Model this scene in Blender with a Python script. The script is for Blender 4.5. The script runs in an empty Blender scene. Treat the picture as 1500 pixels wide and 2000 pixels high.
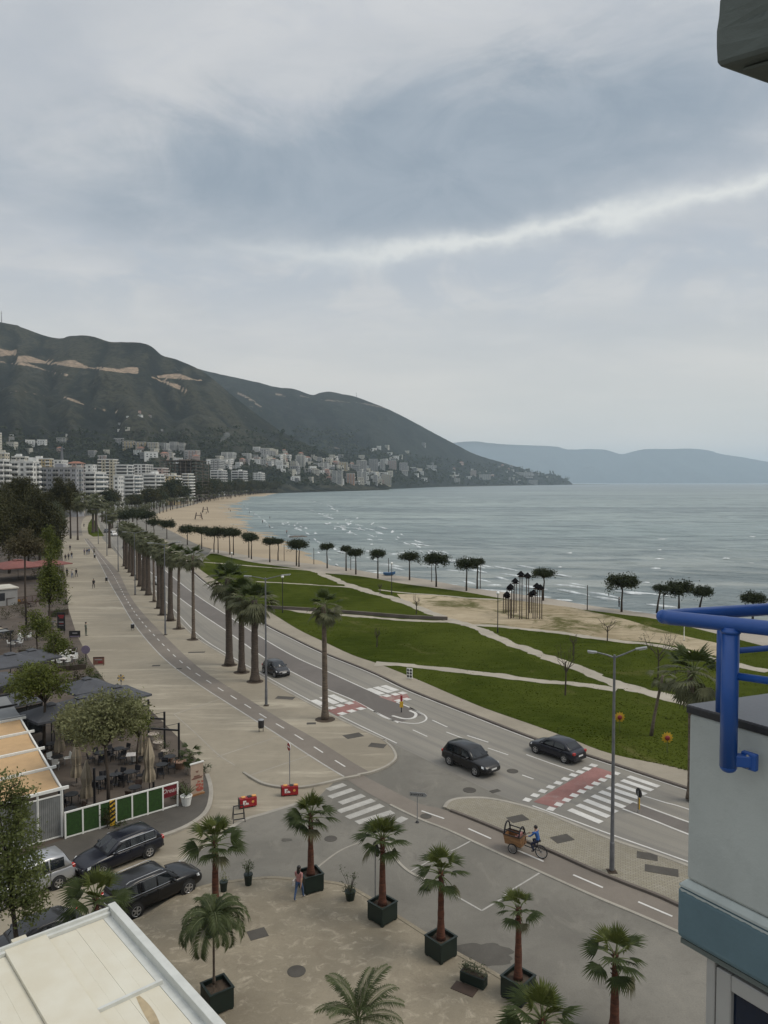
import bpy, bmesh, math, random
from mathutils import Vector, Matrix, noise
from mathutils.geometry import tessellate_polygon
from mathutils.bvhtree import BVHTree
rad = math.radians
scene = bpy.context.scene
COL = scene.collection
rnd = random.Random(11)
# ------------------------------------------------------------------ camera
EYE = 21.0            # eye height above the street, metres
FPX = 1450.0          # focal length in pixels of the 1500 x 2000 photograph
PITCH = math.atan(58.0 / FPX)
cam_data = bpy.data.cameras.new("camera")
cam = bpy.data.objects.new("camera", cam_data)
COL.objects.link(cam)
cam_data.sensor_fit = 'VERTICAL'
cam_data.sensor_height = 24.0
cam_data.lens = FPX / 2000.0 * 24.0
cam_data.clip_start = 0.1
cam_data.clip_end = 90000
cam.location = (0, 0, EYE)
cam.rotation_euler = (math.pi / 2 - PITCH, 0, 0)
scene.camera = cam
# ------------------------------------------------------------------ sky
SUN_AZ, SUN_EL = rad(100), rad(52)     # azimuth clockwise from +Y (away from the camera)
world = bpy.data.worlds.new("World")
scene.world = world
world.use_nodes = True
class Graph:
 """small helper to wire shader nodes"""
 def __init__(s, tree):
  s.t = tree
  s.t.nodes.clear()
 def node(s, kind, **kw):
  n = s.t.nodes.new(kind)
  for k, v in kw.items():
   setattr(n, k, v)
  return n
 def put(s, sock, v):
  if isinstance(v, bpy.types.NodeSocket):
   s.t.links.new(v, sock)
  elif isinstance(v, (tuple, list)):
   if len(sock.default_value) == 4 and len(v) == 3:
    v = (*v, 1)
   sock.default_value = v
  else:
   sock.default_value = v
 def math(s, op, a, b=0.0, c=0.0, clamp=False):
  n = s.node('ShaderNodeMath', operation=op, use_clamp=clamp)
  s.put(n.inputs[0], a); s.put(n.inputs[1], b)
  s.put(n.inputs[2], c)
  return n.outputs[0]
 def vmath(s, op, a, b=(0, 0, 0)):
  n = s.node('ShaderNodeVectorMath', operation=op)
  s.put(n.inputs[0], a); s.put(n.inputs[1], b)
  return n.outputs[0]
 def scale(s, a, sc):
  n = s.node('ShaderNodeVectorMath', operation='MULTIPLY')
  s.put(n.inputs[0], a); s.put(n.inputs[1], sc if isinstance(sc, tuple) else (sc, sc, sc))
  return n.outputs[0]
 def noise(s, vec, scale, detail=4, rough=0.55, dist=0.0):
  n = s.node('ShaderNodeTexNoise')
  s.put(n.inputs['Vector'], vec)
  n.inputs['Scale'].default_value = scale
  n.inputs['Detail'].default_value = detail
  n.inputs['Roughness'].default_value = rough
  n.inputs['Distortion'].default_value = dist
  return n.outputs['Fac']
 def step(s, v, lo, hi):
  n = s.node('ShaderNodeMapRange', interpolation_type='SMOOTHSTEP')
  s.put(n.inputs['Value'], v)
  n.inputs['From Min'].default_value = lo
  n.inputs['From Max'].default_value = hi
  return n.outputs['Result']
 def mix(s, f, a, b, mode='MIX'):
  n = s.node('ShaderNodeMix', data_type='RGBA', blend_type=mode)
  s.put(n.inputs[0], f); s.put(n.inputs[6], a); s.put(n.inputs[7], b)
  return n.outputs[2]
 def sep(s, v):
  n = s.node('ShaderNodeSeparateXYZ'); s.put(n.inputs[0], v)
  return n.outputs[0], n.outputs[1], n.outputs[2]
 def comb(s, x, y, z):
  n = s.node('ShaderNodeCombineXYZ')
  s.put(n.inputs[0], x); s.put(n.inputs[1], y); s.put(n.inputs[2], z)
  return n.outputs[0]
def build_sky():
 g = Graph(world.node_tree)
 d = g.node('ShaderNodeTexCoord').outputs['Generated']
 x, y, z = g.sep(d)
 az = g.math('ARCTAN2', x, y)
 el = g.math('ARCSINE', z)
 zz = g.math('ADD', g.math('MAXIMUM', z, 0.0), 0.22)
 deck = g.comb(g.math('DIVIDE', x, zz), g.math('DIVIDE', y, zz), 0.0)
 deck = g.scale(deck, (0.75, 1.25, 1.0))
 n1 = g.noise(deck, 1.1, 7, 0.56, 0.35)
 n2 = g.noise(g.vmath('ADD', deck, (7.3, 2.1, 4)), 3.2, 6, 0.6, 0.5)
 n3 = g.noise(g.scale(d, (5, 5, 9)), 1.0, 8, 0.66, 0.9)
 base = g.mix(g.step(n1, 0.38, 0.62), (0.405, 0.435, 0.475), (0.52, 0.53, 0.54))
 base = g.mix(g.math('MULTIPLY', g.step(n2, 0.42, 0.75), 0.6), base, (0.585, 0.59, 0.595))
 n5 = g.noise(g.vmath('ADD', deck, (3, 9, 1)), 6.5, 7, 0.68, 0.9)
 base = g.mix(g.math('MULTIPLY', g.step(n5, 0.45, 0.72), 0.5), base, (0.44, 0.465, 0.51))
 wob = g.math('SUBTRACT', n3, 0.5)
 ea = g.math('DIVIDE', g.math('SUBTRACT', az, 0.06), 0.50)
 eb = g.math('ADD', g.math('SUBTRACT', el, 0.392), g.math('MULTIPLY', az, -0.10))
 eb = g.math('DIVIDE', g.math('ADD', eb, g.math('MULTIPLY', wob, 0.07)), 0.105)
 rr = g.math('SQRT', g.math('ADD', g.math('POWER', ea, 2.0), g.math('POWER', g.math('ABSOLUTE', eb), 2.0)))
 rr = g.math('ADD', rr, g.math('MULTIPLY', wob, 0.9))
 rr = g.math('ADD', rr, g.math('MULTIPLY', g.math('SUBTRACT', n2, 0.5), 0.5))
 dark = g.math('SUBTRACT', 1.0, g.step(rr, 0.45, 1.28))
 col = g.mix(g.math('MULTIPLY', dark, 0.93), base, g.mix(g.step(g.noise(g.scale(d, (7, 7, 13)), 1.0, 7, 0.65, 0.7), 0.35, 0.68), (0.240, 0.292, 0.350), (0.300, 0.348, 0.402)))
 bank = g.math('MULTIPLY', g.math('SUBTRACT', 1.0, g.step(el, 0.27, 0.33)), g.step(el, 0.15, 0.26))
 bank = g.math('MULTIPLY', bank, g.step(g.noise(g.scale(d, (3.2, 3.2, 7)), 1.6, 7, 0.62, 0.9), 0.43, 0.58))
 col = g.mix(g.math('MULTIPLY', bank, 0.75), col, (0.40, 0.44, 0.49))
 line = g.math('ADD', 0.292, g.math('MULTIPLY', g.math('MAXIMUM', az, 0.0), 0.115))
 line = g.math('ADD', line, g.math('MULTIPLY', g.math('SUBTRACT', g.noise(g.scale(d, (9, 9, 14)), 1.0, 6, 0.62), 0.5), 0.062))
 t = g.math('DIVIDE', g.math('SUBTRACT', el, line), g.math('ADD', 0.002, g.math('MULTIPLY', g.noise(g.scale(d, (6, 6, 6)), 1.0, 4), 0.017)))
 up = g.math('POWER', 2.718, g.math('MULTIPLY', g.math('POWER', g.math('ABSOLUTE', t), 1.6), -0.8))
 rim = g.math('MULTIPLY', up, g.math('MULTIPLY', g.step(az, -0.34, 0.10), g.math('SUBTRACT', 1.0, g.step(az, 0.75, 1.3))))
 col = g.mix(g.math('MULTIPLY', rim, 0.85), col, (0.70, 0.71, 0.685))
 hor = g.math('SUBTRACT', 1.0, g.step(el, 0.06, 0.30))
 hc = g.mix(g.step(g.noise(g.scale(d, (2, 2, 9)), 1.6, 4, 0.5), 0.35, 0.7), (0.585, 0.575, 0.54), (0.655, 0.625, 0.575))
 col = g.mix(g.math('MULTIPLY', hor, 0.9), col, hc)
 zen = g.math('ADD', 1.0, g.math('MULTIPLY', g.step(el, 0.5, 1.2), 0.8))
 sky = g.node('ShaderNodeTexSky', sky_type='NISHITA', sun_disc=False)
 sky.sun_elevation = SUN_EL
 sky.sun_rotation = SUN_AZ
 sky.altitude = 20
 sky.air_density = 1.3
 sky.dust_density = 2.0
 b1 = g.node('ShaderNodeBackground'); g.put(b1.inputs['Color'], sky.outputs[0]); b1.inputs['Strength'].default_value = 0.07
 b2 = g.node('ShaderNodeBackground'); g.put(b2.inputs['Color'], col); g.put(b2.inputs['Strength'], zen)
 mx = g.node('ShaderNodeMixShader'); mx.inputs[0].default_value = 0.92
 g.t.links.new(b1.outputs[0], mx.inputs[1]); g.t.links.new(b2.outputs[0], mx.inputs[2])
 out = g.node('ShaderNodeOutputWorld')
 g.t.links.new(mx.outputs[0], out.inputs['Surface'])
build_sky()
sun_data = bpy.data.lights.new("sun", 'SUN')
sun_data.energy = 1.4
sun_data.angle = rad(28)
sun_data.color = (1.0, 0.92, 0.80)
sun = bpy.data.objects.new("sun", sun_data)
COL.objects.link(sun)
sd = Vector((math.sin(SUN_AZ) * math.cos(SUN_EL), math.cos(SUN_AZ) * math.cos(SUN_EL), math.sin(SUN_EL)))
sun.rotation_euler = sd.to_track_quat('Z', 'Y').to_euler()
sun.location = (0, 0, 300)
vs = scene.view_settings
scene.display_settings.display_device = 'sRGB'
vs.view_transform = 'Standard'
vs.look = 'None'
vs.exposure = 0.28
vs.gamma = 1.0
vs.use_curve_mapping = False
cy = scene.cycles
cy.use_denoising = True
cy.max_bounces = 5
cy.diffuse_bounces = 3
cy.glossy_bounces = 3
cy.transmission_bounces = 4
cy.volume_bounces = 2
cy.transparent_max_bounces = 8
cy.caustics_reflective = False
cy.caustics_refractive = False
cy.sample_clamp_indirect = 4.0
# ------------------------------------------------------------------ placing: photograph point -> point of the place
CP, SP = math.cos(PITCH), math.sin(PITCH)
def ray(px, py):
 u, v = (px - 750.0) / FPX, (1000.0 - py) / FPX
 return Vector((u, CP + v * SP, -SP + v * CP))
def at(px, py, z=0.0):
 d = ray(px, py)
 t = (z - EYE) / d.z
 return Vector((d.x * t, d.y * t, z))
def atd(px, py, Y):
 d = ray(px, py)
 t = Y / d.y
 return Vector((d.x * t, Y, EYE + d.z * t))
def hgt(py, P):
 """height at which something standing at P reaches row py"""
 v = (1000.0 - py) / FPX
 return EYE + (v * CP - SP) * P.y / (CP + v * SP)
def pxm(P):
 """pixels of the photograph per metre at P"""
 return FPX / (P.y * CP + (EYE - P.z) * SP)
# ------------------------------------------------------------------ mesh builder
class MB:
 def __init__(s):
  s.v, s.f, s.m, s.mi = [], [], [], 0
 def add(s, vs, fs, M=None):
  o = len(s.v)
  s.v += [tuple(M @ Vector(p)) for p in vs] if M is not None else [tuple(p) for p in vs]
  for f in fs:
   s.f.append(tuple(o + i for i in f)); s.m.append(s.mi)
  return s
 def quad(s, a, b, c, d):
  return s.add((a, b, c, d), ((0, 1, 2, 3),))
 def box(s, x0, y0, z0, x1, y1, z1, M=None):
  v = [(x0, y0, z0), (x1, y0, z0), (x1, y1, z0), (x0, y1, z0), (x0, y0, z1), (x1, y0, z1), (x1, y1, z1), (x0, y1, z1)]
  return s.add(v, ((3, 2, 1, 0), (4, 5, 6, 7), (0, 1, 5, 4), (1, 2, 6, 5), (2, 3, 7, 6), (3, 0, 4, 7)), M)
 def cbox(s, c, size, M=None):
  x, y, z = c; a, b, h = size[0] / 2, size[1] / 2, size[2] / 2
  return s.box(x - a, y - b, z - h, x + a, y + b, z + h, M)
 def bar(s, p, q, w, h=None, up=Vector((0, 0, 1))):
  """square bar from p to q"""
  p, q = Vector(p), Vector(q); h = h or w
  d = (q - p)
  L = d.length
  if L < 1e-6: return s
  d /= L
  if abs(d.dot(up)) > 0.99: up = Vector((1, 0, 0))
  r = d.cross(up).normalized(); u = r.cross(d)
  v = []
  for e in (p, q):
   for a, b in ((-1, -1), (1, -1), (1, 1), (-1, 1)):
    v.append(e + r * (a * w / 2) + u * (b * h / 2))
  return s.add(v, ((3, 2, 1, 0), (4, 5, 6, 7), (0, 1, 5, 4), (1, 2, 6, 5), (2, 3, 7, 6), (3, 0, 4, 7)))
 def tube(s, pts, rads, n=8, caps=True):
  pts = [Vector(p) for p in pts]
  if not isinstance(rads, (list, tuple)): rads = [rads] * len(pts)
  rings = []
  ref = Vector((0.31, 0.91, 0.27))
  for i, p in enumerate(pts):
   d = (pts[min(i + 1, len(pts) - 1)] - pts[max(i - 1, 0)])
   d = d.normalized() if d.length > 1e-9 else Vector((0, 0, 1))
   a = d.cross(ref)
   if a.length < 0.05: a = d.cross(Vector((1, 0, 0)))
   a.normalize(); b = d.cross(a)
   rings.append([p + (a * math.cos(k * 2 * math.pi / n) + b * math.sin(k * 2 * math.pi / n)) * rads[i] for k in range(n)])
  o = len(s.v)
  for r in rings: s.v += [tuple(q) for q in r]
  for i in range(len(pts) - 1):
   for k in range(n):
    k2 = (k + 1) % n
    s.f.append((o + i * n + k, o + i * n + k2, o + (i + 1) * n + k2, o + (i + 1) * n + k)); s.m.append(s.mi)
  if caps:
   s.f.append(tuple(o + k for k in reversed(range(n)))); s.m.append(s.mi)
   s.f.append(tuple(o + (len(pts) - 1) * n + k for k in range(n))); s.m.append(s.mi)
  return s
 def lathe(s, prof, n=16, M=None):
  """prof: list of (r, z)"""
  o = len(s.v)
  for r, z in prof:
   for k in range(n):
    p = Vector((r * math.cos(2 * math.pi * k / n), r * math.sin(2 * math.pi * k / n), z))
    s.v.append(tuple(M @ p if M is not None else p))
  for i in range(len(prof) - 1):
   for k in range(n):
    k2 = (k + 1) % n
    s.f.append((o + i * n + k, o + i * n + k2, o + (i + 1) * n + k2, o + (i + 1) * n + k)); s.m.append(s.mi)
  s.f.append(tuple(o + k for k in reversed(range(n)))); s.m.append(s.mi)
  s.f.append(tuple(o + (len(prof) - 1) * n + k for k in range(n))); s.m.append(s.mi)
  return s
 def ball(s, c, r, n=10, m=6, sx=1, sy=1, sz=1):
  prof = [(max(r * math.sin(math.pi * i / m), 0.001), -r * math.cos(math.pi * i / m)) for i in range(m + 1)]
  M = Matrix.Translation(c) @ Matrix.Diagonal((sx, sy, sz, 1))
  return s.lathe(prof, n, M)
 def prism(s, poly, z0, z1, M=None):
  """upright prism over a 2D outline"""
  n = len(poly)
  v = [(p[0], p[1], z0) for p in poly] + [(p[0], p[1], z1) for p in poly]
  ar = sum(poly[i][0] * poly[(i + 1) % n][1] - poly[(i + 1) % n][0] * poly[i][1] for i in range(n))
  if ar < 0:
   v = v[:n][::-1] + v[n:][::-1]
  tri = tessellate_polygon([[Vector((p[0], p[1], 0)) for p in v[:n]]])
  f = []
  for t in tri:
   a, b, c = (Vector(v[i]) for i in t)
   if (b - a).cross(c - a).z < 0: t = (t[0], t[2], t[1])
   f.append(tuple(i + n for i in t)); f.append((t[2], t[1], t[0]))
  for i in range(n):
   j = (i + 1) % n
   f.append((i, j, n + j, n + i))
  return s.add(v, f, M)
 def loft(s, rings, closed=True, caps=True):
  n = len(rings[0]); o = len(s.v)
  for r in rings: s.v += [tuple(p) for p in r]
  for i in range(len(rings) - 1):
   for k in range(n if closed else n - 1):
    k2 = (k + 1) % n
    s.f.append((o + i * n + k, o + i * n + k2, o + (i + 1) * n + k2, o + (i + 1) * n + k)); s.m.append(s.mi)
  if caps and closed:
   s.f.append(tuple(o + k for k in reversed(range(n)))); s.m.append(s.mi)
   s.f.append(tuple(o + (len(rings) - 1) * n + k for k in range(n))); s.m.append(s.mi)
  return s
 def mesh(s, name, mats, smooth=False):
  me = bpy.data.meshes.new(name)
  me.from_pydata(s.v, [], s.f)
  mats = mats if isinstance(mats, (list, tuple)) else [mats]
  for m in mats: me.materials.append(m)
  if len(mats) > 1: me.polygons.foreach_set('material_index', s.m)
  if smooth: me.polygons.foreach_set('use_smooth', [True] * len(me.polygons))
  me.update()
  return me
 def build(s, name, mats, parent=None, smooth=False, bevel=0.0, seg=2, loc=None, rz=None, subsurf=0, fix=False):
  me = s.mesh(name, mats, smooth)
  if fix or bevel or subsurf:
   bm = bmesh.new(); bm.from_mesh(me)
   bmesh.ops.recalc_face_normals(bm, faces=bm.faces)
   if bevel:
    bmesh.ops.bevel(bm, geom=[e for e in bm.edges if len(e.link_faces) == 2 and e.calc_face_angle(0) > 0.5],
        offset=bevel, segments=seg, affect='EDGES', profile=0.5)
   bm.to_mesh(me); bm.free()
  o = bpy.data.objects.new(name, me)
  COL.objects.link(o)
  if parent is not None: o.parent = parent
  if loc is not None: o.location = loc
  if rz is not None: o.rotation_euler = (0, 0, rz)
  if subsurf:
   md = o.modifiers.new('subsurf', 'SUBSURF'); md.levels = md.render_levels = subsurf
  return o
def link_mesh(name, me, parent=None, loc=None, rot=None, sc=None):
 o = bpy.data.objects.new(name, me)
 COL.objects.link(o)
 if parent is not None: o.parent = parent
 if loc is not None: o.location = loc
 if rot is not None: o.rotation_euler = rot
 if sc is not None: o.scale = sc if isinstance(sc, (tuple, list)) else (sc, sc, sc)
 return o
def tag(o, label=None, cat=None, group=None, kind=None):
 if label: o['label'] = label
 if cat: o['category'] = cat
 if group: o['group'] = group
 if kind: o['kind'] = kind
 return o
def thing(name, label, cat, loc=(0, 0, 0), rz=0.0, group=None):
 o = bpy.data.objects.new(name, None)
 o.empty_display_size = 0.3
 COL.objects.link(o)
 o.location = loc; o.rotation_euler = (0, 0, rz)
 return tag(o, label, cat, group)
def copy_tree(o, parent=None):
 c = o.copy(); COL.objects.link(c)
 if parent is not None: c.parent = parent
 for ch in list(o.children): copy_tree(ch, c)
 return c
def again(o, label, loc, rz=0.0, group=None, sc=None):
 c = copy_tree(o)
 c.location = loc; c.rotation_euler = (0, 0, rz)
 c['label'] = label
 if group: c['group'] = group
 if sc is not None: c.scale = (sc, sc, sc) if not isinstance(sc, tuple) else sc
 return c
ORD = "first second third fourth fifth sixth seventh eighth ninth tenth eleventh twelfth thirteenth fourteenth fifteenth sixteenth seventeenth eighteenth nineteenth twentieth".split()
def smooth_line(pts, n=6):
 """Catmull-Rom through the points"""
 P = [Vector(p) for p in pts]
 if len(P) < 3: return P
 P = [P[0] * 2 - P[1]] + P + [P[-1] * 2 - P[-2]]
 out = []
 for i in range(1, len(P) - 2):
  for k in range(n):
   t = k / n
   a, b, c, d = P[i - 1], P[i], P[i + 1], P[i + 2]
   out.append(0.5 * ((2 * b) + (c - a) * t + (2 * a - 5 * b + 4 * c - d) * t * t + (3 * b - a - 3 * c + d) * t ** 3))
 out.append(P[-2])
 return out
def resample(pts, n):
 L = [0.0]
 for a, b in zip(pts, pts[1:]): L.append(L[-1] + (b - a).length)
 out, j = [], 0
 for i in range(n):
  t = L[-1] * i / (n - 1)
  while j < len(L) - 2 and L[j + 1] < t: j += 1
  seg = L[j + 1] - L[j]
  out.append(pts[j].lerp(pts[j + 1], (t - L[j]) / seg if seg > 1e-9 else 0))
 return out
def length(pts): return sum((b - a).length for a, b in zip(pts, pts[1:]))
def along(pts, s):
 for a, b in zip(pts, pts[1:]):
  l = (b - a).length
  if s <= l: return a.lerp(b, s / l if l else 0), (b - a).normalized()
  s -= l
 return pts[-1].copy(), (pts[-1] - pts[-2]).normalized()
def pl(pix, z=0.0, n=6): return smooth_line([at(x, y, z) for x, y in pix], n)
# ------------------------------------------------------------------ materials
def new_mat(name):
 m = bpy.data.materials.new(name); m.use_nodes = True
 return m, Graph(m.node_tree)
def finish(g, color, rough=0.8, metal=0.0, bump=None, spec=0.5, coat=0.0, sss=0.0, alpha=None, trans=0.0, normal=None):
 b = g.node('ShaderNodeBsdfPrincipled')
 g.put(b.inputs['Base Color'], color); g.put(b.inputs['Roughness'], rough)
 b.inputs['Metallic'].default_value = metal
 b.inputs['Specular IOR Level'].default_value = spec
 b.inputs['Coat Weight'].default_value = coat
 b.inputs['Coat Roughness'].default_value = 0.06
 if trans: b.inputs['Transmission Weight'].default_value = trans
 if bump:
  n = g.node('ShaderNodeBump'); g.put(n.inputs['Height'], bump[0])
  n.inputs['Strength'].default_value = bump[1]; n.inputs['Distance'].default_value = bump[2]
  g.t.links.new(n.outputs[0], b.inputs['Normal'])
 o = g.node('ShaderNodeOutputMaterial'); g.t.links.new(b.outputs[0], o.inputs[0])
 return b
def mul(c, k): return tuple(min(1.0, v * k) for v in c[:3])
def mat(name, col, rough=0.7, var=0.15, scale=4.0, bump=0.0, metal=0.0, spec=0.5, coat=0.0, col2=None, detail=4, stretch=None, world_pos=False, lo=0.3, hi=0.7):
 m, g = new_mat(name)
 p = g.node('ShaderNodeNewGeometry').outputs['Position'] if world_pos else g.node('ShaderNodeTexCoord').outputs['Object']
 if stretch: p = g.scale(p, stretch)
 n = g.noise(p, scale, detail, 0.6)
 c = g.mix(g.step(n, lo, hi), mul(col, 1 - var), col2 or mul(col, 1 + var))
 r = g.math('ADD', rough, g.math('MULTIPLY', g.math('SUBTRACT', n, 0.5), 0.25), clamp=True)
 finish(g, c, r, metal, (n, bump, 0.02) if bump else None, spec, coat)
 return m
def ground_mat(name, col, stain=0.25, stain_scale=0.12, fine=0.18, warm=(1, 1, 1), light=None, light_amt=0.0, light_scale=(0.3, 0.3, 1), rough=0.85, bump=0.15, crack=0.0, spots=None):
 """paved or cast surfaces: broad stains, mid blotches, grit, pale worn patches"""
 m, g = new_mat(name)
 p = g.node('ShaderNodeNewGeometry').outputs['Position']
 a = g.noise(p, stain_scale, 5, 0.6, 0.4)
 b = g.noise(p, 1.3, 5, 0.65)
 f = g.noise(p, 14.0, 3, 0.7)
 c = g.mix(g.step(a, 0.3, 0.7), mul(col, 1 - stain), mul(col, 1 + stain * 0.6))
 c = g.mix(g.math('MULTIPLY', g.step(b, 0.4, 0.75), 0.35), c, mul([x * w for x, w in zip(col, warm)], 0.72))
 if light:
  l = g.noise(g.scale(p, light_scale), 1.0, 6, 0.7, 0.8)
  c = g.mix(g.math('MULTIPLY', g.step(l, 0.5, 0.72), light_amt), c, light)
 c = g.mix(g.math('MULTIPLY', g.step(f, 0.35, 0.7), fine), c, mul(col, 0.55))
 if spots:
  d = g.noise(g.vmath('ADD', p, (17, 5, 0)), 0.55, 7, 0.72, 0.6)
  c = g.mix(g.math('MULTIPLY', g.step(d, 0.52, 0.70), 0.65), c, spots)
  e = g.noise(p, 4.5, 4, 0.7)
  c = g.mix(g.math('MULTIPLY', g.step(e, 0.55, 0.72), 0.3), c, mul(spots, 0.8))
 if crack:
  v = g.node('ShaderNodeTexVoronoi', feature='DISTANCE_TO_EDGE')
  g.put(v.inputs['Vector'], g.vmath('ADD', p, g.scale(g.comb(b, a, 0.0), (1.5, 1.5, 0))))
  v.inputs['Scale'].default_value = 0.22
  ck = g.math('SUBTRACT', 1.0, g.step(v.outputs['Distance'], 0.004, 0.02))
  c = g.mix(g.math('MULTIPLY', ck, crack), c, mul(col, 0.45))
 finish(g, c, rough, 0, (f, bump, 0.02), 0.3)
 return m
M = {}
M['asphalt'] = ground_mat('side_street_asphalt', (0.182, 0.171, 0.146), 0.24, 0.11, 0.3, light=(0.235, 0.218, 0.183), light_amt=0.6, light_scale=(0.7, 0.28, 1), spots=(0.125, 0.115, 0.10))
M['promenade'] = ground_mat('promenade_concrete', (0.270, 0.237, 0.180), 0.16, 0.10, 0.15, light=(0.42, 0.375, 0.29), light_amt=0.9, light_scale=(0.05, 0.33, 1))
M['pavement'] = ground_mat('pavement_concrete', (0.285, 0.252, 0.196), 0.14, 0.2, 0.18, light=(0.34, 0.31, 0.255), light_amt=0.35)
M['plaza'] = ground_mat('plaza_concrete', (0.250, 0.216, 0.158), 0.18, 0.25, 0.2, light=(0.42, 0.37, 0.285), light_amt=0.75, light_scale=(1.5, 2.0, 1), bump=0.3, spots=(0.175, 0.145, 0.106))
M['bike'] = ground_mat('bike_lane_asphalt', (0.190, 0.165, 0.138), 0.15, 0.15, 0.2)
M['kerb'] = ground_mat('kerb_stone', (0.33, 0.305, 0.26), 0.18, 0.4, 0.2)
M['kerb_dark'] = ground_mat('dirty_kerb_stone', (0.135, 0.115, 0.098), 0.2, 0.4, 0.2)
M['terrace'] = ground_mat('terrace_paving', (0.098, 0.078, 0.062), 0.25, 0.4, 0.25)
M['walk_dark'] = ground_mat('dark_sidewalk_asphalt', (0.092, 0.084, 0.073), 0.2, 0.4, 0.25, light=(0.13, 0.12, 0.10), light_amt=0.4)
M['paint'] = ground_mat('road_paint', (0.60, 0.585, 0.55), 0.12, 0.6, 0.35)
M['paint_worn'] = ground_mat('worn_road_paint', (0.42, 0.405, 0.37), 0.18, 0.9, 0.5)
M['sand'] = ground_mat('beach_sand', (0.335, 0.27, 0.185), 0.14, 0.02, 0.08, light=(0.40, 0.33, 0.235), light_amt=0.5, light_scale=(0.012, 0.05, 1), bump=0.2)
M['path'] = ground_mat('pale_gravel_path', (0.36, 0.325, 0.265), 0.16, 0.3, 0.2)
M['seaside'] = ground_mat('seaside_paving', (0.335, 0.30, 0.25), 0.14, 0.1, 0.15)
M['manhole'] = ground_mat('cast_iron_cover', (0.080, 0.073, 0.063), 0.2, 1.0, 0.3)
M['soil'] = ground_mat('tree_pit_soil', (0.070, 0.052, 0.037), 0.3, 1.0, 0.35)
def road_mat():
 """avenue: v runs across the carriageway, worn wheel tracks run along it"""
 m, g = new_mat('avenue_asphalt')
 uv = g.node('ShaderNodeUVMap').outputs[0]
 p = g.node('ShaderNodeNewGeometry').outputs['Position']
 a = g.noise(p, 0.05, 5, 0.6)
 st = g.noise(g.scale(uv, (0.02, 14.0, 1)), 1.0, 5, 0.6)
 f = g.noise(p, 12.0, 3, 0.7)
 c = g.mix(g.step(a, 0.3, 0.7), (0.200, 0.187, 0.160), (0.250, 0.233, 0.198))
 c = g.mix(g.math('MULTIPLY', g.step(st, 0.42, 0.66), 0.55), c, (0.150, 0.142, 0.130))
 c = g.mix(g.math('MULTIPLY', g.step(f, 0.4, 0.7), 0.2), c, (0.11, 0.105, 0.095))
 finish(g, c, 0.8, 0, (f, 0.1, 0.02), 0.3)
 return m
M['road'] = road_mat()
M['median'] = ground_mat('worn_central_lane', (0.150, 0.135, 0.122), 0.18, 0.08, 0.25, light=(0.20, 0.185, 0.165), light_amt=0.4, light_scale=(0.3, 0.06, 1))
M['red_lane'] = ground_mat('faded_red_lane_paint', (0.265, 0.135, 0.120), 0.25, 0.35, 0.3, light=(0.29, 0.235, 0.21), light_amt=0.95, light_scale=(0.5, 0.35, 1))
def grass_mat(name, dark, lightc, dry, dry_amt, t0=.56):
 m, g = new_mat(name)
 p = g.node('ShaderNodeNewGeometry').outputs['Position']
 a = g.noise(p, 0.06, 5, 0.6, 0.5)
 b = g.noise(g.scale(p, (0.35, 0.9, 1)), 1.0, 6, 0.7)
 f = g.noise(p, 7.0, 4, 0.75)
 c = g.mix(g.step(a, 0.32, 0.68), dark, lightc)
 c = g.mix(g.math('MULTIPLY', g.step(b, 0.4, 0.75), 0.55), c, mul(lightc, 1.25))
 c = g.mix(g.math('MULTIPLY', g.step(f, 0.45, 0.75), 0.5), c, mul(dark, 0.6))
 d = g.noise(g.vmath('ADD', p, (31, 7, 0)), 0.11, 6, 0.72, 0.8)
 c = g.mix(g.math('MULTIPLY', g.step(d, t0, t0 + .17), dry_amt), c, dry)
 finish(g, c, 0.95, 0, (f, 0.8, 0.06), 0.0)
 return m
M['lawn'] = grass_mat('lawn_grass', (0.032, 0.045, 0.0075), (0.060, 0.074, 0.014), (0.13, 0.115, 0.05), 0.6)
M['dry_lawn'] = grass_mat('sparse_dry_grass', (0.26, 0.215, 0.14), (0.42, 0.355, 0.255), (0.075, 0.078, 0.026), 0.9, .49)
M['blade'] = mat('grass_blade', (0.054, 0.069, 0.0105), 0.95, 0.22, 0.5, spec=0.0, world_pos=True)
M['white'] = mat('white_paint', (0.72, 0.72, 0.68), 0.45, 0.05, 3)
M['black_metal'] = mat('black_metal', (0.018, 0.018, 0.02), 0.45, 0.2, 6)
M['steel'] = mat('galvanised_steel', (0.30, 0.305, 0.31), 0.42, 0.12, 5, metal=0.5)
M['pole_grey'] = mat('grey_lamp_pole', (0.15, 0.155, 0.165), 0.5, 0.2, 2, metal=0.3)
M['glass'] = mat('dark_glass', (0.012, 0.015, 0.018), 0.08, 0.2, 2, spec=0.7)
M['lens'] = mat('clear_lamp_lens', (0.62, 0.64, 0.66), 0.12, 0.1, 9, spec=0.8)
M['tail'] = mat('red_tail_lens', (0.35, 0.015, 0.012), 0.15, 0.2, 9, spec=0.8)
M['rubber'] = mat('tyre_rubber', (0.014, 0.014, 0.014), 0.85, 0.2, 12)
M['alloy'] = mat('alloy_rim', (0.42, 0.42, 0.43), 0.3, 0.15, 8, metal=0.8)
M['chrome'] = mat('chrome_trim', (0.6, 0.6, 0.6), 0.18, 0.05, 8, metal=1.0)
M['plate'] = mat('number_plate', (0.62, 0.63, 0.62), 0.5, 0.05, 8)
M['globe'] = mat('white_lamp_globe', (0.78, 0.78, 0.75), 0.3, 0.05, 4)
M['red'] = mat('red_plastic', (0.27, 0.012, 0.018), 0.4, 0.12, 5)
M['yellow'] = mat('yellow_plastic', (0.56, 0.34, 0.03), 0.5, 0.12, 5)
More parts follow.
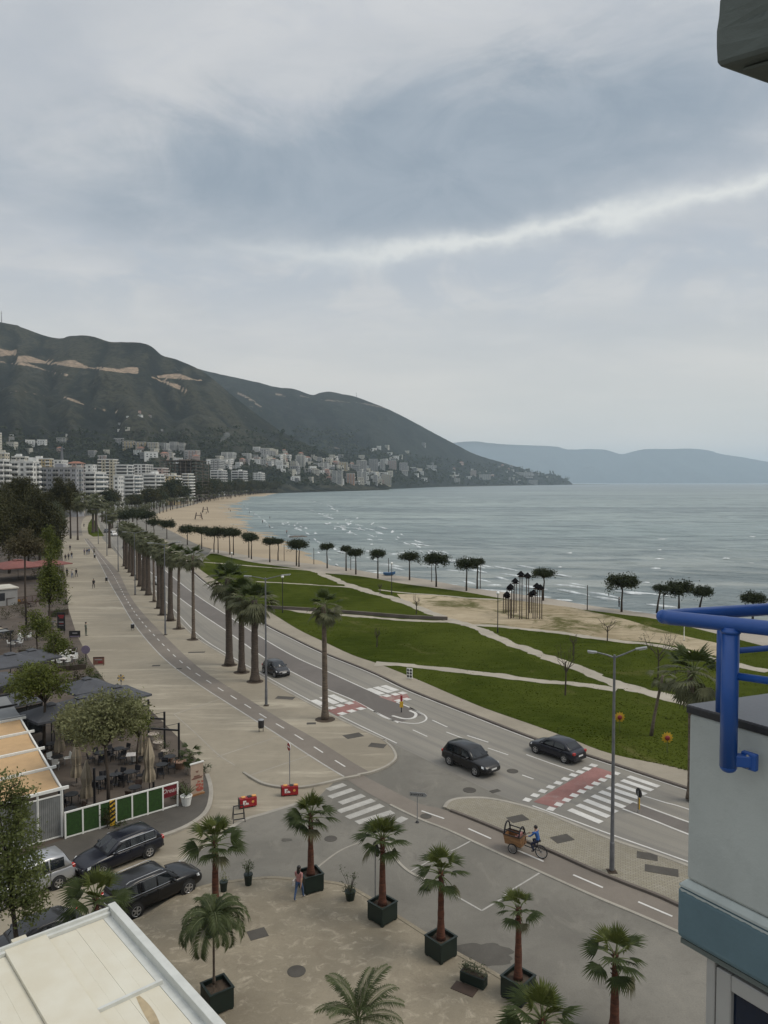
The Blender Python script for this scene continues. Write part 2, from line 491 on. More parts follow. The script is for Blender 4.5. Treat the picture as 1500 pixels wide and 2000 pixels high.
M['orange'] = mat('amber_plastic', (0.62, 0.30, 0.08), 0.4, 0.1, 5)
M['skin'] = mat('skin', (0.42, 0.25, 0.17), 0.6, 0.08, 10)
M['hair'] = mat('dark_hair', (0.012, 0.009, 0.008), 0.5, 0.2, 20)
M['blue_cloth'] = mat('blue_shirt_cloth', (0.022, 0.085, 0.27), 0.85, 0.2, 8)
M['denim'] = mat('denim_cloth', (0.055, 0.095, 0.19), 0.9, 0.25, 9)
M['black_cloth'] = mat('black_cloth', (0.014, 0.014, 0.017), 0.9, 0.2, 9)
M['grey_cloth'] = mat('grey_green_cloth', (0.16, 0.175, 0.14), 0.9, 0.2, 9)
M['white_cloth'] = mat('off_white_cloth', (0.5, 0.47, 0.44), 0.9, 0.1, 9)
M['pink_cloth'] = mat('dusty_pink_cloth', (0.34, 0.16, 0.15), 0.9, 0.15, 9)
M['navy_cloth'] = mat('navy_cloth', (0.02, 0.024, 0.05), 0.9, 0.2, 9)
M['beige'] = mat('beige_parasol_canvas', (0.29, 0.245, 0.18), 0.9, 0.22, 2.5, stretch=(1, 1, 0.3))
M['orange_canvas'] = mat('ochre_awning_canvas', (0.44, 0.29, 0.15), 0.85, 0.08, 1.2)
M['grey_canvas'] = mat('grey_awning_canvas', (0.16, 0.165, 0.165), 0.85, 0.1, 1.2)
M['dark_canvas'] = mat('charcoal_parasol_canvas', (0.062, 0.065, 0.074), 0.85, 0.18, 0.8)
M['red_canvas'] = mat('brick_red_awning_canvas', (0.20, 0.075, 0.065), 0.85, 0.12, 1.0)
M['planter_green'] = mat('dark_green_planter', (0.006, 0.015, 0.011), 0.5, 0.2, 3)
M['terracotta'] = mat('terracotta_pot', (0.26, 0.16, 0.11), 0.8, 0.15, 4)
M['pale_pot'] = mat('pale_clay_pot', (0.36, 0.31, 0.26), 0.8, 0.15, 4)
M['turf_panel'] = mat('artificial_turf_panel', (0.020, 0.055, 0.010), 0.95, 0.28, 9, bump=0.4)
M['wood'] = mat('varnished_wood', (0.24, 0.125, 0.055), 0.5, 0.25, 2, stretch=(1, 1, 6))
M['dark_wood'] = mat('dark_brown_wood', (0.055, 0.035, 0.025), 0.7, 0.25, 3, stretch=(1, 1, 0.2))
M['corrug'] = mat('grey_corrugated_sheet', (0.19, 0.195, 0.19), 0.55, 0.15, 2)
M['roof_panel'] = mat('cream_roof_panel', (0.58, 0.54, 0.43), 0.5, 0.03, 0.6, col2=(0.61, 0.585, 0.49), world_pos=True)
M['roof_rail'] = mat('pale_grey_roof_rail', (0.52, 0.53, 0.50), 0.45, 0.06, 2)
M['stain'] = mat('rusty_water_stain', (0.36, 0.285, 0.175), 0.6, 0.15, 3)
M['board_dark'] = mat('black_sign_board', (0.012, 0.012, 0.013), 0.5, 0.1, 4)
M['board_brown'] = mat('brown_sign_board', (0.17, 0.085, 0.06), 0.6, 0.2, 4)
M['dim_text'] = mat('muted_lettering', (0.30, 0.29, 0.30), 0.6, 0.1, 9)
M['dim_red'] = mat('dark_red_lettering', (0.22, 0.02, 0.025), 0.6, 0.1, 9)
M['purple'] = mat('muted_purple_board', (0.16, 0.13, 0.19), 0.6, 0.15, 9)
M['banner'] = mat('beige_banner_print', (0.37, 0.29, 0.225), 0.6, 0.1, 2)
M['banner_red'] = mat('reddish_banner_print', (0.33, 0.085, 0.06), 0.6, 0.2, 5)
M['banner_dark'] = mat('brown_banner_lettering', (0.16, 0.075, 0.055), 0.6, 0.1, 9)
def leaf_mat(name, dark, lightc, scale=0.9, spec=0.25, back=0.25, rough=0.6):
 m, g = new_mat(name)
 p = g.node('ShaderNodeTexCoord').outputs['Object']
 n = g.noise(p, scale, 4, 0.65)
 info = g.node('ShaderNodeObjectInfo').outputs['Random']
 f = g.noise(p, scale * 9, 3, 0.6)
 t = g.math('ADD', g.math('MULTIPLY', n, 0.8), g.math('MULTIPLY', f, 0.35))
 c = g.mix(g.step(t, 0.36, 0.80), dark, lightc)
 c = g.mix(g.math('MULTIPLY', info, 0.3), c, mul(lightc, 0.8))
 b = finish(g, c, rough, 0, None, spec)
 tr = g.node('ShaderNodeBsdfTranslucent'); g.put(tr.inputs[0], g.mix(0.5, c, lightc))
 mx = g.node('ShaderNodeMixShader'); mx.inputs[0].default_value = back
 out = [n_ for n_ in g.t.nodes if n_.type == 'OUTPUT_MATERIAL'][0]
 g.t.links.new(b.outputs[0], mx.inputs[1]); g.t.links.new(tr.outputs[0], mx.inputs[2])
 g.t.links.new(mx.outputs[0], out.inputs[0])
 return m
M['fan'] = leaf_mat('fan_palm_leaf', (0.014, 0.024, 0.006), (0.056, 0.076, 0.018), 1.2)
M['fan_young'] = leaf_mat('fan_palm_young_leaf', (0.040, 0.056, 0.011), (0.105, 0.122, 0.028), 1.2)
M['fan_old'] = leaf_mat('fan_palm_old_leaf', (0.075, 0.072, 0.036), (0.15, 0.145, 0.08), 1.2)
M['fan_far'] = leaf_mat('street_palm_leaf', (0.040, 0.048, 0.022), (0.145, 0.150, 0.080), 1.0)
M['feather'] = leaf_mat('feather_palm_leaf', (0.022, 0.034, 0.011), (0.082, 0.100, 0.036), 1.2)
M['pine'] = leaf_mat('pine_needles', (0.014, 0.019, 0.009), (0.046, 0.058, 0.024), 0.7, 0.15)
M['dark_leaf'] = leaf_mat('dark_evergreen_leaf', (0.016, 0.018, 0.007), (0.078, 0.076, 0.030), 0.5, 0.15)
M['olive_leaf'] = leaf_mat('olive_leaf', (0.060, 0.068, 0.024), (0.23, 0.235, 0.11), 0.9)
M['bright_leaf'] = leaf_mat('fresh_green_leaf', (0.040, 0.056, 0.010), (0.135, 0.155, 0.028), 0.9)
M['near_leaf'] = leaf_mat('street_tree_leaf', (0.045, 0.064, 0.014), (0.18, 0.205, 0.070), 1.3, 0.3, 0.45)
M['brown_leaf'] = leaf_mat('thin_reddish_leaf', (0.060, 0.045, 0.022), (0.10, 0.09, 0.045), 0.9)
M['grey_leaf'] = leaf_mat('grey_green_leaf', (0.045, 0.058, 0.030), (0.11, 0.125, 0.07), 0.9)
M['hedge'] = leaf_mat('hedge_leaf', (0.022, 0.036, 0.009), (0.065, 0.09, 0.022), 1.5)
M['palm_trunk'] = mat('grey_brown_palm_trunk', (0.115, 0.090, 0.068), 0.95, 0.35, 2.5, bump=0.6, stretch=(1, 1, 5))
M['palm_thick'] = mat('dark_palm_trunk', (0.072, 0.056, 0.044), 0.95, 0.35, 2.5, bump=0.6, stretch=(1, 1, 4))
M['palm_red'] = mat('red_brown_palm_trunk', (0.092, 0.034, 0.019), 0.95, 0.4, 3.0, bump=0.8, stretch=(1, 1, 4))
M['bark'] = mat('dark_bark', (0.050, 0.038, 0.028), 0.95, 0.3, 4, bump=0.6, stretch=(1, 1, 0.3))
M['petiole'] = mat('palm_leaf_stalk', (0.095, 0.115, 0.04), 0.7, 0.2, 4)
M['stub'] = mat('cut_leaf_base', (0.055, 0.032, 0.022), 0.95, 0.3, 6)
# ------------------------------------------------------------------ ground, sea and hills
SEA = -1.2
def structure(o, label=None):
 tag(o, label, None, None, 'structure'); return o
def sheet(name, pts, z, thick, m, label=None, parent=None):
 mb = MB(); mb.prism([(p.x, p.y) for p in pts], z - thick, z)
 o = mb.build(name, m)
 return structure(o, label)
def strip(name, left, right, z, m, n=120, uv=False, label=None, thick=0.0):
 A, B = resample(left, n), resample(right, n)
 v, f = [], []
 for a, b in zip(A, B): v += [(a.x, a.y, z), (b.x, b.y, z)]
 for i in range(n - 1): f.append((2 * i, 2 * i + 1, 2 * i + 3, 2 * i + 2))
 me = bpy.data.meshes.new(name); me.from_pydata(v, [], f); me.materials.append(m)
 if uv:
  l = me.uv_layers.new(name='UVMap'); s = 0.0; S = [0.0]
  for a, b in zip(A, A[1:]): S.append(S[-1] + (b - a).length)
  for lo in me.loops:
   l.data[lo.index].uv = (S[lo.vertex_index // 2], lo.vertex_index % 2)
 bm = bmesh.new(); bm.from_mesh(me)
 for fc in bm.faces:
  fc.normal_update()
  if fc.normal.z < 0: fc.normal_flip()
 bm.to_mesh(me); bm.free()
 return structure(link_mesh(name, me), label)
def band(pts, w, off=0.0):
 """left and right edge of a line of width w shifted sideways by off"""
 L, Rr = [], []
 for i, p in enumerate(pts):
  d = pts[min(i + 1, len(pts) - 1)] - pts[max(i - 1, 0)]
  n = Vector((-d.y, d.x, 0)).normalized()
  L.append(p + n * (off + w / 2)); Rr.append(p + n * (off - w / 2))
 return L, Rr
def kerb(name, pts, w=0.22, h=0.15, m='kerb', z0=-0.02):
 L, Rr = band(pts, w)
 mb = MB(); rings = []
 for a, b in zip(L, Rr):
  rings.append([(b.x, b.y, z0), (b.x, b.y, h - 0.02), (b.x * .9 + a.x * .1, b.y * .9 + a.y * .1, h), (a.x * .9 + b.x * .1, a.y * .9 + b.y * .1, h), (a.x, a.y, h - 0.02), (a.x, a.y, z0)])
 mb.loft(rings)
 return structure(mb.build(name, M[m], fix=True))
class Paint:
 """flat painted marks, a hair above the surface they lie on"""
 def __init__(s, z): s.z, s.mb = z, MB()
 def quad(s, a, b, c, d): s.mb.quad(*[(p.x, p.y, s.z) for p in (a, b, c, d)])
 def line(s, pts, w):
  L, Rr = band(pts, w)
  for i in range(len(L) - 1): s.quad(Rr[i], Rr[i + 1], L[i + 1], L[i])
 def dashes(s, pts, dash, gap, w, start=0.0):
  t, T = start, length(pts)
  while t + dash < T:
   a, _ = along(pts, t); b, _ = along(pts, t + dash)
   s.line([a, (a + b) / 2, b], w); t += dash + gap
 def build(s, name, m='paint', label=None):
  me = s.mb.mesh(name, M[m])
  bm = bmesh.new(); bm.from_mesh(me)
  for fc in bm.faces:
   fc.normal_update()
   if fc.normal.z < 0: fc.normal_flip()
  bm.to_mesh(me); bm.free()
  return structure(link_mesh(name, me), label)
# ---- coast
edge_px = [(1500, 1242), (1400, 1220), (1280, 1201), (1147, 1183), (1080, 1171), (980, 1157), (913, 1148), (823, 1131), (738, 1121), (688, 1112), (640, 1104), (618, 1103)]
edge = [Vector((320, 40, 0)), Vector((120, 88, 0))] + pl(edge_px)
sand_in_px = [(618, 1103), (562, 1097), (492, 1087), (414, 1073), (378, 1060), (340, 1040), (306, 1024), (291, 1014), (305, 1004), (336, 991), (380, 980.5), (420, 973.5), (450, 968.5), (490, 963.5), (533, 959.5)]
sand_in = pl(sand_in_px)
water_px = [(648, 1106), (630, 1093), (607, 1077), (577, 1060), (556, 1047), (527, 1037), (513, 1020), (503, 1010), (489, 1003), (480, 996), (478, 989), (486, 981), (500, 973.5), (520, 968), (545, 963), (573, 960.5)]
water = [at(x, y, SEA) for x, y in water_px]
water = smooth_line(water, 6)
far_px = [(600, 959.3), (640, 957.8), (690, 957.2), (740, 956.3), (790, 953.2), (860, 951.3), (950, 949.6), (1030, 948.2), (1100, 946.9), (1117, 946.6)]
far_coast = [at(x, y, SEA) for x, y in far_px]
land = edge + sand_in[1:] + far_coast + [Vector((2300, 7600, 0)), Vector((2000, 15000, 0)), Vector((-16000, 15000, 0)), Vector((-16000, -2500, 0)), Vector((320, -2500, 0))]
g_ = sheet('ground', land, 0.0, 4.0, M['asphalt'], 'grey asphalt ground under the streets and town')
def sea_mat():
 m, g = new_mat('sea_water')
 p = g.node('ShaderNodeNewGeometry').outputs['Position']
 x, y, z = g.sep(p)
 d = g.math('SQRT', g.math('ADD', g.math('MULTIPLY', x, x), g.math('MULTIPLY', y, y)))
 near = g.math('SUBTRACT', 1.0, g.step(d, 180, 700))
 mid = g.math('SUBTRACT', 1.0, g.step(d, 500, 2600))
 q = g.scale(p, (0.55, 1.0, 1))
 w1 = g.noise(g.scale(q, (0.10, 0.24, 1)), 1.0, 5, 0.62, 0.6)
 w2 = g.noise(g.scale(q, (0.030, 0.085, 1)), 1.0, 5, 0.65, 0.5)
 w3 = g.noise(g.scale(q, (0.006, 0.020, 1)), 1.0, 6, 0.65, 0.4)
 big = g.noise(g.scale(p, (0.0016, 0.0045, 1)), 1.0, 4, 0.55, 0.3)
 h = g.math('ADD', g.math('MULTIPLY', w1, g.math('MULTIPLY', near, 0.9)), g.math('MULTIPLY', w2, 2.6))
 h = g.math('ADD', h, g.math('MULTIPLY', w3, 2.0))
 w4 = g.noise(g.scale(q, (0.0018, 0.009, 1)), 1.0, 7, 0.7, 0.4)
 shelf = g.math('SUBTRACT', 1.0, g.step(d, 140, 340))
 c = g.mix(g.step(big, 0.36, 0.64), (0.165, 0.218, 0.210), (0.250, 0.305, 0.280))
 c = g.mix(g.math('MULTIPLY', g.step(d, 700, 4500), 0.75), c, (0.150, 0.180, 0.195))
 c = g.mix(g.math('MULTIPLY', shelf, 0.65), c, (0.25, 0.25, 0.225))
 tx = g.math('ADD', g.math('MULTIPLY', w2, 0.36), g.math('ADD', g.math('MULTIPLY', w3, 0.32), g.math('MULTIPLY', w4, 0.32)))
 c = g.mix(g.math('ADD', 0.15, g.math('MULTIPLY', g.step(tx, 0.44, 0.56), 0.85)), (0.05, 0.08, 0.085), c)  # dark and pale streaks in the water colour imitate light and shade on ripples
 cap = g.noise(g.scale(q, (0.05, 0.22, 1)), 1.0, 6, 0.7, 0.7)
 caps = g.math('MULTIPLY', g.step(cap, 0.665, 0.74), g.math('SUBTRACT', 1.0, g.step(d, 230, 620)))
 c = g.mix(g.math('MULTIPLY', caps, 0.35), c, (0.55, 0.57, 0.57))
 finish(g, c, 0.30, 0, (h, 0.75, 1.0), 0.5)
 return m
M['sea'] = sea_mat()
mb = MB()
xs = [-9000, -2000, -800, -300, 0, 300, 800, 2000, 6000, 14000, 40000]
ys = [-3000, 0, 100, 300, 700, 1500, 3000, 6000, 12000, 25000, 60000]
vid = {}
for i, x in enumerate(xs):
 for j, y in enumerate(ys):
  vid[i, j] = len(mb.v); mb.v.append((x, y, SEA))
for i in range(len(xs) - 1):
 for j in range(len(ys) - 1):
  mb.f.append((vid[i, j], vid[i + 1, j], vid[i + 1, j + 1], vid[i, j + 1])); mb.m.append(0)
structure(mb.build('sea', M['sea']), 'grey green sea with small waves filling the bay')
ysr = []; y_ = 92.0
while y_ < 1150: ysr.append(y_); y_ += .55 + y_ / 330
vv, nx = [], 300
for y in ysr:
 x0, x1 = -.30 * y - 10, .66 * y + 40
 for i in range(nx + 1):
  x = x0 + (x1 - x0) * i / nx
  n_, c_ = x * .30 + y * .95, x * .95 - y * .30
  L_ = 1 + y / 260
  a = noise.noise(Vector((n_ * .30 / L_, c_ * .085 / L_, 1.0))); b = noise.noise(Vector((n_ * .75 / L_, c_ * .26 / L_, 7.0))); d = noise.noise(Vector((n_ * .075, c_ * .018, 3.0)))
  z = (.34 * (1 - abs(a)) ** 3 + .13 * b + .16 * d) * L_ ** .5
  vv.append((x, y, SEA + .20 + max(-.17, z * .85 - .12)))
w1_ = nx + 1
ff = [(j * w1_ + i, j * w1_ + i + 1, (j + 1) * w1_ + i + 1, (j + 1) * w1_ + i) for j in range(len(ysr) - 1) for i in range(nx)]
me = bpy.data.meshes.new('sea_waves'); me.from_pydata(vv, [], ff); me.materials.append(M['sea']); me.polygons.foreach_set('use_smooth', [True] * len(ff))
structure(link_mesh('sea_waves', me), 'choppy small waves on the near water')
# ---- sand beach sloping into the water
A, B = resample(sand_in, 90), resample(water, 90)
mb = MB(); K = 14; rows = []
for i in range(90):
 a, b = A[i], B[i]
 dirv = (b - a); dirv.z = 0; dirv.normalize()
 row = []
 for k in range(K + 1):
  t = k / K
  q = a.lerp(b, t)
  zz = 0.015 - (1.215) * t ** 1.6
  zz += 0.10 * noise.noise(Vector((q.x * .09, q.y * .05, 3))) * math.sin(math.pi * t) - (0.0 if t else 0.0)
  row.append((q.x, q.y, zz))
 q = b + dirv * 25
 row.append((q.x, q.y, -3.0))
 rows.append(row)
mb.loft([r for r in rows], closed=False)
bo = mb.build('beach', M['sand'], smooth=True, fix=False)
bm = bmesh.new(); bm.from_mesh(bo.data)
bmesh.ops.recalc_face_normals(bm, faces=bm.faces)
if sum(f.normal.z for f in bm.faces) < 0: bmesh.ops.reverse_faces(bm, faces=bm.faces)
bm.to_mesh(bo.data); bm.free()
structure(bo, 'tan sand beach curving along the bay')
mb = MB()
def crest(P, L, W, hh, ang, seed):
 n = 7; top, fr, bk = [], [], []
 for i in range(n):
  t = i / (n - 1); s = math.sin(math.pi * t)
  wob = 0.35 * W * noise.noise(Vector((i * .6, seed, 0)))
  u = (t - .5) * L
  for lst, v, z in ((fr, -W * .5 * s + wob, 0.012), (top, wob, hh * s + .16), (bk, W * .5 * s * (1 + .5 * noise.noise(Vector((i, seed, 5)))) + wob, 0.012)):
   lst.append((P.x + u * math.cos(ang) - v * math.sin(ang), P.y + u * math.sin(ang) + v * math.cos(ang), SEA + z + .22))
 o = len(mb.v)
 mb.v += fr + top + bk
 for i in range(n - 1):
  mb.f.append((o + i, o + i + 1, o + n + i + 1, o + n + i)); mb.m.append(0)
  mb.f.append((o + n + i, o + n + i + 1, o + 2 * n + i + 1, o + 2 * n + i)); mb.m.append(0)
surf_lines = [([(556, 973), (600, 976), (640, 990), (672, 1004), (712, 1020), (752, 1036), (800, 1052), (850, 1068), (900, 1080)], 34, 1.9),
   ([(600, 995), (640, 1008), (690, 1025), (740, 1045), (800, 1066), (860, 1084), (930, 1098), (1010, 1110), (1100, 1122)], 42, 1.5),
   ([(650, 1020), (690, 1040), (760, 1062), (850, 1088), (950, 1112), (1050, 1132), (1180, 1150), (1300, 1165)], 40, 1.3),
   ([(560, 1020), (600, 1040), (660, 1070), (740, 1095), (850, 1112), (960, 1138), (1060, 1152), (1200, 1178), (1330, 1195)], 42, 1.2)]
for k, (px_, cnt, st) in enumerate(surf_lines):
 lp = smooth_line([at(x, y, SEA) for x, y in px_], 6); T = length(lp)
 for i in range(cnt):
  s = T * (i + rnd.random()) / cnt
  if noise.noise(Vector((s * .012, k * 9.1, 1))) < -0.05 and rnd.random() < .8: continue
  p, d = along(lp, s)
  p = p + Vector((rnd.gauss(0, 2), rnd.gauss(0, 5), 0))
  dist = p.length
  crest(p, rnd.uniform(2.5, 9) * (0.7 + dist / 420) * st, rnd.uniform(.35, .9) * (0.6 + dist / 300), rnd.uniform(.1, .3), math.atan2(d.y, d.x) + rnd.gauss(0, .15), rnd.random() * 99)
for i in range(26):       # scattered small whitecaps
 p = at(rnd.uniform(560, 1480), 1045 + 130 * rnd.random(), SEA)
 if p.y < 150 + (560 - p.x) * .0: continue
 crest(p, rnd.uniform(1, 4) * (0.6 + p.y / 500), rnd.uniform(.3, .8) * (0.5 + p.y / 350), .12, rnd.gauss(.0, .2), rnd.random() * 99)
for i in range(110):       # wash along the waterline
 p, d = along(water, rnd.random() * length(water))
 crest(p + Vector((rnd.uniform(.5, 2.5), 0, 0)), rnd.uniform(3, 9), rnd.uniform(.5, 1.6), .05, math.atan2(d.y, d.x), rnd.random() * 99)
ewash = resample(edge, 200)
for i in range(60):
 p = ewash[rnd.randint(20, 190)]
 crest(p + Vector((rnd.uniform(0, 2), rnd.uniform(2.0, 9), 0)), rnd.uniform(3, 8), rnd.uniform(.4, 1.2), .1, math.atan2(-.4, 1), rnd.random() * 99)
M['foam'] = mat('sea_foam', (0.52, 0.55, 0.55), 0.7, 0.25, 0.6, world_pos=True)
tag(mb.build('surf_foam', M['foam'], smooth=True), 'white foam crests of small waves near the shore', None, None, 'stuff')
# ---- streets
kl_px = [(190, 1008), (203, 1030), (224, 1068), (252, 1106), (284, 1142), (303, 1162), (322, 1185), (348, 1212), (384, 1246), (442, 1282), (528, 1332), (612, 1378), (690, 1417), (756, 1447)]
kr_px = [(232, 1006), (262, 1022), (300, 1052), (332, 1080), (366, 1106), (400, 1135), (447, 1168), (512, 1214), (576, 1247), (635, 1275), (730, 1313), (800, 1346), (927, 1396), (1047, 1442), (1142, 1472), (1340, 1537), (1600, 1622), (1900, 1722)]
kl, kr = pl(kl_px), pl(kr_px)
rl_px = kl_px + [(865, 1500), (1028, 1580), (1108, 1606), (1200, 1641), (1340, 1690), (1600, 1790), (1900, 1900)]
rl = pl(rl_px)
far_l = [Vector((-420, 2000, 0)), Vector((-290, 1150, 0)), Vector((-215, 800, 0)), Vector((-185, 600, 0))]
far_r = [Vector((-400, 2000, 0)), Vector((-272, 1150, 0)), Vector((-197, 800, 0)), Vector((-167, 600, 0))]
strip('avenue', smooth_line(far_l + rl[1:], 3), smooth_line(far_r + kr[1:], 3), 0.006, M['road'], 240, uv=True, label='grey asphalt avenue curving along the seafront park')
ma = pl([(252, 1075), (318, 1140), (380, 1190), (442, 1232), (514, 1283), (573, 1314), (624, 1340), (688, 1367), (730, 1389), (752, 1400), (778, 1412)])
mb_ = pl([(262, 1060), (325, 1116), (380, 1160), (447, 1204), (512, 1246), (576, 1283), (638, 1311), (730, 1353), (765, 1368), (800, 1382), (826, 1396)])
strip('central_lane', ma, mb_, 0.011, M['median'], 120, label='darker worn central lane of the avenue')
P_ = Paint(0.018)
P_.line(ma, .16); P_.line(mb_, .16)
nose = smooth_line([at(*q) for q in [(730, 1389), (752, 1402), (785, 1411), (815, 1413), (832, 1406), (828, 1396), (800, 1382)]], 5)
P_.line(nose, .16)
P_.line(smooth_line([at(*q) for q in [(766, 1398), (790, 1404), (808, 1402), (812, 1394), (800, 1388)]], 5), .28)
el = pl([(300, 1150), (352, 1204), (392, 1244), (448, 1280), (532, 1328), (616, 1374), (694, 1413), (775, 1452)])
P_.line(el, .13)
er = [p + Vector((-.45, -.25, 0)) for p in kr]
P_.line(er[6:], .12)
P_.line(pl([(1040, 1574), (1112, 1600), (1204, 1634), (1340, 1682), (1600, 1778)]), .13)
P_.dashes(pl([(834, 1402), (905, 1434), (960, 1452), (1010, 1470), (1030, 1476)]), 2.2, 2.6, .14, .8)
P_.dashes(pl([(798, 1422), (850, 1446), (880, 1460)]), 2.0, 2.4, .13, .6)
P_.dashes(pl([(872, 1430), (960, 1464), (1010, 1480)]), 2.0, 2.8, .12)
P_.line(pl([(1028, 1474), (1075, 1491), (1122, 1507)], 0, 2), .14)
P_.line(pl([(1020, 1514), (1042, 1522)], 0, 1), .13)
P_.line(pl([(1236, 1566), (1290, 1586), (1345, 1606), (1600, 1698)]), .16)
P_.line(pl([(1216, 1580), (1280, 1604), (1345, 1630), (1600, 1726)]), .16)
P_.line(pl([(1258, 1555), (1300, 1568), (1345, 1581), (1600, 1668)]), .13)
P_.build('lane_marking', 'paint', 'white painted lane lines along the avenue')
strip('central_strip', pl([(1236, 1568), (1290, 1588), (1345, 1608), (1600, 1700)]), pl([(1218, 1578), (1280, 1602), (1345, 1627), (1600, 1724)]), 0.012, M['median'], 30)
def zquad(P, a, b, w):
 a, b = at(*a), at(*b); d = (b - a).normalized(); n = Vector((-d.y, d.x, 0)) * w / 2
 P.quad(a - n, b - n, b + n, a + n)
def z8(x, y): return (950 + x * .36667, 1500 + y * .36667)
def z4(x, y): return (820 + x * .34667, 1380 + y * .34667)
def z2(x, y): return (380 + x * .28, 1000 + y * .28)
def z5(x, y): return (420 + x * .28, 1380 + y * .28)
def z7(x, y): return (450 + x * .36667, 1500 + y * .36667)
P_ = Paint(0.024)
for l, r in zip([(443, 222), (486, 197), (526, 172), (566, 148), (606, 126), (646, 106), (686, 86), (722, 66), (756, 46)],
    [(612, 292), (652, 262), (693, 237), (735, 211), (777, 187), (815, 162), (848, 142), (884, 121), (918, 101)]):
 zquad(P_, z8(*l), z8(*r), .52)
P_.build('zebra_crossing', 'paint', 'white zebra crossing on the avenue by the round traffic sign')
P_ = Paint(0.018)
P_.quad(at(*z4(640, 538)), at(*z4(770, 572)), at(*z4(1098, 375)), at(*z4(985, 340)))
P_.build('red_bicycle_crossing', 'red_lane', 'faded red bicycle crossing beside the zebra stripes')
P_ = Paint(0.028)
for row in ([(605, 527), (650, 502), (693, 478), (737, 455), (780, 432), (822, 410), (865, 388), (903, 370), (940, 352), (978, 333)],
   [(740, 578), (782, 553), (827, 528), (870, 502), (912, 480), (952, 458), (992, 436), (1030, 415), (1068, 396), (1105, 378)]):
 for q in row: zquad(P_, z4(q[0] - 19, q[1] - 5), z4(q[0] + 19, q[1] + 5), .55)
P_.build('square_marking', 'paint', 'white squares along both sides of the red bicycle crossing')
P_ = Paint(0.024)
for l, r in (((828, 1313), (895, 1345)), ((890, 1292), (990, 1338)), ((948, 1278), (1050, 1326)), ((1212, 1233), (1310, 1272)), ((1262, 1222), (1370, 1260)), ((1314, 1212), (1410, 1248))):
 zquad(P_, z2(*l), z2(*r), .75)
P_.build('zebra_crossing', 'paint', 'white zebra bars beside the lone near palm')
P_ = Paint(0.020)
P_.quad(at(*z2(925, 1385)), at(*z2(1000, 1425)), at(*z2(1205, 1365)), at(*z2(1120, 1318)))
P_.quad(at(*z2(1285, 1290)), at(*z2(1400, 1330)), at(*z2(1500, 1300)), at(*z2(1470, 1255)))
P_.build('red_bicycle_crossing', 'red_lane', 'faded red bicycle crossing beside the lone near palm')
P_ = Paint(0.029)
for q in ((955, 1368), (1015, 1352), (1080, 1335), (1030, 1408), (1095, 1390), (1160, 1373), (1340, 1283), (1400, 1273), (1452, 1264), (1425, 1318), (1480, 1307)):
 zquad(P_, z2(q[0] - 18, q[1] - 6), z2(q[0] + 18, q[1] + 6), .7)
P_.build('square_marking', 'paint', 'white squares beside the far red bicycle crossing')
P_ = Paint(0.014)
for l, r in (((786, 582), (905, 543)), ((800, 634), (965, 578)), ((872, 676), (1035, 619)), ((862, 735), (1105, 652)), ((922, 777), (1166, 688)), ((990, 812), (1240, 735)), ((1270, 805), (1325, 775))):
 zquad(P_, z5(*l), z5(*r), .55)
P_.build('zebra_crossing', 'paint_worn', 'worn white zebra crossing over the side street mouth')
P_ = Paint(0.014)
P_.line(pl([(865, 1735), (897, 1754), (941, 1779), (978, 1757), (994, 1742), (1055, 1705)], 0, 1)[:3], .10)
P_.line([at(941, 1779), at(978, 1757), at(994, 1742), at(1056, 1704)], .10)
P_.line([at(893, 1657), at(921, 1642)], .10)
P_.line([at(802, 1702), at(850, 1676), at(893, 1657)], .07)
P_.build('parking_marking', 'paint_worn', 'thin white parking bay lines on the side street')
P_ = Paint(0.010)
P_.line(pl([(300, 1716), (420, 1640), (470, 1604), (520, 1588), (585, 1568), (618, 1560)]), .30)
P_.line(pl([(598, 1712), (660, 1664), (706, 1644)]), .12)
P_.build('drain_strip', 'kerb', 'pale concrete gutter strip across the side street')
kerb('parking_kerb', pl([(760, 1646), (766, 1664), (778, 1684), (802, 1705), (838, 1722), (868, 1740)]), .18, .05)
# ---- promenade with bicycle lane (left)
pz = 0.12
prom_left = [(118, 1046), (122, 1085), (128, 1130), (134, 1190), (150, 1240), (176, 1290), (205, 1330), (262, 1358), (305, 1397), (348, 1440), (378, 1476), (404, 1510)]
prom_front = [(432, 1492), (459, 1495), (476, 1508), (496, 1520), (514, 1529), (540, 1535), (570, 1537), (600, 1535), (640, 1527), (672, 1519)]
tip = [(700, 1512), (722, 1508), (750, 1498), (768, 1486), (773, 1475), (764, 1458), (748, 1444)]
kl2 = [at(*q, pz) for q in kl_px[3:-1]]
pp = [at(*q, pz) for q in prom_left] + smooth_line([at(*q, pz) for q in prom_front], 3) + smooth_line([at(*q, pz) for q in tip], 3)
pp += smooth_line(kl2, 3)[::-1] + [at(200, 1052, pz), at(172, 1046, pz)]
sheet('promenade', pp, pz, .14, M['promenade'], 'broad pale concrete promenade beside the palms')
kerb('promenade_kerb', smooth_line([at(*q, pz) for q in prom_front[2:]], 4), .22, .15)
rt_ = smooth_line([at(*q, pz) for q in [(396, 1506), (404, 1511), (418, 1500), (432, 1491), (448, 1491), (461, 1496), (477, 1508), (486, 1514)]], 4)
rb_ = smooth_line([at(*q, .01) for q in [(402, 1530), (409, 1530), (430, 1526), (446, 1522), (458, 1522), (468, 1522), (480, 1520), (488, 1518)]], 4)
mb = MB(); mb.loft([[a + Vector((0, 0, .004)), b] for a, b in zip(resample(rt_, 24), resample(rb_, 24))], closed=False)
structure(mb.build('promenade_ramp', M['promenade'], smooth=True), 'pale concrete ramp from the promenade down to the side street')
kerb('palm_strip_kerb', smooth_line([at(*q, pz) for q in [(672, 1519), (700, 1514)] + tip], 4), .2, .15, 'kerb')
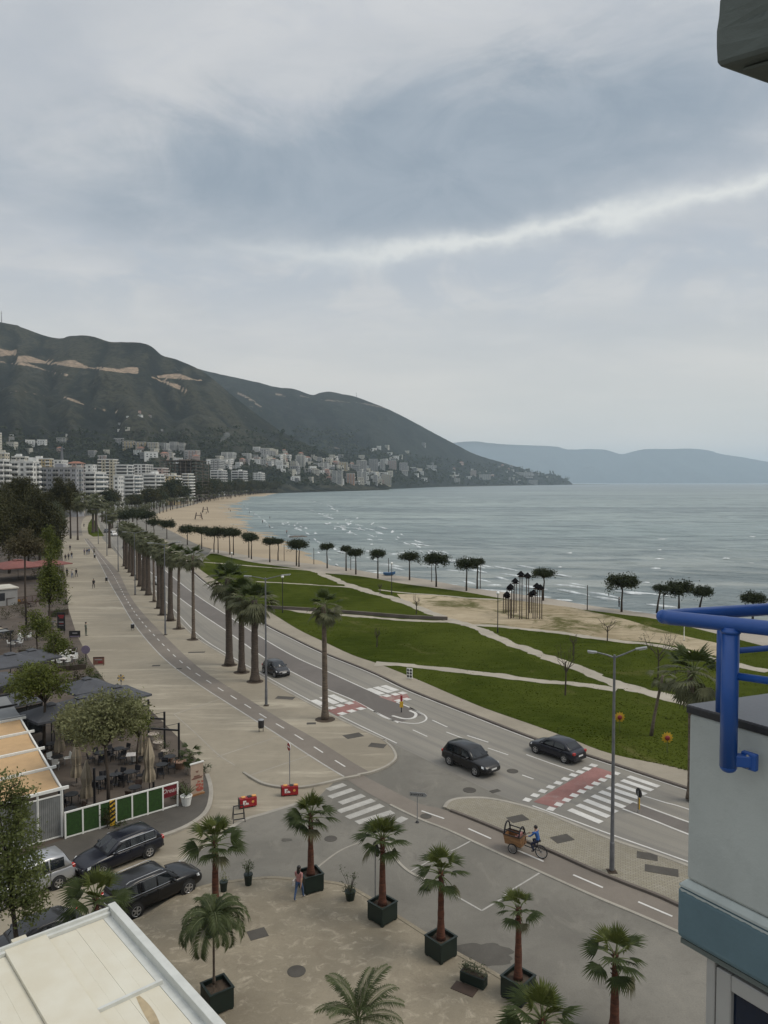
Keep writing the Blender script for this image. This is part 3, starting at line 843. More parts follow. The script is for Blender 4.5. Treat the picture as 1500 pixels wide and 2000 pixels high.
kerb('avenue_kerb', smooth_line([at(*q, pz) for q in kl_px[2:]], 4), .24, .15)
bl = [(164, 1052), (188, 1088), (212, 1134), (234, 1172), (260, 1216), (296, 1261), (334, 1298), (390, 1338), (446, 1374), (495, 1405), (538, 1432), (591, 1467), (640, 1498), (672, 1517)]
br = [(172, 1052), (200, 1084), (230, 1116), (252, 1160), (276, 1194), (320, 1240), (380, 1297), (428, 1330), (480, 1362), (549, 1405), (616, 1443), (670, 1477), (700, 1496), (722, 1508)]
strip('bicycle_lane', pl([*bl], pz), pl([*br], pz), pz + .006, M['bike'], 120, label='brownish asphalt bicycle lane curving through the promenade')
P_ = Paint(pz + .012)
cl = [((a[0] * .45 + b[0] * .55), (a[1] * .45 + b[1] * .55)) for a, b in zip(bl, br)]
P_.dashes(pl(cl, pz), 1.5, 1.9, .12)
lb = pl(bl, pz)
P_.build('bicycle_lane_marking', 'paint', 'white dashes on the bicycle lane')
P_ = Paint(pz + .012)
P_.line(lb, .14)
P_.build('bicycle_lane_edge', 'paint_worn', 'worn pale edge line of the bicycle lane')
P_ = Paint(pz + .005)
for a, b in (((424, 1478), (540, 1440)), ((489, 1514), (585, 1482)), ((585, 1482), (606, 1474)), ((340, 1395), (470, 1352))):
 P_.line([at(*a, pz), at(*b, pz)], .10)
P_.line(smooth_line([at(*q, pz) for q in ((340, 1395), (380, 1430), (424, 1472), (459, 1495))], 4), .08)
P_.build('paving_joint', 'kerb', 'pale joint lines in the promenade concrete')
ap = [(150, 1686), (240, 1653), (330, 1628), (378, 1606), (404, 1583), (412, 1553), (410, 1528), (404, 1508), (432, 1492), (459, 1496), (476, 1509), (496, 1521), (540, 1536), (570, 1538), (600, 1536), (640, 1528), (650, 1530), (618, 1560), (585, 1568), (520, 1588), (470, 1604), (420, 1640), (300, 1716), (190, 1790), (60, 1850), (-60, 1900), (-60, 1770)]
sheet('promenade_mouth', [at(*q) for q in ap], .006, .03, M['promenade'], 'pale concrete mouth of the promenade by the red barriers')
# ---- herringbone island and bicycle lane (right)
def paver_mat():
 m, g = new_mat('herringbone_pavers')
 p = g.node('ShaderNodeNewGeometry').outputs['Position']
 r = g.node('ShaderNodeVectorRotate', rotation_type='Z_AXIS'); g.put(r.inputs['Vector'], p); r.inputs['Angle'].default_value = rad(18)
 b = g.node('ShaderNodeTexBrick')
 g.put(b.inputs['Vector'], r.outputs[0])
 b.inputs['Scale'].default_value = 1.0
 b.inputs['Brick Width'].default_value = 0.26; b.inputs['Row Height'].default_value = 0.14; b.inputs['Mortar Size'].default_value = 0.013
 b.inputs['Color1'].default_value = (0.245, 0.222, 0.165, 1); b.inputs['Color2'].default_value = (0.285, 0.262, 0.212, 1); b.inputs['Mortar'].default_value = (0.14, 0.125, 0.095, 1)
 n = g.noise(p, 0.35, 5, 0.6)
 c = g.mix(g.math('MULTIPLY', g.step(n, 0.35, 0.7), 0.4), b.outputs[0], (0.16, 0.145, 0.115))
 finish(g, c, 0.85, 0, (b.outputs[1], -0.3, 0.02), 0.25)
 return m
M['pavers'] = paver_mat()
isl_top = [(868, 1577), (876, 1566), (892, 1560), (918, 1558), (952, 1559), (1000, 1568), (1060, 1585), (1112, 1606), (1191, 1638), (1270, 1664), (1345, 1691), (1600, 1790)]
isl_bot = [(1600, 1885), (1345, 1774), (1285, 1747), (1220, 1722), (1149, 1693), (1080, 1662), (1000, 1629), (930, 1600), (880, 1581)]
it, ib = smooth_line([at(*q, pz) for q in isl_top], 4), smooth_line([at(*q, pz) for q in isl_bot], 4)
sheet('paved_island', it + ib, pz, .14, M['pavers'], 'pavement island of small concrete pavers beside the avenue')
kerb('island_kerb', it, .26, .15)
kerb('island_kerb', ib, .2, .145, 'kerb_dark')
bu = pl([(700, 1510), (760, 1541), (820, 1570), (866, 1581), (930, 1606), (1000, 1636), (1080, 1669), (1149, 1700), (1220, 1729), (1285, 1754), (1345, 1781), (1600, 1894)])
bd = pl([(672, 1519), (712, 1545), (762, 1572), (820, 1600), (876, 1622), (950, 1656), (1056, 1704), (1159, 1750), (1250, 1788), (1345, 1830), (1450, 1880), (1600, 1960)])
strip('bicycle_lane', bd, bu, .012, M['bike'], 90, label='brown bicycle lane below the paved island')
P_ = Paint(.024)
cl = [((a + b) / 2) for a, b in zip(resample(bd, 60), resample(bu, 60))]
P_.dashes(cl[14:], 1.75, 1.9, .13, .3)
P_.build('bicycle_lane_marking', 'paint', 'long white dashes on the bicycle lane below the island')
kerb('bicycle_lane_edge', bd[12:], .2, .05)
# ---- pavement between avenue and lawn, lawns, paths
lawn_l = [(318, 1050), (340, 1068), (364, 1088), (388, 1110), (424, 1135), (470, 1163), (528, 1196), (582, 1229), (632, 1253), (688, 1279), (741, 1297), (813, 1326), (880, 1355), (947, 1383), (1053, 1420), (1120, 1445), (1197, 1473), (1337, 1503), (1600, 1575), (1900, 1660)]
LL = smooth_line([at(*q, pz) for q in lawn_l], 4)
KR = smooth_line([at(*q, pz) for q in kr_px[2:]], 4)
sheet('seafront_pavement', KR + LL[::-1], pz, .14, M['pavement'], 'pale pavement between the avenue and the lawn')
kerb('avenue_kerb', KR, .26, .155, 'kerb_dark')
up = [(394, 1100), (402, 1088), (416, 1081), (450, 1089), (492, 1098), (548, 1106), (604, 1114), (640, 1120), (690, 1124), (738, 1131), (780, 1139), (840, 1147), (907, 1156), (980, 1169), (1060, 1182), (1157, 1193), (1220, 1201), (1280, 1209), (1400, 1238), (1500, 1264), (1700, 1312)]
UP = smooth_line([at(*q, pz) for q in up], 4)
lawn_poly = LL[12:] + UP[::-1]
sheet('lawn', lawn_poly, pz + .02, .16, M['lawn'], 'green park lawn between the avenue and the sea')
sheet('seaside_promenade', UP + [Vector((200, 62, 0))] + [p for p in edge[1:]] + [at(562, 1097), at(492, 1087), at(414, 1073)], pz - .02, .10, M['seaside'], 'pale paved walk between the lawn and the sea')
lz = pz + .02
def gpath(name, pix, w, label, m='path', wz=0.012):
 pts = smooth_line([at(x, y, lz) for x, y in pix], 6)
 n = max(24, int(length(pts) / .6)); pts = resample(pts, n)
 L, Rr = [], []
 for i, p in enumerate(pts):
  d = pts[min(i + 1, n - 1)] - pts[max(i - 1, 0)]
  k = Vector((-d.y, d.x, 0)).normalized()
  j = .42 * w * noise.noise(Vector((p.x * .35, p.y * .35, 2))) + .24 * w * noise.noise(Vector((p.x * 1.4, p.y * 1.4, 9)))
  j2 = .32 * w * noise.noise(Vector((p.x * .35, p.y * .35, 22))) + .24 * w * noise.noise(Vector((p.x * 1.4, p.y * 1.4, 29)))
  L.append(p + k * (w / 2 + j)); Rr.append(p - k * (w / 2 + j2))
 return strip(name, L, Rr, lz + wz, M[m], n, label=label)
sand_px = [(775, 1160), (840, 1162), (913, 1168), (1000, 1172), (1063, 1180), (1120, 1187), (1150, 1194), (1215, 1208), (1280, 1227), (1345, 1244), (1420, 1262), (1420, 1285), (1345, 1268), (1280, 1255), (1207, 1250), (1147, 1242), (1037, 1229), (930, 1222), (880, 1210), (820, 1186), (784, 1170)]
sheet('worn_sandy_ground', smooth_line([at(*q, lz) for q in sand_px], 4), lz + .006, .05, M['dry_lawn'], 'bare sandy patch with thin dry grass around the bird posts')
gpath('path', [(604, 1113), (624, 1119), (674, 1140), (716, 1154), (780, 1173), (873, 1209), (923, 1223), (993, 1255), (1080, 1287), (1147, 1313), (1207, 1336), (1280, 1357), (1400, 1388), (1600, 1440)], 2.0, 'pale gravel path running diagonally across the lawn')
gpath('path', [(733, 1296), (780, 1298), (838, 1304), (893, 1310), (993, 1322), (1080, 1333), (1140, 1339), (1205, 1347)], 1.5, 'pale gravel path crossing the lawn near the avenue', wz=.016)
gpath('path', [(512, 1186), (560, 1190), (604, 1196), (660, 1200), (740, 1207), (800, 1212), (860, 1214), (905, 1217)], 1.5, 'pale path beside the low grey wall', wz=.016)
gpath('path', [(900, 1220), (960, 1222), (1037, 1230), (1100, 1237), (1147, 1244), (1207, 1252), (1290, 1262), (1400, 1290), (1500, 1312)], 1.5, 'pale path along the near edge of the sandy patch', wz=.02)
gpath('path', [(500, 1136), (560, 1139), (620, 1143), (680, 1147), (720, 1153)], 1.0, 'thin pale path across the upper lawn', wz=.016)
gpath('path', [(398, 1098), (450, 1102), (520, 1108), (580, 1112), (615, 1115)], 1.1, 'thin pale path at the far end of the lawn', wz=.016)
gpath('path', [(740, 1152), (790, 1158), (850, 1162), (913, 1168), (985, 1172)], .9, 'thin pale path along the far edge of the sandy patch', wz=.022)
w_ = MB()
wl = [at(*q, lz) for q in [(517, 1188), (604, 1193), (660, 1197), (740, 1203), (800, 1208), (874, 1211)]]
for a, b in zip(wl, wl[1:]): w_.bar(a + Vector((0, 0, .25)), b + Vector((0, 0, .25)), .35, .5)
tag(w_.build('low_wall', M['kerb_dark'], fix=True), 'low grey wall along the middle lawn path', 'wall')
# ---- plaza
plz = pz
plaza_px = [(180, 1850), (230, 1812), (283, 1790), (345, 1752), (400, 1731), (450, 1722), (523, 1714), (571, 1717), (625, 1721), (670, 1728), (707, 1745), (755, 1776), (802, 1806), (835, 1827), (894, 1863), (963, 1900), (1030, 1944), (1100, 1990), (1200, 2070), (1300, 2200)]
PZ = smooth_line([at(*q, plz) for q in plaza_px], 4)
sheet('plaza', PZ + [Vector((14, 6, 0)), Vector((-30, 6, 0)), Vector((-30, 26, 0))], plz, .14, M['plaza'], 'mottled pale concrete plaza in front of the building')
kerb('plaza_kerb', PZ, .24, .15, 'plaza')
def patch(px, py, w, h, m, z, label, seed):
 c = at(px, py, z); mb = MB(); n = 40; pts = []
 for i in range(n):
  a = 2 * math.pi * i / n; k = 1 + .45 * noise.noise(Vector((math.cos(a) * 1.4, math.sin(a) * 1.4, seed))) + .2 * noise.noise(Vector((math.cos(a) * 4, math.sin(a) * 4, seed)))
  pts.append((c.x + w * k * math.cos(a), c.y + h * k * math.sin(a)))
 mb.prism(pts, z - .002, z); structure(mb.build('damp_stain', m), label)
M['damp'] = ground_mat('damp_dark_asphalt', (0.095, 0.088, 0.076), .2, .5, .25)
M['damp_pale'] = ground_mat('slightly_darker_asphalt', (0.150, 0.140, 0.121), .15, .3, .25)
patch(935, 1862, 1.5, .8, M['damp'], .005, 'dark damp stain on the asphalt beside the trough planter', 1.3)
patch(560, 1640, .35, .2, M['damp'], .012, 'small oil stain near the barriers', 7.7)
# ---- restaurant pavement
walk_px = [(404, 1512), (410, 1530), (412, 1552), (404, 1582), (378, 1605), (330, 1627), (240, 1652), (150, 1683), (90, 1705), (0, 1738), (-200, 1815), (-600, 1980)]
WK = smooth_line([at(*q, pz) for q in walk_px], 4)
fence_px = [(-700, 1900), (-200, 1740), (60, 1662), (128, 1638), (347, 1574), (385, 1548), (396, 1520)]
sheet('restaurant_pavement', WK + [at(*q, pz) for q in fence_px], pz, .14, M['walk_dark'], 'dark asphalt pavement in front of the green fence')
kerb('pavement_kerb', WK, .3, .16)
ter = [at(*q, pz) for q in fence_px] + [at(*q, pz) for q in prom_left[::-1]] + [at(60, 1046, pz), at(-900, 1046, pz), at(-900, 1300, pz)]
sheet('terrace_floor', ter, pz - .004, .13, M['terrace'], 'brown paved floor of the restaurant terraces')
# ---- far left fork: side road, path, grass wedge
fz = .03
def poly(name, pix, z, m, label): return sheet(name, [at(*q, z) for q in pix], z, .05, m, label)
poly('far_promenade', [(100, 1046), (200, 1052), (190, 1006), (160, 985), (100, 990), (60, 1010)], fz, M['promenade'], 'pale far end of the promenade beyond the lone palm')
poly('far_road', [(112, 1046), (113, 1032), (118, 1020), (132, 1010), (150, 1005), (167, 1002), (172, 1006), (162, 1014), (158, 1026), (161, 1044), (163, 1047)], fz + .006, M['bike'], 'grey road curving behind the lone palm')
poly('grass_wedge', [(173, 1043), (171, 1032), (173, 1022), (180, 1012), (188, 1020), (194, 1032), (203, 1047), (182, 1048)], fz + .02, M['lawn'], 'small wedge of grass under the thick palms')
kerb('far_kerb', pl([(113, 1030), (119, 1018), (133, 1008), (152, 1003), (172, 1000)]), .9, .2)
def cover(name, pix, size, z, label, rz=0.0, rnd_=False):
 p = at(*pix, z); mb = MB()
 if rnd_: mb.lathe([(size, -.02), (size, .008), (size * .9, .012)], 20)
 else: mb.box(-size[0] / 2, -size[1] / 2, -.02, size[0] / 2, size[1] / 2, .012)
 o = mb.build(name, M['manhole'], loc=(p.x, p.y, z), rz=rz)
 return tag(o, label, 'manhole cover' if rnd_ else 'access cover', 'iron covers let into the paving')
cover('manhole_cover', (579, 1897), .40, pz, 'round iron manhole cover in the middle of the plaza', rnd_=True)
cover('manhole_cover', (646, 1638), .38, .004, 'round manhole cover on the side street behind the leftmost planters', rnd_=True)
cover('manhole_cover', (832, 1594), .36, .020, 'round manhole cover on the bicycle lane by the arrow sign', rnd_=True)
cover('manhole_cover', (917, 1543), .45, .012, 'round manhole cover on the avenue behind the island tip', rnd_=True)
cover('manhole_cover', (1001, 1506), .42, .012, 'round manhole cover just ahead of the black sport utility car', rnd_=True)
cover('manhole_cover', (313, 1600), .42, pz, 'round manhole cover on the dark pavement behind the estate car', rnd_=True)
cover('drain_cover', (967, 1545), (.7, .4), .010, 'small square drain cover on the avenue beside the island tip', .5)
cover('access_cover', (503, 1824), (.85, .75), pz, 'square iron cover in the left part of the plaza', .45)
cover('access_cover', (1011, 1599), (1.2, .8), pz, 'square dark cover near the tip of the paved island', .4)
cover('access_cover', (1098, 1638), (1.2, .8), pz, 'square dark cover on the island behind the cargo tricycle', .4)
cover('access_cover', (1292, 1700), (1.7, .8), pz, 'long dark cover on the island to the right of the lamp post', -.35)
cover('access_cover', (1264, 1672), (1.1, .8), pz, 'small dark cover on the island near the avenue kerb', -.35)
cover('access_cover', (690, 1437), (1.5, 1.0), pz, 'dark cover on the palm strip by the junction tip', .5)
cover('access_cover', (737, 1456), (1.3, .9), pz, 'dark cover at the very tip of the palm strip', -.3)
cover('access_cover', (557, 1363), (1.8, .9), pz, 'dark cover between the lamp post and the lone palm', -.2)
cover('access_cover', (608, 1413), (.8, .5), pz, 'small cover left of the lone palm base', .1)
cover('access_cover', (384, 1274), (2.0, .6), pz, 'slim cover on the palm strip right of the second street lamp', .1)
cover('access_cover', (305, 1300), (.9, .6), pz, 'small lone cover on the open promenade', .1)
cover('access_cover', (350, 1306), (.6, .5), pz, 'tiny cover beside the bicycle lane', .1)
# ------------------------------------------------------------------ hills
def hill_mat(name, dark, mid, grass, bare, tint=0.0):
 m, g = new_mat(name)
 p = g.node('ShaderNodeNewGeometry').outputs['Position']
 at_ = g.node('ShaderNodeAttribute', attribute_name='bare', attribute_type='GEOMETRY').outputs['Fac']
 a = g.noise(g.scale(p, (1, 1, 1.6)), 0.0035, 6, 0.62, 0.6)
 b = g.noise(p, 0.018, 6, 0.68, 0.4)
 f = g.noise(p, 0.075, 4, 0.7)
 c = g.mix(g.step(a, 0.36, 0.66), dark, mid)
 sp = g.node('ShaderNodeAttribute', attribute_name='relief_tone', attribute_type='GEOMETRY').outputs['Fac']
 b2 = g.math('ADD', b, g.math('MULTIPLY', g.math('SUBTRACT', sp, 0.16), 0.55))
 c = g.mix(g.math('MULTIPLY', g.step(b2, 0.44, 0.66), 0.85), c, grass)
 c = g.mix(g.math('MULTIPLY', g.math('SUBTRACT', 1.0, g.step(sp, 0.0, 0.11)), 0.6), c, mul(dark, 0.7))  # paler spurs and darker gullies: scrub cover, plus relief shade put into the colour
 c = g.mix(g.math('MULTIPLY', g.step(f, 0.44, 0.62), 0.75), c, mul(dark, 0.62))
 c = g.mix(g.math('MULTIPLY', g.step(g.noise(p, 0.03, 5, 0.75), 0.63, 0.72), 0.5), c, (0.23, 0.20, 0.155))
 bb = g.math('ADD', at_, g.math('MULTIPLY', g.math('SUBTRACT', b, 0.5), 0.7))
 c = g.mix(g.step(bb, 0.42, 0.66), c, g.mix(g.step(f, .4, .6), bare, mul(bare, .6)))
 finish(g, c, 0.95, 0, (f, 0.8, 6.0), 0.1)
 return m
M['hill_near'] = hill_mat('scrub_hillside', (0.008, 0.011, 0.009), (0.017, 0.021, 0.014), (0.046, 0.045, 0.029), (0.30, 0.23, 0.165))
M['hill_far'] = hill_mat('far_scrub_hillside', (0.007, 0.011, 0.010), (0.013, 0.019, 0.015), (0.024, 0.030, 0.023), (0.22, 0.18, 0.145))
def fbm(x, y, z, o=5):
 return noise.fractal(Vector((x, y, z)), 0.9, 2.1, o)
def hill(name, ridge, foot, m, label, bare=(), nu=240, nv=90, amp=1.0, prof=1.25, seed=0.0, gul=0.05):
 """ridge: (px, py, Y); foot: (px, Y, z). A slope from the foot line up to the ridge and down behind it."""
 rp = smooth_line([atd(x, y, Y) for x, y, Y in ridge], 8)
 fp = smooth_line([Vector(((x - 750) / FPX * Y, Y, z)) for x, Y, z in foot], 8)
 Rg, Ft = resample(rp, nu), resample(fp, nu)
 def by_bearing(line, b):
  for p, q in zip(line, line[1:]):
   b0, b1 = p.x / p.y, q.x / q.y
   if b0 <= b <= b1: return p.lerp(q, (b - b0) / (b1 - b0) if b1 > b0 else 0)
  return line[0] if b < line[0].x / line[0].y else line[-1]
 b0, b1 = rp[0].x / rp[0].y, rp[-1].x / rp[-1].y
 verts, at_b, at_d = [], [], []
 back = nv // 3
 for i in range(nu):
  b = b0 + (b1 - b0) * i / (nu - 1)
  r, f = by_bearing(rp, b), by_bearing(fp, b)
  h = r.z - f.z
  span = r.y - f.y
  for j in range(nv + back):
   if j < nv:
    t = j / (nv - 1)
    q = f.lerp(r, t)
    z = f.z + h * (0.30 * t + 0.70 * t ** (prof * 1.6))
    w = math.sin(math.pi * min(1, t)) ** 0.8
    s = fbm(q.x * .0016 + seed, q.y * .0011, seed, 4)
    gl = abs(noise.noise(Vector((b * 17 + 1.5 * s + t * 1.6 + seed, t * 1.9 + b * 3, seed))) + .45 * noise.noise(Vector((b * 44 + s, t * 4.2, seed + 2))))
    d = (0.20 * s - gul * 2.6 * (0.35 - gl)) * h * w
    d += amp * 7 * fbm(q.x * .012, q.y * .012, seed + 4, 4) * min(1, w * 1.4 + .05)
    z += d
    lim = EYE + (r.z - EYE) * q.y / r.y
    if t < 0.999: z = min(z, lim - 0.006 * span * (1 - t) - 0.4)
    z = max(z, f.z - 1.0 + 0 * t)
   else:
    t = (j - nv + 1) / back
    q = r + Vector((r.x, r.y, 0)).normalized() * span * 1.1 * t
    z = r.z * (1 - t) + (-8) * t + 25 * amp * fbm(q.x * .003, q.y * .003, seed + 8, 3) * math.sin(math.pi * t) * .5
    q = Vector((q.x, q.y, z))
   if j == nv - 1: z = r.z + amp * 1.6 * fbm(q.x * .02, q.y * .02, seed, 3)
   verts.append((q.x, q.y, z))
   bv = 0.0
   for line, width, str_ in bare:
    for (xa, ya), (xb, yb) in zip(line, line[1:]):
     px_ = 750 + FPX * q.x / q.y
     if xa <= px_ <= xb and j < nv:
      yy = ya + (yb - ya) * (px_ - xa) / (xb - xa)
      py_ = 942 - (z - EYE) / q.y * FPX
      wv = width * (0.55 + .9 * noise.noise(Vector((px_ * .03, 4, seed))))
      dd = (py_ - yy)
      if -wv * 1.6 < dd < wv * .6: bv = max(bv, str_ * (1 - abs((dd + wv * .5) / (wv * 1.1)) ** 2))
   at_b.append(max(0, bv)); at_d.append(gl)
 tot = nv + back
 faces = [(i * tot + j, (i + 1) * tot + j, (i + 1) * tot + j + 1, i * tot + j + 1) for i in range(nu - 1) for j in range(tot - 1)]
 me = bpy.data.meshes.new(name); me.from_pydata(verts, [], faces); me.materials.append(m)
 a = me.attributes.new('bare', 'FLOAT', 'POINT'); a.data.foreach_set('value', at_b)
 a = me.attributes.new('relief_tone', 'FLOAT', 'POINT'); a.data.foreach_set('value', at_d)
 me.polygons.foreach_set('use_smooth', [True] * len(me.polygons)); me.update()
 return structure(link_mesh(name, me), label)
cut = [([(-60, 690), (0, 696), (40, 694)], 13, 1.0), ([(40, 705), (100, 712), (130, 715), (190, 721), (240, 726), (275, 731)], 9, 1.0),
 ([(100, 706), (150, 718), (200, 724), (250, 730)], 6, 1.0), ([(296, 738), (330, 752), (370, 768)], 6, .9), ([(310, 738), (350, 740), (395, 745)], 7, 1.0),
 ([(-60, 704), (60, 716), (140, 738)], 5, .7), ([(120, 775), (150, 786), (190, 800), (235, 806)], 4, .8), ([(0, 760), (60, 770), (110, 778)], 3, .6)]
hillA = hill('hill', [(-1200, 560, 2500), (-600, 560, 2500), (-300, 588, 2550), (0, 629, 2600), (45, 641, 2620), (90, 656, 2620), (118, 661, 2600), (140, 656, 2550), (180, 657, 2500), (215, 667, 2450), (270, 669, 2430), (295, 676, 2430), (318, 695, 2450), (345, 702, 2470), (372, 713, 2500), (398, 727, 2520), (430, 752, 2500), (470, 785, 2450), (510, 815, 2400), (560, 848, 2350), (610, 872, 2330), (650, 893, 2320), (700, 915, 2300), (760, 935, 2280)],
   [(-1200, 900, 0), (-400, 900, 0), (0, 950, 0), (200, 1050, 0), (400, 1250, 0), (560, 1560, 0), (650, 1800, 0), (760, 2200, 0)],
   M['hill_near'], 'big scrub covered hill with a bare road cut behind the apartments', bare=cut, nu=330, nv=110, seed=1.7, prof=1.15, gul=.06)
hillB = hill('hill', [(280, 690, 4100), (360, 712, 4150), (400, 724, 4200), (450, 735, 4250), (500, 746, 4300), (540, 756, 4350), (575, 760, 4400), (608, 771, 4450), (625, 767, 4480), (645, 765, 4500), (670, 770, 4550), (695, 775, 4600), (725, 786, 4700), (760, 800, 4800), (800, 820, 5000), (850, 847, 5200), (890, 868, 5400), (930, 888, 5650), (980, 903, 5900), (1020, 915, 6100), (1045, 923, 6250), (1060, 927, 6350), (1075, 925, 6450), (1095, 932, 6600), (1110, 939, 6750), (1118, 945, 6900)],
   [(280, 1700, 0), (500, 1900, 0), (620, 2050, 0), (740, 2330, 0), (860, 3480, -1), (950, 4400, -1), (1030, 5300, -1), (1100, 6450, -1), (1118, 6850, -1)],
   M['hill_far'], 'second hill sloping down to the cape across the bay', nu=320, nv=90, seed=5.1, prof=1.1, gul=.035,
   bare=[([(466, 770), (490, 782), (518, 800)], 5, .9), ([(538, 772), (560, 776)], 8, .8), ([(585, 775), (640, 784), (700, 788), (760, 800)], 3, .7), ([(640, 876), (690, 880)], 5, .6)])
hillC = hill('far_hills', [(640, 905, 21750), (760, 880, 21750), (860, 868, 21750), (920, 862, 21750), (955, 865, 21600), (990, 868, 21450), (1040, 870, 21300), (1085, 872, 21300), (1110, 878, 21300), (1150, 877, 21300), (1185, 879, 21300), (1213, 887, 21300), (1240, 881, 21300), (1265, 877, 21300), (1310, 877, 21450), (1350, 876, 21450), (1385, 880, 21450), (1410, 887, 21450), (1450, 893, 21450), (1500, 902, 21450), (1600, 918, 21450), (1750, 925, 21450), (2000, 920, 21450), (2300, 905, 21450)],
   [(640, 19500, -2), (1200, 19200, -2), (1600, 19200, -2), (2300, 19200, -2)], M['hill_far'], 'pale blue hills far across the bay', nu=200, nv=40, amp=2.0, seed=9.4, gul=.02)
deps = bpy.context.evaluated_depsgraph_get()
bpy.context.view_layer.update()
TREES_BVH = [BVHTree.FromPolygons([tuple(v.co) for v in o.data.vertices], [tuple(p.vertices) for p in o.data.polygons]) for o in (hillA, hillB)]
def on_slope(px, py):
 """point of the hillside (or the flat) seen at this place of the photograph"""
 d = ray(px, py).normalized(); best = None
 for b in TREES_BVH:
  h = b.ray_cast(Vector((0, 0, EYE)), d)
  if h[0] is not None and (best is None or h[3] < best[1]): best = (h[0], h[3])
 if d.z < 0:
  t = -EYE / d.z
  if best is None or t < best[1]: return Vector((0, 0, EYE)) + d * t
 return best[0] if best else None
def ground_z(x, y):
 z = 0.0
 for b in TREES_BVH:
  h = b.ray_cast(Vector((x, y, 3000)), Vector((0, 0, -1)))
  if h[0] is not None: z = max(z, h[0].z)
 return z
# ---- air over the bay
hz = MB(); hz.box(-14000, -2400, -10, 26000, 30000, 1000)
m_, g_h = new_mat('bay_haze')
vol = g_h.node('ShaderNodeVolumePrincipled')
vol.inputs['Color'].default_value = (0.74, 0.885, 1.0, 1)
vol.inputs['Density'].default_value = 0.000054
vol.inputs['Anisotropy'].default_value = 0.0
o_ = g_h.node('ShaderNodeOutputMaterial'); g_h.t.links.new(vol.outputs[0], o_.inputs['Volume'])
ho = hz.build('haze', m_)
tag(ho, 'thin bluish haze hanging over the bay', None, None, 'stuff')
# ------------------------------------------------------------------ palms, pines and trees
def in_poly(x, y, P):
 c = False; j = len(P) - 1
 for i in range(len(P)):
  if (P[i].y > y) != (P[j].y > y) and x < (P[j].x - P[i].x) * (y - P[i].y) / (P[j].y - P[i].y) + P[i].x: c = not c
  j = i
 return c
lp2 = [Vector((q.x, q.y)) for q in lawn_poly[::3]]
path_bvh = BVHTree.FromPolygons([], []) if False else None
pv, pf = [], []
for o in COL.objects:
 if o.name.split('.')[0] in ('path', 'worn_sandy_ground'):
  b = len(pv); pv += [tuple(v.co) for v in o.data.vertices]; pf += [tuple(b + i for i in f.vertices) for f in o.data.polygons]
path_bvh = BVHTree.FromPolygons(pv, pf)
mb = MB(); gr = random.Random(12); k = 0
while k < 34000:
 px, py = gr.uniform(390, 1500), gr.uniform(1085, 1560)
 q = at(px, py, lz)
 if not in_poly(q.x, q.y, lp2): k += .2; continue
 k += 1
 n1 = noise.noise(Vector((q.x * .25, q.y * .25, 3))); s = .045 + .05 * gr.random() + .05 * max(0, n1)
 h = path_bvh.ray_cast(Vector((q.x, q.y, 5)), Vector((0, 0, -1)))
 if h[0] is not None and gr.random() > .06: continue
 for j in range(2):
  a = gr.uniform(0, 6.28); d = Vector((math.cos(a), math.sin(a), 0)) * s * .9; e = Vector((gr.uniform(-1, 1), gr.uniform(-1, 1), 0)) * s * .8
  mb.add([q - d, q + d, q + e + Vector((0, 0, s * gr.uniform(.25, .6)))], [(0, 1, 2)])
tag(mb.build('grass', M['blade']), 'short uneven tufts of grass all over the park lawn', None, None, 'stuff')
def rdir(r):
 z = r.uniform(-1, 1); a = r.uniform(0, 2 * math.pi); s = math.sqrt(1 - z * z)
 return Vector((s * math.cos(a), s * math.sin(a), z))
def fan_leaf(mb, r, base, az, elev, stalk, R, n=15, droop=0.25, spread=2.5, fine=1):
 """one fan-palm leaf: an arched stalk and a pleated hand of narrow blades with drooping tips"""
 d = Vector((math.cos(az), math.sin(az), 0)); up = Vector((0, 0, 1))
 pts = []
 for i in range(5):
  t = i / 4
  e = elev - droop * t * t * 1.4
  p = (pts[-1] if pts else base) + ((d * math.cos(e) + up * math.sin(e)) * stalk / 4 if i else Vector())
  pts.append(p)
 mb.mi = 1
 mb.tube(pts, [.035, .026, .02, .016, .012], 4, False)
 mb.mi = 0
 e = elev - droop * 1.4
 f = (d * math.cos(e) + up * math.sin(e)).normalized()
 side = f.cross(up)
 side = side.normalized() if side.length > .05 else Vector((-d.y, d.x, 0))
 nor = side.cross(f).normalized()
 c = pts[-1]
 tilt = r.uniform(-.35, .35)
 s2 = side * math.cos(tilt) + nor * math.sin(tilt); nor = nor * math.cos(tilt) - side * math.sin(tilt); side = s2
 for k in range(n):
  a = (k / (n - 1) - .5) * spread * 1.06 + r.uniform(-.04, .04)
  v = f * math.cos(a) + side * math.sin(a)
  v = (v + nor * (.16 * math.cos(a * 1.2) + .05)).normalized()
  L = R * (1 - .16 * abs(a / spread * 2) ** 2) * r.uniform(.9, 1.08)
  w = R * spread / n * .36
  cr = v.cross(nor).normalized()
  m_ = c + v * L * .52
  tip = c + v * L * .93 - up * L * (.10 + .28 * droop + r.uniform(0, .14))
  fold = nor * w * .38
  mb.add([c, m_ - cr * w + fold * -.5, m_ + fold, m_ + cr * w - fold * .5, tip],
   [(0, 1, 2), (0, 2, 3), (1, 4, 2), (2, 4, 3)])
def fan_leaf_meshes(tagname, mats, count, stalk, R, n, seed, droop):
 out = []
 for i in range(count):
  r = random.Random(seed + i); mb = MB()
  fan_leaf(mb, r, Vector((0, 0, 0)), 0, 0, stalk * r.uniform(.85, 1.15), R * r.uniform(.9, 1.1), n, droop * r.uniform(.6, 1.4))
  out.append(mb.mesh(tagname, mats))
 return out
leafA = fan_leaf_meshes('fan_leaf', [M['fan'], M['petiole']], 5, .55, .62, 20, 10, .22)
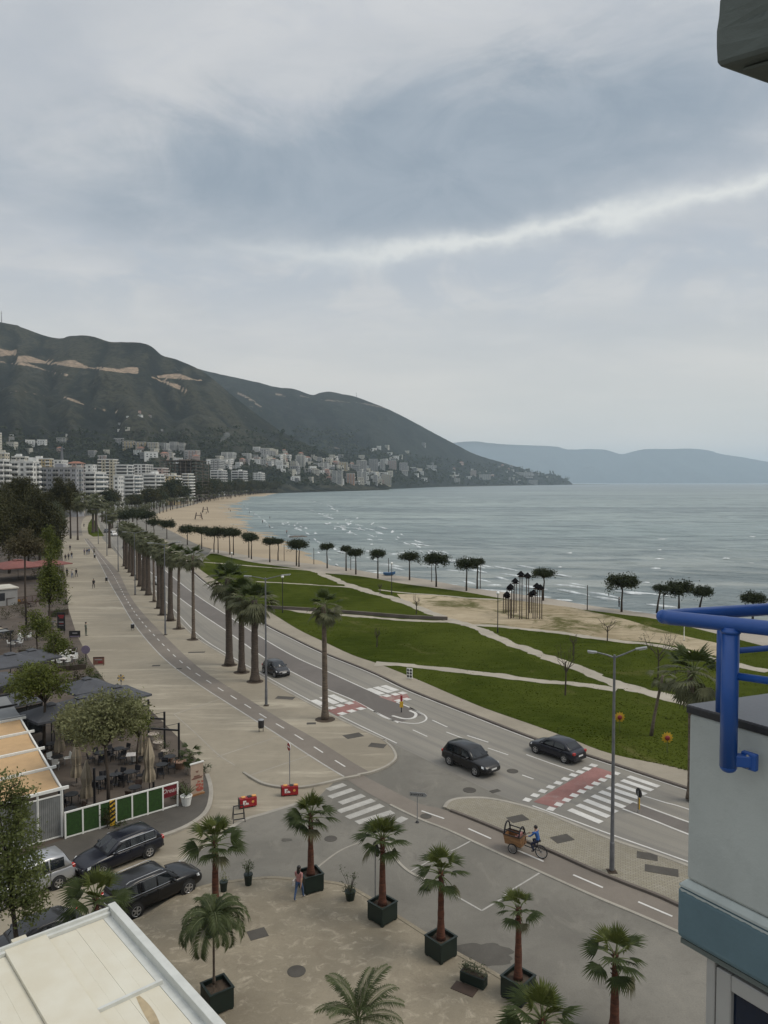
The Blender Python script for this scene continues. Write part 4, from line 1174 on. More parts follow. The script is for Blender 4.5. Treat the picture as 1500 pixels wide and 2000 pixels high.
leafY = fan_leaf_meshes('fan_leaf', [M['fan_young'], M['petiole']], 3, .42, .58, 20, 30, .05)
leafO = fan_leaf_meshes('fan_leaf', [M['fan_old'], M['petiole']], 2, .5, .5, 15, 50, .5)
leafS = fan_leaf_meshes('fan_leaf', [M['fan_far'], M['petiole']], 5, .95, .95, 13, 70, .35)
leafSy = fan_leaf_meshes('fan_leaf', [M['fan'], M['petiole']], 3, .8, .9, 13, 90, .15)
def place_leaves(root, top, r, n, sets, lo=-.55, hi=1.35, scale=1.0, power=.85):
 for i in range(n):
  t = (i + .5) / n
  el = hi - (hi - lo) * t ** power + r.uniform(-.1, .1)
  az = i * 2.39996 + r.uniform(-.25, .25)
  ms = sets[0] if t < .3 else sets[1] if t < .9 else sets[-1]
  q = Matrix.Rotation(az, 3, 'Z') @ Matrix.Rotation(-el, 3, 'Y')
  link_mesh('fan_leaf', r.choice(ms), root, (top[0] + .05 * math.cos(az), top[1] + .05 * math.sin(az), top[2] - .22 * t * scale),
    q.to_euler(), scale * r.uniform(.88, 1.12))
def trunk_mb(h, r0, r1, r, lean=(0, 0), flare=1.25, rough=.05, n=10, rings=16):
 mb = MB(); pts, rs = [], []
 for i in range(rings + 1):
  t = i / rings
  pts.append(Vector((lean[0] * t * t, lean[1] * t * t, h * t)))
  f = r0 + (r1 - r0) * t ** .8
  if t < .12: f *= 1 + (flare - 1) * (1 - t / .12)
  rs.append(f * (1 + r.uniform(-rough, rough)))
 mb.tube(pts, rs, n)
 return mb
# --- young fan palms in green boxes on the plaza
def planter(loc, s, h, rz, label, group='green palm boxes on the plaza'):
 t = thing('planter_box', label, 'planter', loc, rz, group)
 mb = MB(); w = .06
 a = s / 2
 mb.box(-a, -a, .07, a, -a + w, h); mb.box(-a, a - w, .07, a, a, h)
 mb.box(-a, -a + w, .07, -a + w, a - w, h); mb.box(a - w, -a + w, .07, a, a - w, h)
 mb.box(-a + w, -a + w, .07, a - w, a - w, .12)
 mb.build('box', M['planter_green'], t, bevel=.012, seg=1)
 mb = MB()
 for (x0, y0, x1, y1) in ((-a - .02, -a - .02, a + .02, -a + .07), (-a - .02, a - .07, a + .02, a + .02), (-a - .02, -a + .07, -a + .07, a - .07), (a - .07, -a + .07, a + .02, a - .07)):
  mb.box(x0, y0, h, x1, y1, h + .045)
 mb.build('rim', M['planter_green'], t)
 for x in (-1, 1):
  for y in (-1, 1):
   f = MB(); f.cbox((x * (a - .09), y * (a - .09), .035), (.13, .13, .07)); f.build('foot', M['planter_green'], t)
 so = MB(); n = 9; g = []
 for i in range(n):
  for j in range(n):
   so.v.append(((i / (n - 1) - .5) * (s - 2 * w), (j / (n - 1) - .5) * (s - 2 * w), h - .13 + .05 * noise.noise(Vector((i * .8 + loc[0], j * .8, 3)))))
 for i in range(n - 1):
  for j in range(n - 1): so.f.append((i * n + j, (i + 1) * n + j, (i + 1) * n + j + 1, i * n + j + 1)); so.m.append(0)
 so.build('soil', M['soil'], t)
 return t
def box_palm(px, base_y, top_y, label, seed, r0=.20, n=19, z0=.12, scale=1.0, group='young fan palms on the plaza', lean=(0, 0), lo=-.22):
 """px, base_y: pixel of the trunk foot at height z0; top_y: row of the leaf heart"""
 p = at(px, base_y, z0); h = hgt(top_y, p) - z0
 r = random.Random(seed)
 t = thing('fan_palm', label, 'palm tree', p, r.uniform(0, 6), group)
 tb = trunk_mb(h, r0, r0 * .50, r, lean, 1.2, .06)
 tb.build('trunk', M['palm_red'], t, smooth=True)
 st = MB()
 for i in range(34):
  u = i / 34; z = h * (.70 + .30 * u); a = i * 2.4
  rr = r0 * (.58 - .1 * u)
  st.bar((rr * .7 * math.cos(a), rr * .7 * math.sin(a), z), (rr * 1.45 * math.cos(a), rr * 1.45 * math.sin(a), z + .10), .055, .03)
 st.build('leaf_bases', M['stub'], t)
 place_leaves(t, (lean[0], lean[1], h), r, n, (leafY, leafA, leafA, leafO), lo, 1.4, scale * 1.27)
 return t, p, h
S_BOX = 1.02
def boxed(px, py, rowtop, top_y, lab, seed, rz, s=S_BOX, h=.86, **kw):
 """planter whose soil is seen at (px, rowtop); the palm grows from it"""
 p = at(px, rowtop, .12 + h - .12)
 planter((p.x, p.y, .12), s, h, rz, 'green box under the ' + lab)
 return box_palm(px, rowtop, top_y, lab, seed, z0=.12 + h - .14, **kw)
boxed(607, 1725, 1708, 1588, 'fan palm beside the walking woman in blue jeans', 1, .5, n=22, scale=1.05)
boxed(747, 1785, 1766, 1634, 'fan palm with the round sign post at its side', 2, .78, n=22, scale=.98)
boxed(861, 1850, 1834, 1700, 'fan palm with a wide tiered crown at the plaza edge', 3, .72, n=17, scale=1.0, r0=.19, lo=-.5)
boxed(1012, 1935, 1912, 1772, 'small crowned fan palm at the front right corner', 4, .80, n=13, scale=.74, r0=.18)
boxed(421, 1800, 1786, 1640, 'fan palm standing next to the bonnet of the black estate car', 5, .6, n=20, scale=1.1)
box_palm(1200, 2010, 1862, 'fan palm rising at the right from beyond the bottom edge', 6, n=17, scale=1.0, r0=.21, lo=-.5)
box_palm(1058, 2190, 1985, 'broad fan palm crown low at the bottom edge right of centre', 7, n=20, scale=1.1, lo=-.35)
box_palm(190, 1880, 1752, 'fan palm growing between the parked cars and the cream roof', 8, n=19, scale=1.15, r0=.2, lo=-.35)
# --- feather palms
def frond(mb, r, L, rise, n=38, leaflet=.42, droop=1.0):
 pts = []
 e = rise; p = Vector((0, 0, 0)); seg = 14
 for i in range(seg + 1):
  pts.append(p.copy()); e -= droop * (0.4 + 1.2 * i / seg) / seg
  p += Vector((math.cos(e), 0, math.sin(e))) * L / seg
 mb.mi = 1; mb.tube(pts, [.026 * (1 - .85 * i / seg) for i in range(seg + 1)], 4, False); mb.mi = 0
 for i in range(n):
  t = .16 + .84 * i / n
  q, d = along(pts, t * L)
  l = leaflet * math.sin(math.pi * (t * .86 + .1)) ** .6 * r.uniform(.85, 1.1)
  up = Vector((-d.z, 0, d.x))
  for s in (-1, 1):
   v = (Vector((0, s, 0)) * .78 + d * .62 + up * .18).normalized()
   tip = q + v * l - Vector((0, 0, l * r.uniform(.25, .5)))
   m_ = q + v * l * .5
   w = d * .020
   mb.add([q, m_ - w, tip, m_ + w], [(0, 1, 2, 3)])
fr_m = []
for i in range(3):
 mb = MB(); frond(mb, random.Random(200 + i), 1.9, .9, 42, .46, 1.35); fr_m.append(mb.mesh('frond', [M['feather'], M['petiole']]))
fr_w = []
for i in range(3):
 mb = MB(); frond(mb, random.Random(210 + i), 1.35, 1.0, 48, .40, 2.7); fr_w.append(mb.mesh('frond', [M['feather'], M['petiole']]))
def feather_palm(px, base_y, top_y, z0, label, ms, n, lo, hi, tr, seed, scale=1.0, trunk_m='palm_trunk'):
 p = at(px, base_y, z0); h = hgt(top_y, p) - z0; r = random.Random(seed)
 t = thing('feather_palm', label, 'palm tree', p, r.uniform(0, 6), 'feather palms on the plaza')
 trunk_mb(h, tr, tr * .7, r, (0, 0), 1.5, .08).build('trunk', M[trunk_m], t, smooth=True)
 for i in range(n):
  u = (i + .5) / n; az = i * 2.39996 + r.uniform(-.2, .2)
  el = hi - (hi - lo) * u
  q = Matrix.Rotation(az, 3, 'Z') @ Matrix.Rotation(-(el - .9), 3, 'Y')
  link_mesh('frond', r.choice(ms), t, (0, 0, h - .05), q.to_euler(), scale * r.uniform(.85, 1.12))
 return t
p_ = at(424, 1925, .98)
planter((p_.x, p_.y, .12), 1.0, .86, .62, 'dark green planter box holding the weeping feather palm')
feather_palm(418, 1921, 1800, .98, 'weeping feather palm with a slim stem and drooping crown', fr_w, 20, .2, 1.45, .055, 31, 1.3)
feather_palm(700, 2110, 1990, .12, 'feather palm with arching fronds at the bottom edge of the plaza', fr_m, 15, .35, 1.45, .16, 32, 1.0)
# --- tall street palms
def street_palm(px, by, ty, w_px, label, seed, thick, leaves=34, own_leaves=True, sets=None, scale_k=1.0, group='tall palms along the avenue', z0=.12, pit=True, m='palm_trunk', trunk_mesh=None, crown_mesh=None):
 p = at(px, by, z0); h = hgt(ty, p) - z0; r = random.Random(seed)
 t = thing('street_palm', label, 'palm tree', p, r.uniform(0, 6), group)
 crown_r = w_px / pxm(p) / 2
 sc = crown_r / 1.75 * scale_k
 tb = trunk_mb(h, thick, thick * .72, r, (r.uniform(-.2, .2), r.uniform(-.2, .2)), 1.45, .05, 12, 22)
 tb.build('trunk', M[m], t, smooth=True)
 lean = tb.v and Vector(tb.v[-1])
 top = (lean.x if False else 0, 0, h)
 if own_leaves:
  place_leaves(t, top, r, leaves, (leafSy, leafS, leafS, leafS), -.95, 1.35, sc, .8)
 if pit:
  mb = MB(); mb.lathe([(.95, -.05), (.9, .012), (thick * 1.4, .05)], 12)
  mb.build('planting_pit', M['soil'], t)
 return t, h, sc
def crown_mesh(seed, n=38, stalk=.95, R=.95, lo=-1.1, blades=10):
 r = random.Random(seed); mb = MB()
 for i in range(n):
  t = (i + .5) / n
  el = 1.35 - (1.35 - lo) * t ** .8 + r.uniform(-.12, .12)
  fan_leaf(mb, r, Vector((0, 0, -.2 * t)), i * 2.39996 + r.uniform(-.2, .2), el, stalk * r.uniform(.85, 1.15), R * r.uniform(.9, 1.1), blades, .35)
 return mb.mesh('crown', [M['fan_far'], M['petiole']])
crowns = [crown_mesh(300 + i) for i in range(3)]
street = [  # px, base y, heart y, crown px width, trunk radius, label
 (635, 1405, 1180, 80, .27, 'slim lone palm standing beside the red bicycle crossing', 'palm_trunk', 26),
 (498, 1331, 1172, 96, .42, 'thick palm with a swollen neck right behind the near lamp post', 'palm_thick', 40),
 (472, 1313, 1158, 84, .38, 'middle palm of the close trio beside the small dark car', 'palm_thick', 36),
 (448, 1299, 1130, 92, .42, 'farthest and tallest palm of the close trio', 'palm_thick', 38),
 (378, 1249, 1085, 62, .24, 'slim palm alone at the near end of the long row', 'palm_trunk', 28),
 (349, 1228, 1082, 56, .24, 'second palm of the long row from its near end', 'palm_trunk', 28)]
for i, (x, by, ty, w, th, lab, m, n) in enumerate(street):
 street_palm(x, by, ty, w, lab, 400 + i, th, n, True, m=m)
row = [(333, 1212, 1078, 58, .42), (318, 1201, 1076, 50, .40), (311, 1188, 1070, 46, .40), (301, 1175, 1062, 44, .22), (290, 1162, 1058, 50, .48), (282, 1153, 1054, 46, .48),
 (274, 1145, 1050, 46, .44), (268, 1133, 1044, 40, .28), (260, 1125, 1040, 42, .40), (254, 1118, 1036, 40, .42), (248, 1111, 1032, 38, .42), (243, 1106, 1030, 36, .34)]
for i, (x, by, ty, w, th) in enumerate(row):
 t, h, sc = street_palm(x, by, ty, w, f'{ORD[i + 2]} palm of the long row along the avenue kerb from its near end', 450 + i, th, 0, False, m='palm_thick' if th > .3 else 'palm_trunk')
 link_mesh('crown', crowns[i % 3], t, (0, 0, h), (0, 0, i * 1.3), sc)
more = [(214, 1071, 1002, 40, .40, 'palm by the far street lamp before the fork'), (152, 1055, 975, 46, .30, 'lone dark palm standing in front of the far road fork'),
  (182, 1040, 980, 44, .55, 'left palm of the thick pair on the grass wedge'), (188, 1038, 978, 44, .55, 'right palm of the thick pair on the grass wedge')]
for i, (x, by, ty, w, th, lab) in enumerate(more):
 t, h, sc = street_palm(x, by, ty, w, lab, 480 + i, th, 0, False, m='palm_thick', group='palms around the far fork', z0=.05)
 link_mesh('crown', crowns[i % 3], t, (0, 0, h), (0, 0, i * 2.1), sc)
tm = trunk_mb(1.0, .3, .22, random.Random(5), (0, 0), 1.3, .04, 6, 5).mesh('trunk', M['palm_thick'])
far_rows = [(smooth_line([at(x, y) for x, y in [(216, 1034), (238, 1026), (262, 1018), (292, 1008), (336, 996), (380, 985), (420, 977.5), (460, 971), (500, 965.5), (540, 961.5)]], 8), 58, 'palm in the dense row between the avenue and the sandy beach', 7.2),
   (smooth_line([at(x, y) for x, y in [(196, 1020), (214, 1012), (250, 1004), (300, 993), (350, 984), (400, 975), (450, 967.5), (500, 963), (540, 960.5)]], 8), 46, 'palm in the row along the town side of the far avenue', 8.5)]
for k, (ln, cnt, lab, hh) in enumerate(far_rows):
 T = length(ln)
 for i in range(cnt):
  p, _ = along(ln, T * ((i + .3 + .4 * rnd.random()) / cnt) ** 1.35)
  t = thing('street_palm', lab, 'palm tree', (p.x + rnd.uniform(-1, 1), p.y, 0), rnd.uniform(0, 6), 'far palms in the row ' + ('along the beach' if k == 0 else 'on the town side'))
  h = hh * rnd.uniform(.8, 1.2)
  link_mesh('trunk', tm, t, None, None, (1.1, 1.1, h))
  link_mesh('crown', crowns[i % 3], t, (0, 0, h), None, rnd.uniform(.85, 1.2))
# --- windy palm on the lawn behind the parapet and the leaning young palm
t, h, sc = street_palm(1350, 1560, 1312, 140, 'tall windblown palm on the pavement partly hidden by the white parapet', 520, .26, 30, True, m='palm_trunk', z0=.14, pit=False, scale_k=1.0)
p = at(1272, 1437, .14); r = random.Random(521)
t = thing('fan_palm', 'leaning young palm with a drooping crown on the lawn', 'palm tree', p, 0, 'palms on the lawn')
mb = MB(); L_ = hgt(1322, p)
pts = [Vector((.9 * u ** 1.2, 0, L_ * u)) for u in (0, .2, .4, .6, .8, 1)]
mb.tube(pts, [.16, .13, .12, .11, .11, .12], 8); mb.build('trunk', M['palm_trunk'], t, smooth=True)
place_leaves(t, (.9, 0, L_), r, 16, (leafS, leafS, leafS), -1.35, .5, .72)
# --- leaf clouds for trees
def clump_tree(mb, r, lobes, leaf, per, mi=0, gap=.35, flat=1.0, long=1.0):
 """lobes: (centre, radii, clumps); leaf-sized faces in clumps through each lobe"""
 mb.mi = mi
 for c, rr, k in lobes:
  c = Vector(c)
  for i in range(k):
   d = rdir(r); rad_ = r.random() ** gap
   q = c + Vector((d.x * rr[0], d.y * rr[1], d.z * rr[2])) * rad_
   cs = leaf * r.uniform(2.2, 4.4)
   tilt = rdir(r)
   for j in range(per):
    o = Vector((r.gauss(0, .5), r.gauss(0, .5), r.gauss(0, .5) * flat)) * cs
    n = (rdir(r) + tilt * .6 + Vector((0, 0, .7))).normalized()
    a = n.cross(rdir(r)).normalized(); b = n.cross(a)
    s = leaf * r.uniform(.6, 1.25)
    mb.add([q + o - a * s * long, q + o + b * s * .45, q + o + a * s * long, q + o - b * s * .45], [(0, 1, 2, 3)])
def limbs(mb, r, base, top, lobes, r0, n=6):
 mb.tube([base, base.lerp(top, .5) + Vector((r.uniform(-.1, .1), r.uniform(-.1, .1), 0)), top], [r0 * 1.15, r0 * .9, r0 * .75], 8)
 for c, rr, k in lobes:
  c = Vector(c)
  m_ = top.lerp(c, .5) + Vector((0, 0, rr[2] * .05))
  mb.tube([top - Vector((0, 0, .1)), m_, c], [r0 * .6, r0 * .36, r0 * .14], 6)
  for i in range(n):
   d = rdir(r); e = c + Vector((d.x * rr[0], d.y * rr[1], abs(d.z) * rr[2])) * .85
   mb.tube([m_.lerp(c, .6), c.lerp(e, .5) + rdir(r) * .15 * rr[0], e], [r0 * .2, r0 * .12, r0 * .03], 4)
def leafy_tree(name, label, cat, p, h, lobes, leaf, per, lm, r0, seed, group=None, th=.45, **kw):
 r = random.Random(seed)
 t = thing(name, label, cat, p, 0, group)
 mb = MB(); limbs(mb, r, Vector((0, 0, -.05)), Vector((r.uniform(-.2, .2), 0, h * th)), lobes, r0)
 mb.build('trunk', M['bark'], t, smooth=True)
 mb = MB(); clump_tree(mb, r, lobes, leaf, per, **kw)
 mb.build('crown', M[lm], t)
 return t
def pine_mesh(seed, W=2.7, Ht=1.75):
 r = random.Random(seed); mb = MB()
 lobes = []
 for i in range(11):
  a = i * 2.4; d = W * .72 * math.sqrt((i + .3) / 11)
  lobes.append(((d * math.cos(a) * r.uniform(.8, 1.15), d * math.sin(a) * r.uniform(.8, 1.15), Ht * .34 - .30 * (d / W) ** 2 * Ht + r.uniform(-.15, .15)), (W * .36, W * .36, Ht * .33), 34))
 if r.random() < .6:
  a = r.uniform(0, 6.28); lobes.append(((W * .95 * math.cos(a), W * .95 * math.sin(a), -.25 * Ht), (W * .25, W * .25, Ht * .22), 10))
 clump_tree(mb, r, lobes, .17, 10, gap=.5)
 return mb.mesh('crown', [M['pine']])
pines = [pine_mesh(600 + i) for i in range(5)]
def umbrella_pine(px, by, ty, w_px, label, i, group='umbrella pines along the seaside walk', lean=0.0):
 p = at(px, by, .1); k = pxm(p); h = hgt(ty, p) - .1; r = random.Random(640 + i)
 sc = w_px / k / 2 / 2.15
 t = thing('umbrella_pine', label, 'pine tree', p, r.uniform(0, 6) if not lean else 0, group)
 ct = h - 1.0 * sc
 mb = MB()
 mb.tube([(0, 0, -.05), (lean * .3, 0, ct * .4), (lean * .75, r.uniform(-.2, .2), ct * .75), (lean, 0, ct)], [.19, .15, .12, .10], 7)
 for j in range(6):
  a = j * 1.05 + r.uniform(-.3, .3); d = 1.7 * sc * r.uniform(.6, 1)
  mb.tube([(lean * .9, 0, ct * .88), (lean + d * .5 * math.cos(a), d * .5 * math.sin(a), ct * .97), (lean + d * math.cos(a), d * math.sin(a), ct + .1)], [.09, .06, .03], 5)
 mb.build('trunk', M['bark'], t, smooth=True)
 link_mesh('crown', pines[i % 5], t, (lean, 0, ct), (0, 0, r.uniform(0, 6)), (sc, sc, sc * r.uniform(1.0, 1.25)))
pine_list = [(426, 1081, 1034, 34, 'pine at the far left end of the seaside row'), (418, 1079, 1036, 32, 'pine just behind the leftmost of the seaside row'), (449, 1083, 1036, 30, 'left pine of the dense pair at the sand corner'), (456, 1084, 1037, 30, 'right pine of the dense pair at the sand corner'),
   (486, 1089, 1043, 26, 'taller pine of the pair in front of the sand'), (491, 1092, 1047, 28, 'shorter pine of the pair in front of the sand'), (527, 1098, 1053, 30, 'round topped pine beside a slimmer pine on the sand edge'), (543, 1095, 1054, 24, 'slimmer pine to the right of a round topped one at the sand edge'),
   (579, 1105, 1058, 32, 'left stem of the joined pines over the dark bench'), (584, 1107, 1059, 34, 'right stem of the joined pines over the dark bench'), (639, 1110, 1064, 26, 'lone pine just past the end of the sand'), (676, 1115, 1069, 22, 'narrow pine left of a wider one before the open water'),
   (695, 1122, 1075, 32, 'wide pine with a drooping right side before the open water'), (738, 1130, 1078, 30, 'pine left of the blue box on the seaside walk'), (800, 1133, 1082, 38, 'flat topped pine right of the blue box'), (852, 1146, 1086, 46, 'large dark pine left of two pines growing together'),
   (911, 1154, 1096, 42, 'dark pine of the two growing together'), (932, 1150, 1094, 26, 'paler slender pine of the two growing together'), (1061, 1173, 1115, 38, 'pine just behind the tall bird posts'), (1214, 1195, 1128, 58, 'largest pine with a one sided crown at the water'),
   (1326, 1192, 1143, 52, 'bushy dark pine above the corner of the blue railing'), (1470, 1215, 1163, 44, 'pine seen through the blue railing at the right edge')]
for i, (x, by, ty, w, lab) in enumerate(pine_list): umbrella_pine(x, by, ty, w, lab, i)
umbrella_pine(1283, 1197, 1145, 28, 'thin leaning pine left of the blue railing corner', 30, lean=.5)
umbrella_pine(1366, 1190, 1151, 38, 'small leaning pine right of the bushy dark pine', 31, lean=.6)
for i, (x, by, ty, w) in enumerate([(394, 1072, 1032, 30), (366, 1064, 1029, 34), (326, 1052, 1020, 30), (301, 1046, 1017, 26), (286, 1041, 1001, 36), (268, 1036, 998, 36), (252, 1030, 1001, 34), (240, 1026, 1005, 28)]):
 umbrella_pine(x, by, ty, w, f'{ORD[i]} pine behind the palm crowns counting from the sandy corner inland', 40 + i, 'umbrella pines between the avenue and the beach')
def bare_tree(px, by, ty, label, seed, budding=False, spread=1.0):
 p = at(px, by, .14); h = hgt(ty, p) - .14; r = random.Random(seed)
 t = thing('young_tree', label, 'tree', p, 0, 'bare young trees on the lawn')
 mb = MB(); mb.tube([(0, 0, -.05), (.05, 0, h * .35), (.0, .05, h * .6)], [.085, .07, .05], 6)
 tips = []
 for i in range(9):
  a = i * 2.4; b = Vector((0, 0, h * r.uniform(.35, .6))); e = Vector((math.cos(a) * h * .3 * spread * r.uniform(.5, 1), math.sin(a) * h * .3 * spread * r.uniform(.5, 1), h * r.uniform(.72, 1.0)))
  m_ = b.lerp(e, .5) + Vector((math.cos(a), math.sin(a), 0)) * .08 * h
  mb.tube([b, m_, e], [.035, .024, .010], 4)
  for j in range(4):
   q = m_.lerp(e, r.random()); f = q + rdir(r) * h * .12 + Vector((0, 0, h * .06)); mb.tube([q, f], [.012, .005], 3); tips.append(f)
 mb.build('trunk', M['bark'], t)
 if budding:
  mb = MB()
  for f in tips:
   clump_tree(mb, r, [(f, (.25, .25, .25), 3)], .05, 6)
  mb.build('crown', M['grey_leaf'], t)
for i, (x, by, ty, lab, bud, sp) in enumerate([(1104, 1358, 1248, 'slim bare young tree beside the second lawn path', False, .7), (1186, 1252, 1205, 'crooked bare young tree on the lawn by the sandy patch', False, 1.6), (1119, 1280, 1240, 'tiny bare sapling in the lawn beyond the diagonal path', False, .6),
           (813, 1200, 1160, 'small bare sapling beside the low grey wall', False, .7), (736, 1264, 1226, 'thin sapling alone in the big lawn', False, .5), (630, 1232, 1195, 'thin sapling behind the lone near palm', False, .6), (742, 1160, 1137, 'thin sapling on the upper lawn', False, .6),
           (1285, 1330, 1228, 'young tree with sparse new leaves in front of the windblown palm', True, 1.4)]):
 bare_tree(x, by, ty, lab, 700 + i, bud, sp)
# ------------------------------------------------------------------ trees around the terraces and the street
def crown_lobes(r, W, Hc, z, n, k):
 out = []
 for i in range(n):
  a = i * 2.4 + r.uniform(-.4, .4); d = W * .66 * math.sqrt(i / max(1, n - 1)) * r.uniform(.75, 1.15); q = r.uniform(.6, 1.25)
  out.append(((d * math.cos(a), d * math.sin(a), z + Hc * (.5 - .8 * (d / W) ** 1.4) * r.uniform(.3, 1.2)), (W * .36 * q, W * .36 * q, Hc * .30 * q), max(6, int(k * q * q))))
 return out
def tree_at(px, by, ty, w_px, bottom_y, lab, lm, leaf, seed, n=9, k=60, per=8, r0=.18, name='leafy_tree', group=None, z0=.12, **kw):
 p = at(px, by, z0); s = pxm(p); h = hgt(ty, p) - z0; b = hgt(bottom_y, p) - z0
 r = random.Random(seed)
 W = w_px / s / 2; Hc = (h - b)
 lobes = crown_lobes(r, W * 1.12, Hc * .85, b + Hc * .46, n, k)
 return leafy_tree(name, lab, 'tree', p, h, lobes, leaf, per, lm, r0, seed + 1, group, th=max(.2, (b + .25 * Hc) / h), **kw)
tree_at(212, 1590, 1345, 165, 1490, 'olive green tree with tiny pale leaves over the terrace behind the green fence', 'olive_leaf', .115, 810, 18, 70, 8, .11)
tree_at(268, 1505, 1365, 70, 1462, 'small tree leaning over the closed parasols by the black pergola arms', 'bright_leaf', .10, 812, 6, 60, 8, .08)
tree_at(86, 1470, 1290, 115, 1395, 'bright green tree in front of the charcoal parasol', 'bright_leaf', .12, 814, 10, 90, 8, .12)
tree_at(100, 1262, 1076, 50, 1215, 'narrow dark green tree standing between the red awning and the promenade', 'bright_leaf', .16, 816, 9, 70, 8, .14)
tree_at(52, 1225, 1040, 74, 1102, 'thin dusty green tree growing through the red awning', 'brown_leaf', .17, 818, 8, 80, 8, .14)
tree_at(72, 1300, 1200, 70, 1262, 'low green tree at the terrace hedge', 'bright_leaf', .13, 820, 7, 60, 8, .1)
tree_at(146, 1500, 1372, 95, 1452, 'loose pale leaved tree between the parasols left of the olive green tree', 'olive_leaf', .12, 822, 11, 40, 8, .08)
tree_at(60, 1400, 1300, 80, 1372, 'small fresh green tree beside the bright green one', 'bright_leaf', .11, 824, 8, 50, 8, .08)
tree_at(110, 1330, 1238, 62, 1300, 'slender green tree beside the white tables', 'bright_leaf', .12, 826, 7, 44, 8, .08)
big = [(18, 1120, 962, 92, 1090, 'biggest dark evergreen at the left edge of the promenade', 'dark_leaf', 1), (78, 1112, 968, 80, 1085, 'broad dark evergreen at the promenade beside the first people', 'dark_leaf', 2),
 (44, 1085, 925, 52, 1010, 'tall dark tree rising in front of the white tower block', 'dark_leaf', 3), (118, 1065, 945, 42, 1004, 'slim dark tree before the grey apartment front', 'dark_leaf', 4),
 (138, 1052, 945, 36, 1000, 'dark tree behind the lone palm', 'dark_leaf', 5), (108, 1072, 990, 34, 1040, 'pale grey green tree at the edge of the far fork', 'grey_leaf', 6),
 (-40, 1150, 960, 120, 1100, 'dark evergreen cut off by the left edge', 'dark_leaf', 7), (96, 1140, 1040, 40, 1100, 'small green tree behind the dark banner', 'bright_leaf', 8), (-5, 1100, 985, 90, 1080, 'low dark evergreen under the biggest one', 'dark_leaf', 9), (92, 1090, 1000, 60, 1082, 'rounded dark evergreen beside the first walkers', 'dark_leaf', 10), (55, 1110, 1010, 84, 1098, 'dense dark evergreen behind the red parasol', 'dark_leaf', 11), (20, 1050, 940, 60, 1010, 'dark tree in front of the blank white walls', 'dark_leaf', 12)]
for x, by, ty, w, bot, lab, lm, i in big:
 tree_at(x, by, ty, w * 1.2, bot + 12, lab, lm, .30 if i < 8 else .2, 830 + i, 13, 110, 9, .3)
p = at(30, 1900, .12)
r = random.Random(870)
hh = hgt(1470, p) - .12
lobes = [((-.35, .1, hh * .60), (1.45, 1.2, 1.5), 380), ((.55, -.25, hh * .46), (1.05, .95, 1.3), 240), ((.55, .2, hh * .30), (.8, .9, .8), 130), ((-.9, -.3, hh * .40), (1.2, 1.0, 1.3), 260), ((-.7, .1, hh * .82), (.62, .6, 1.0), 90), ((.05, .3, hh * .74), (.50, .5, .62), 46)]
t = leafy_tree('leafy_tree', 'street tree with small fresh leaves in front of the parked silver car', 'tree', p, hh, lobes, .085, 9, 'near_leaf', .11, 871, None, th=.3, gap=.42, long=.95)
mb = MB(); tw = MB()
for i in range(10):
 a = r.uniform(-.3, 1.9); b = Vector((-.5 + .35 * math.cos(a), .1, hh * r.uniform(.62, .86))); e = b + Vector((r.uniform(.4, 1.15), r.uniform(-.2, .2), r.uniform(.35, 1.0)))
 tw.tube([b, b.lerp(e, .5) + Vector((.15, 0, -.05)), e], [.03, .02, .008], 4)
 for j in range(7):
  q = b.lerp(e, .3 + .7 * j / 6)
  clump_tree(mb, r, [(q, (.10, .10, .13), 2)], .075, 7)
tw.build('branches', M['bark'], t); mb.build('spray', M['near_leaf'], t)
def tree_mesh(seed, W, Hc, leaf, k, lm):
 r = random.Random(seed); mb = MB()
 clump_tree(mb, r, crown_lobes(r, W, Hc, 0, 8, k), leaf, 7)
 return mb.mesh('crown', [M[lm]])
tv = [tree_mesh(900 + i, 3.4, 4.6, .42, 34, 'dark_leaf' if i % 2 else 'pine') for i in range(4)]
tkm = trunk_mb(1.0, .22, .14, random.Random(6), (0, 0), 1.2, .04, 5, 3).mesh('trunk', M['bark'])
def far_tree(p, sc, i, label, group):
 t = thing('leafy_tree', label, 'tree', p, rnd.uniform(0, 6), group)
 h = 5.2 * sc
 link_mesh('trunk', tkm, t, None, None, (sc, sc, h))
 link_mesh('crown', tv[i % 4], t, (0, 0, h + .3), (0, 0, rnd.uniform(0, 6)), (sc, sc, sc * rnd.uniform(.8, 1.15)))
gl = smooth_line([at(x, y) for x, y in [(60, 1020), (120, 1010), (160, 1000), (205, 998), (250, 993), (300, 986), (350, 979), (400, 971), (440, 966), (490, 961.5), (545, 958.5)]], 8)
for i in range(90):
 q, d = along(gl, length(gl) * (rnd.random() ** 1.3))
 q = q + Vector((rnd.uniform(-16, 2), rnd.uniform(0, 22), 0))
 far_tree(q, rnd.uniform(.9, 1.9), i, 'dark green tree in the belt between the apartments and the avenue', 'trees in front of the apartments')
q2 = smooth_line([at(x, y) for x, y in [(235, 1006), (290, 997), (350, 986), (400, 978), (450, 969.8), (500, 964.6), (548, 961.6)]], 8)
for i in range(110):
 q, d = along(q2, length(q2) * ((i + rnd.random()) / 110))
 far_tree(q + Vector((rnd.uniform(-14, 2), rnd.uniform(-6, 6), 0)), rnd.uniform(1.6, 2.9) if q.y > 620 else rnd.uniform(1.2, 2.0), i, 'tall dark tree of the thick belt hiding the lower storeys of the white row', 'tall trees before the white row')
for i in range(70):
 px = rnd.uniform(375, 545); py = rnd.uniform(958, 975) - (px - 375) * .06
 q = at(px, py)
 far_tree(q, rnd.uniform(1.5, 2.9), i, 'tree in the wooded stretch behind the far end of the beach', 'trees behind the end of the beach')
mb = MB(); r = random.Random(99); nsc = 0
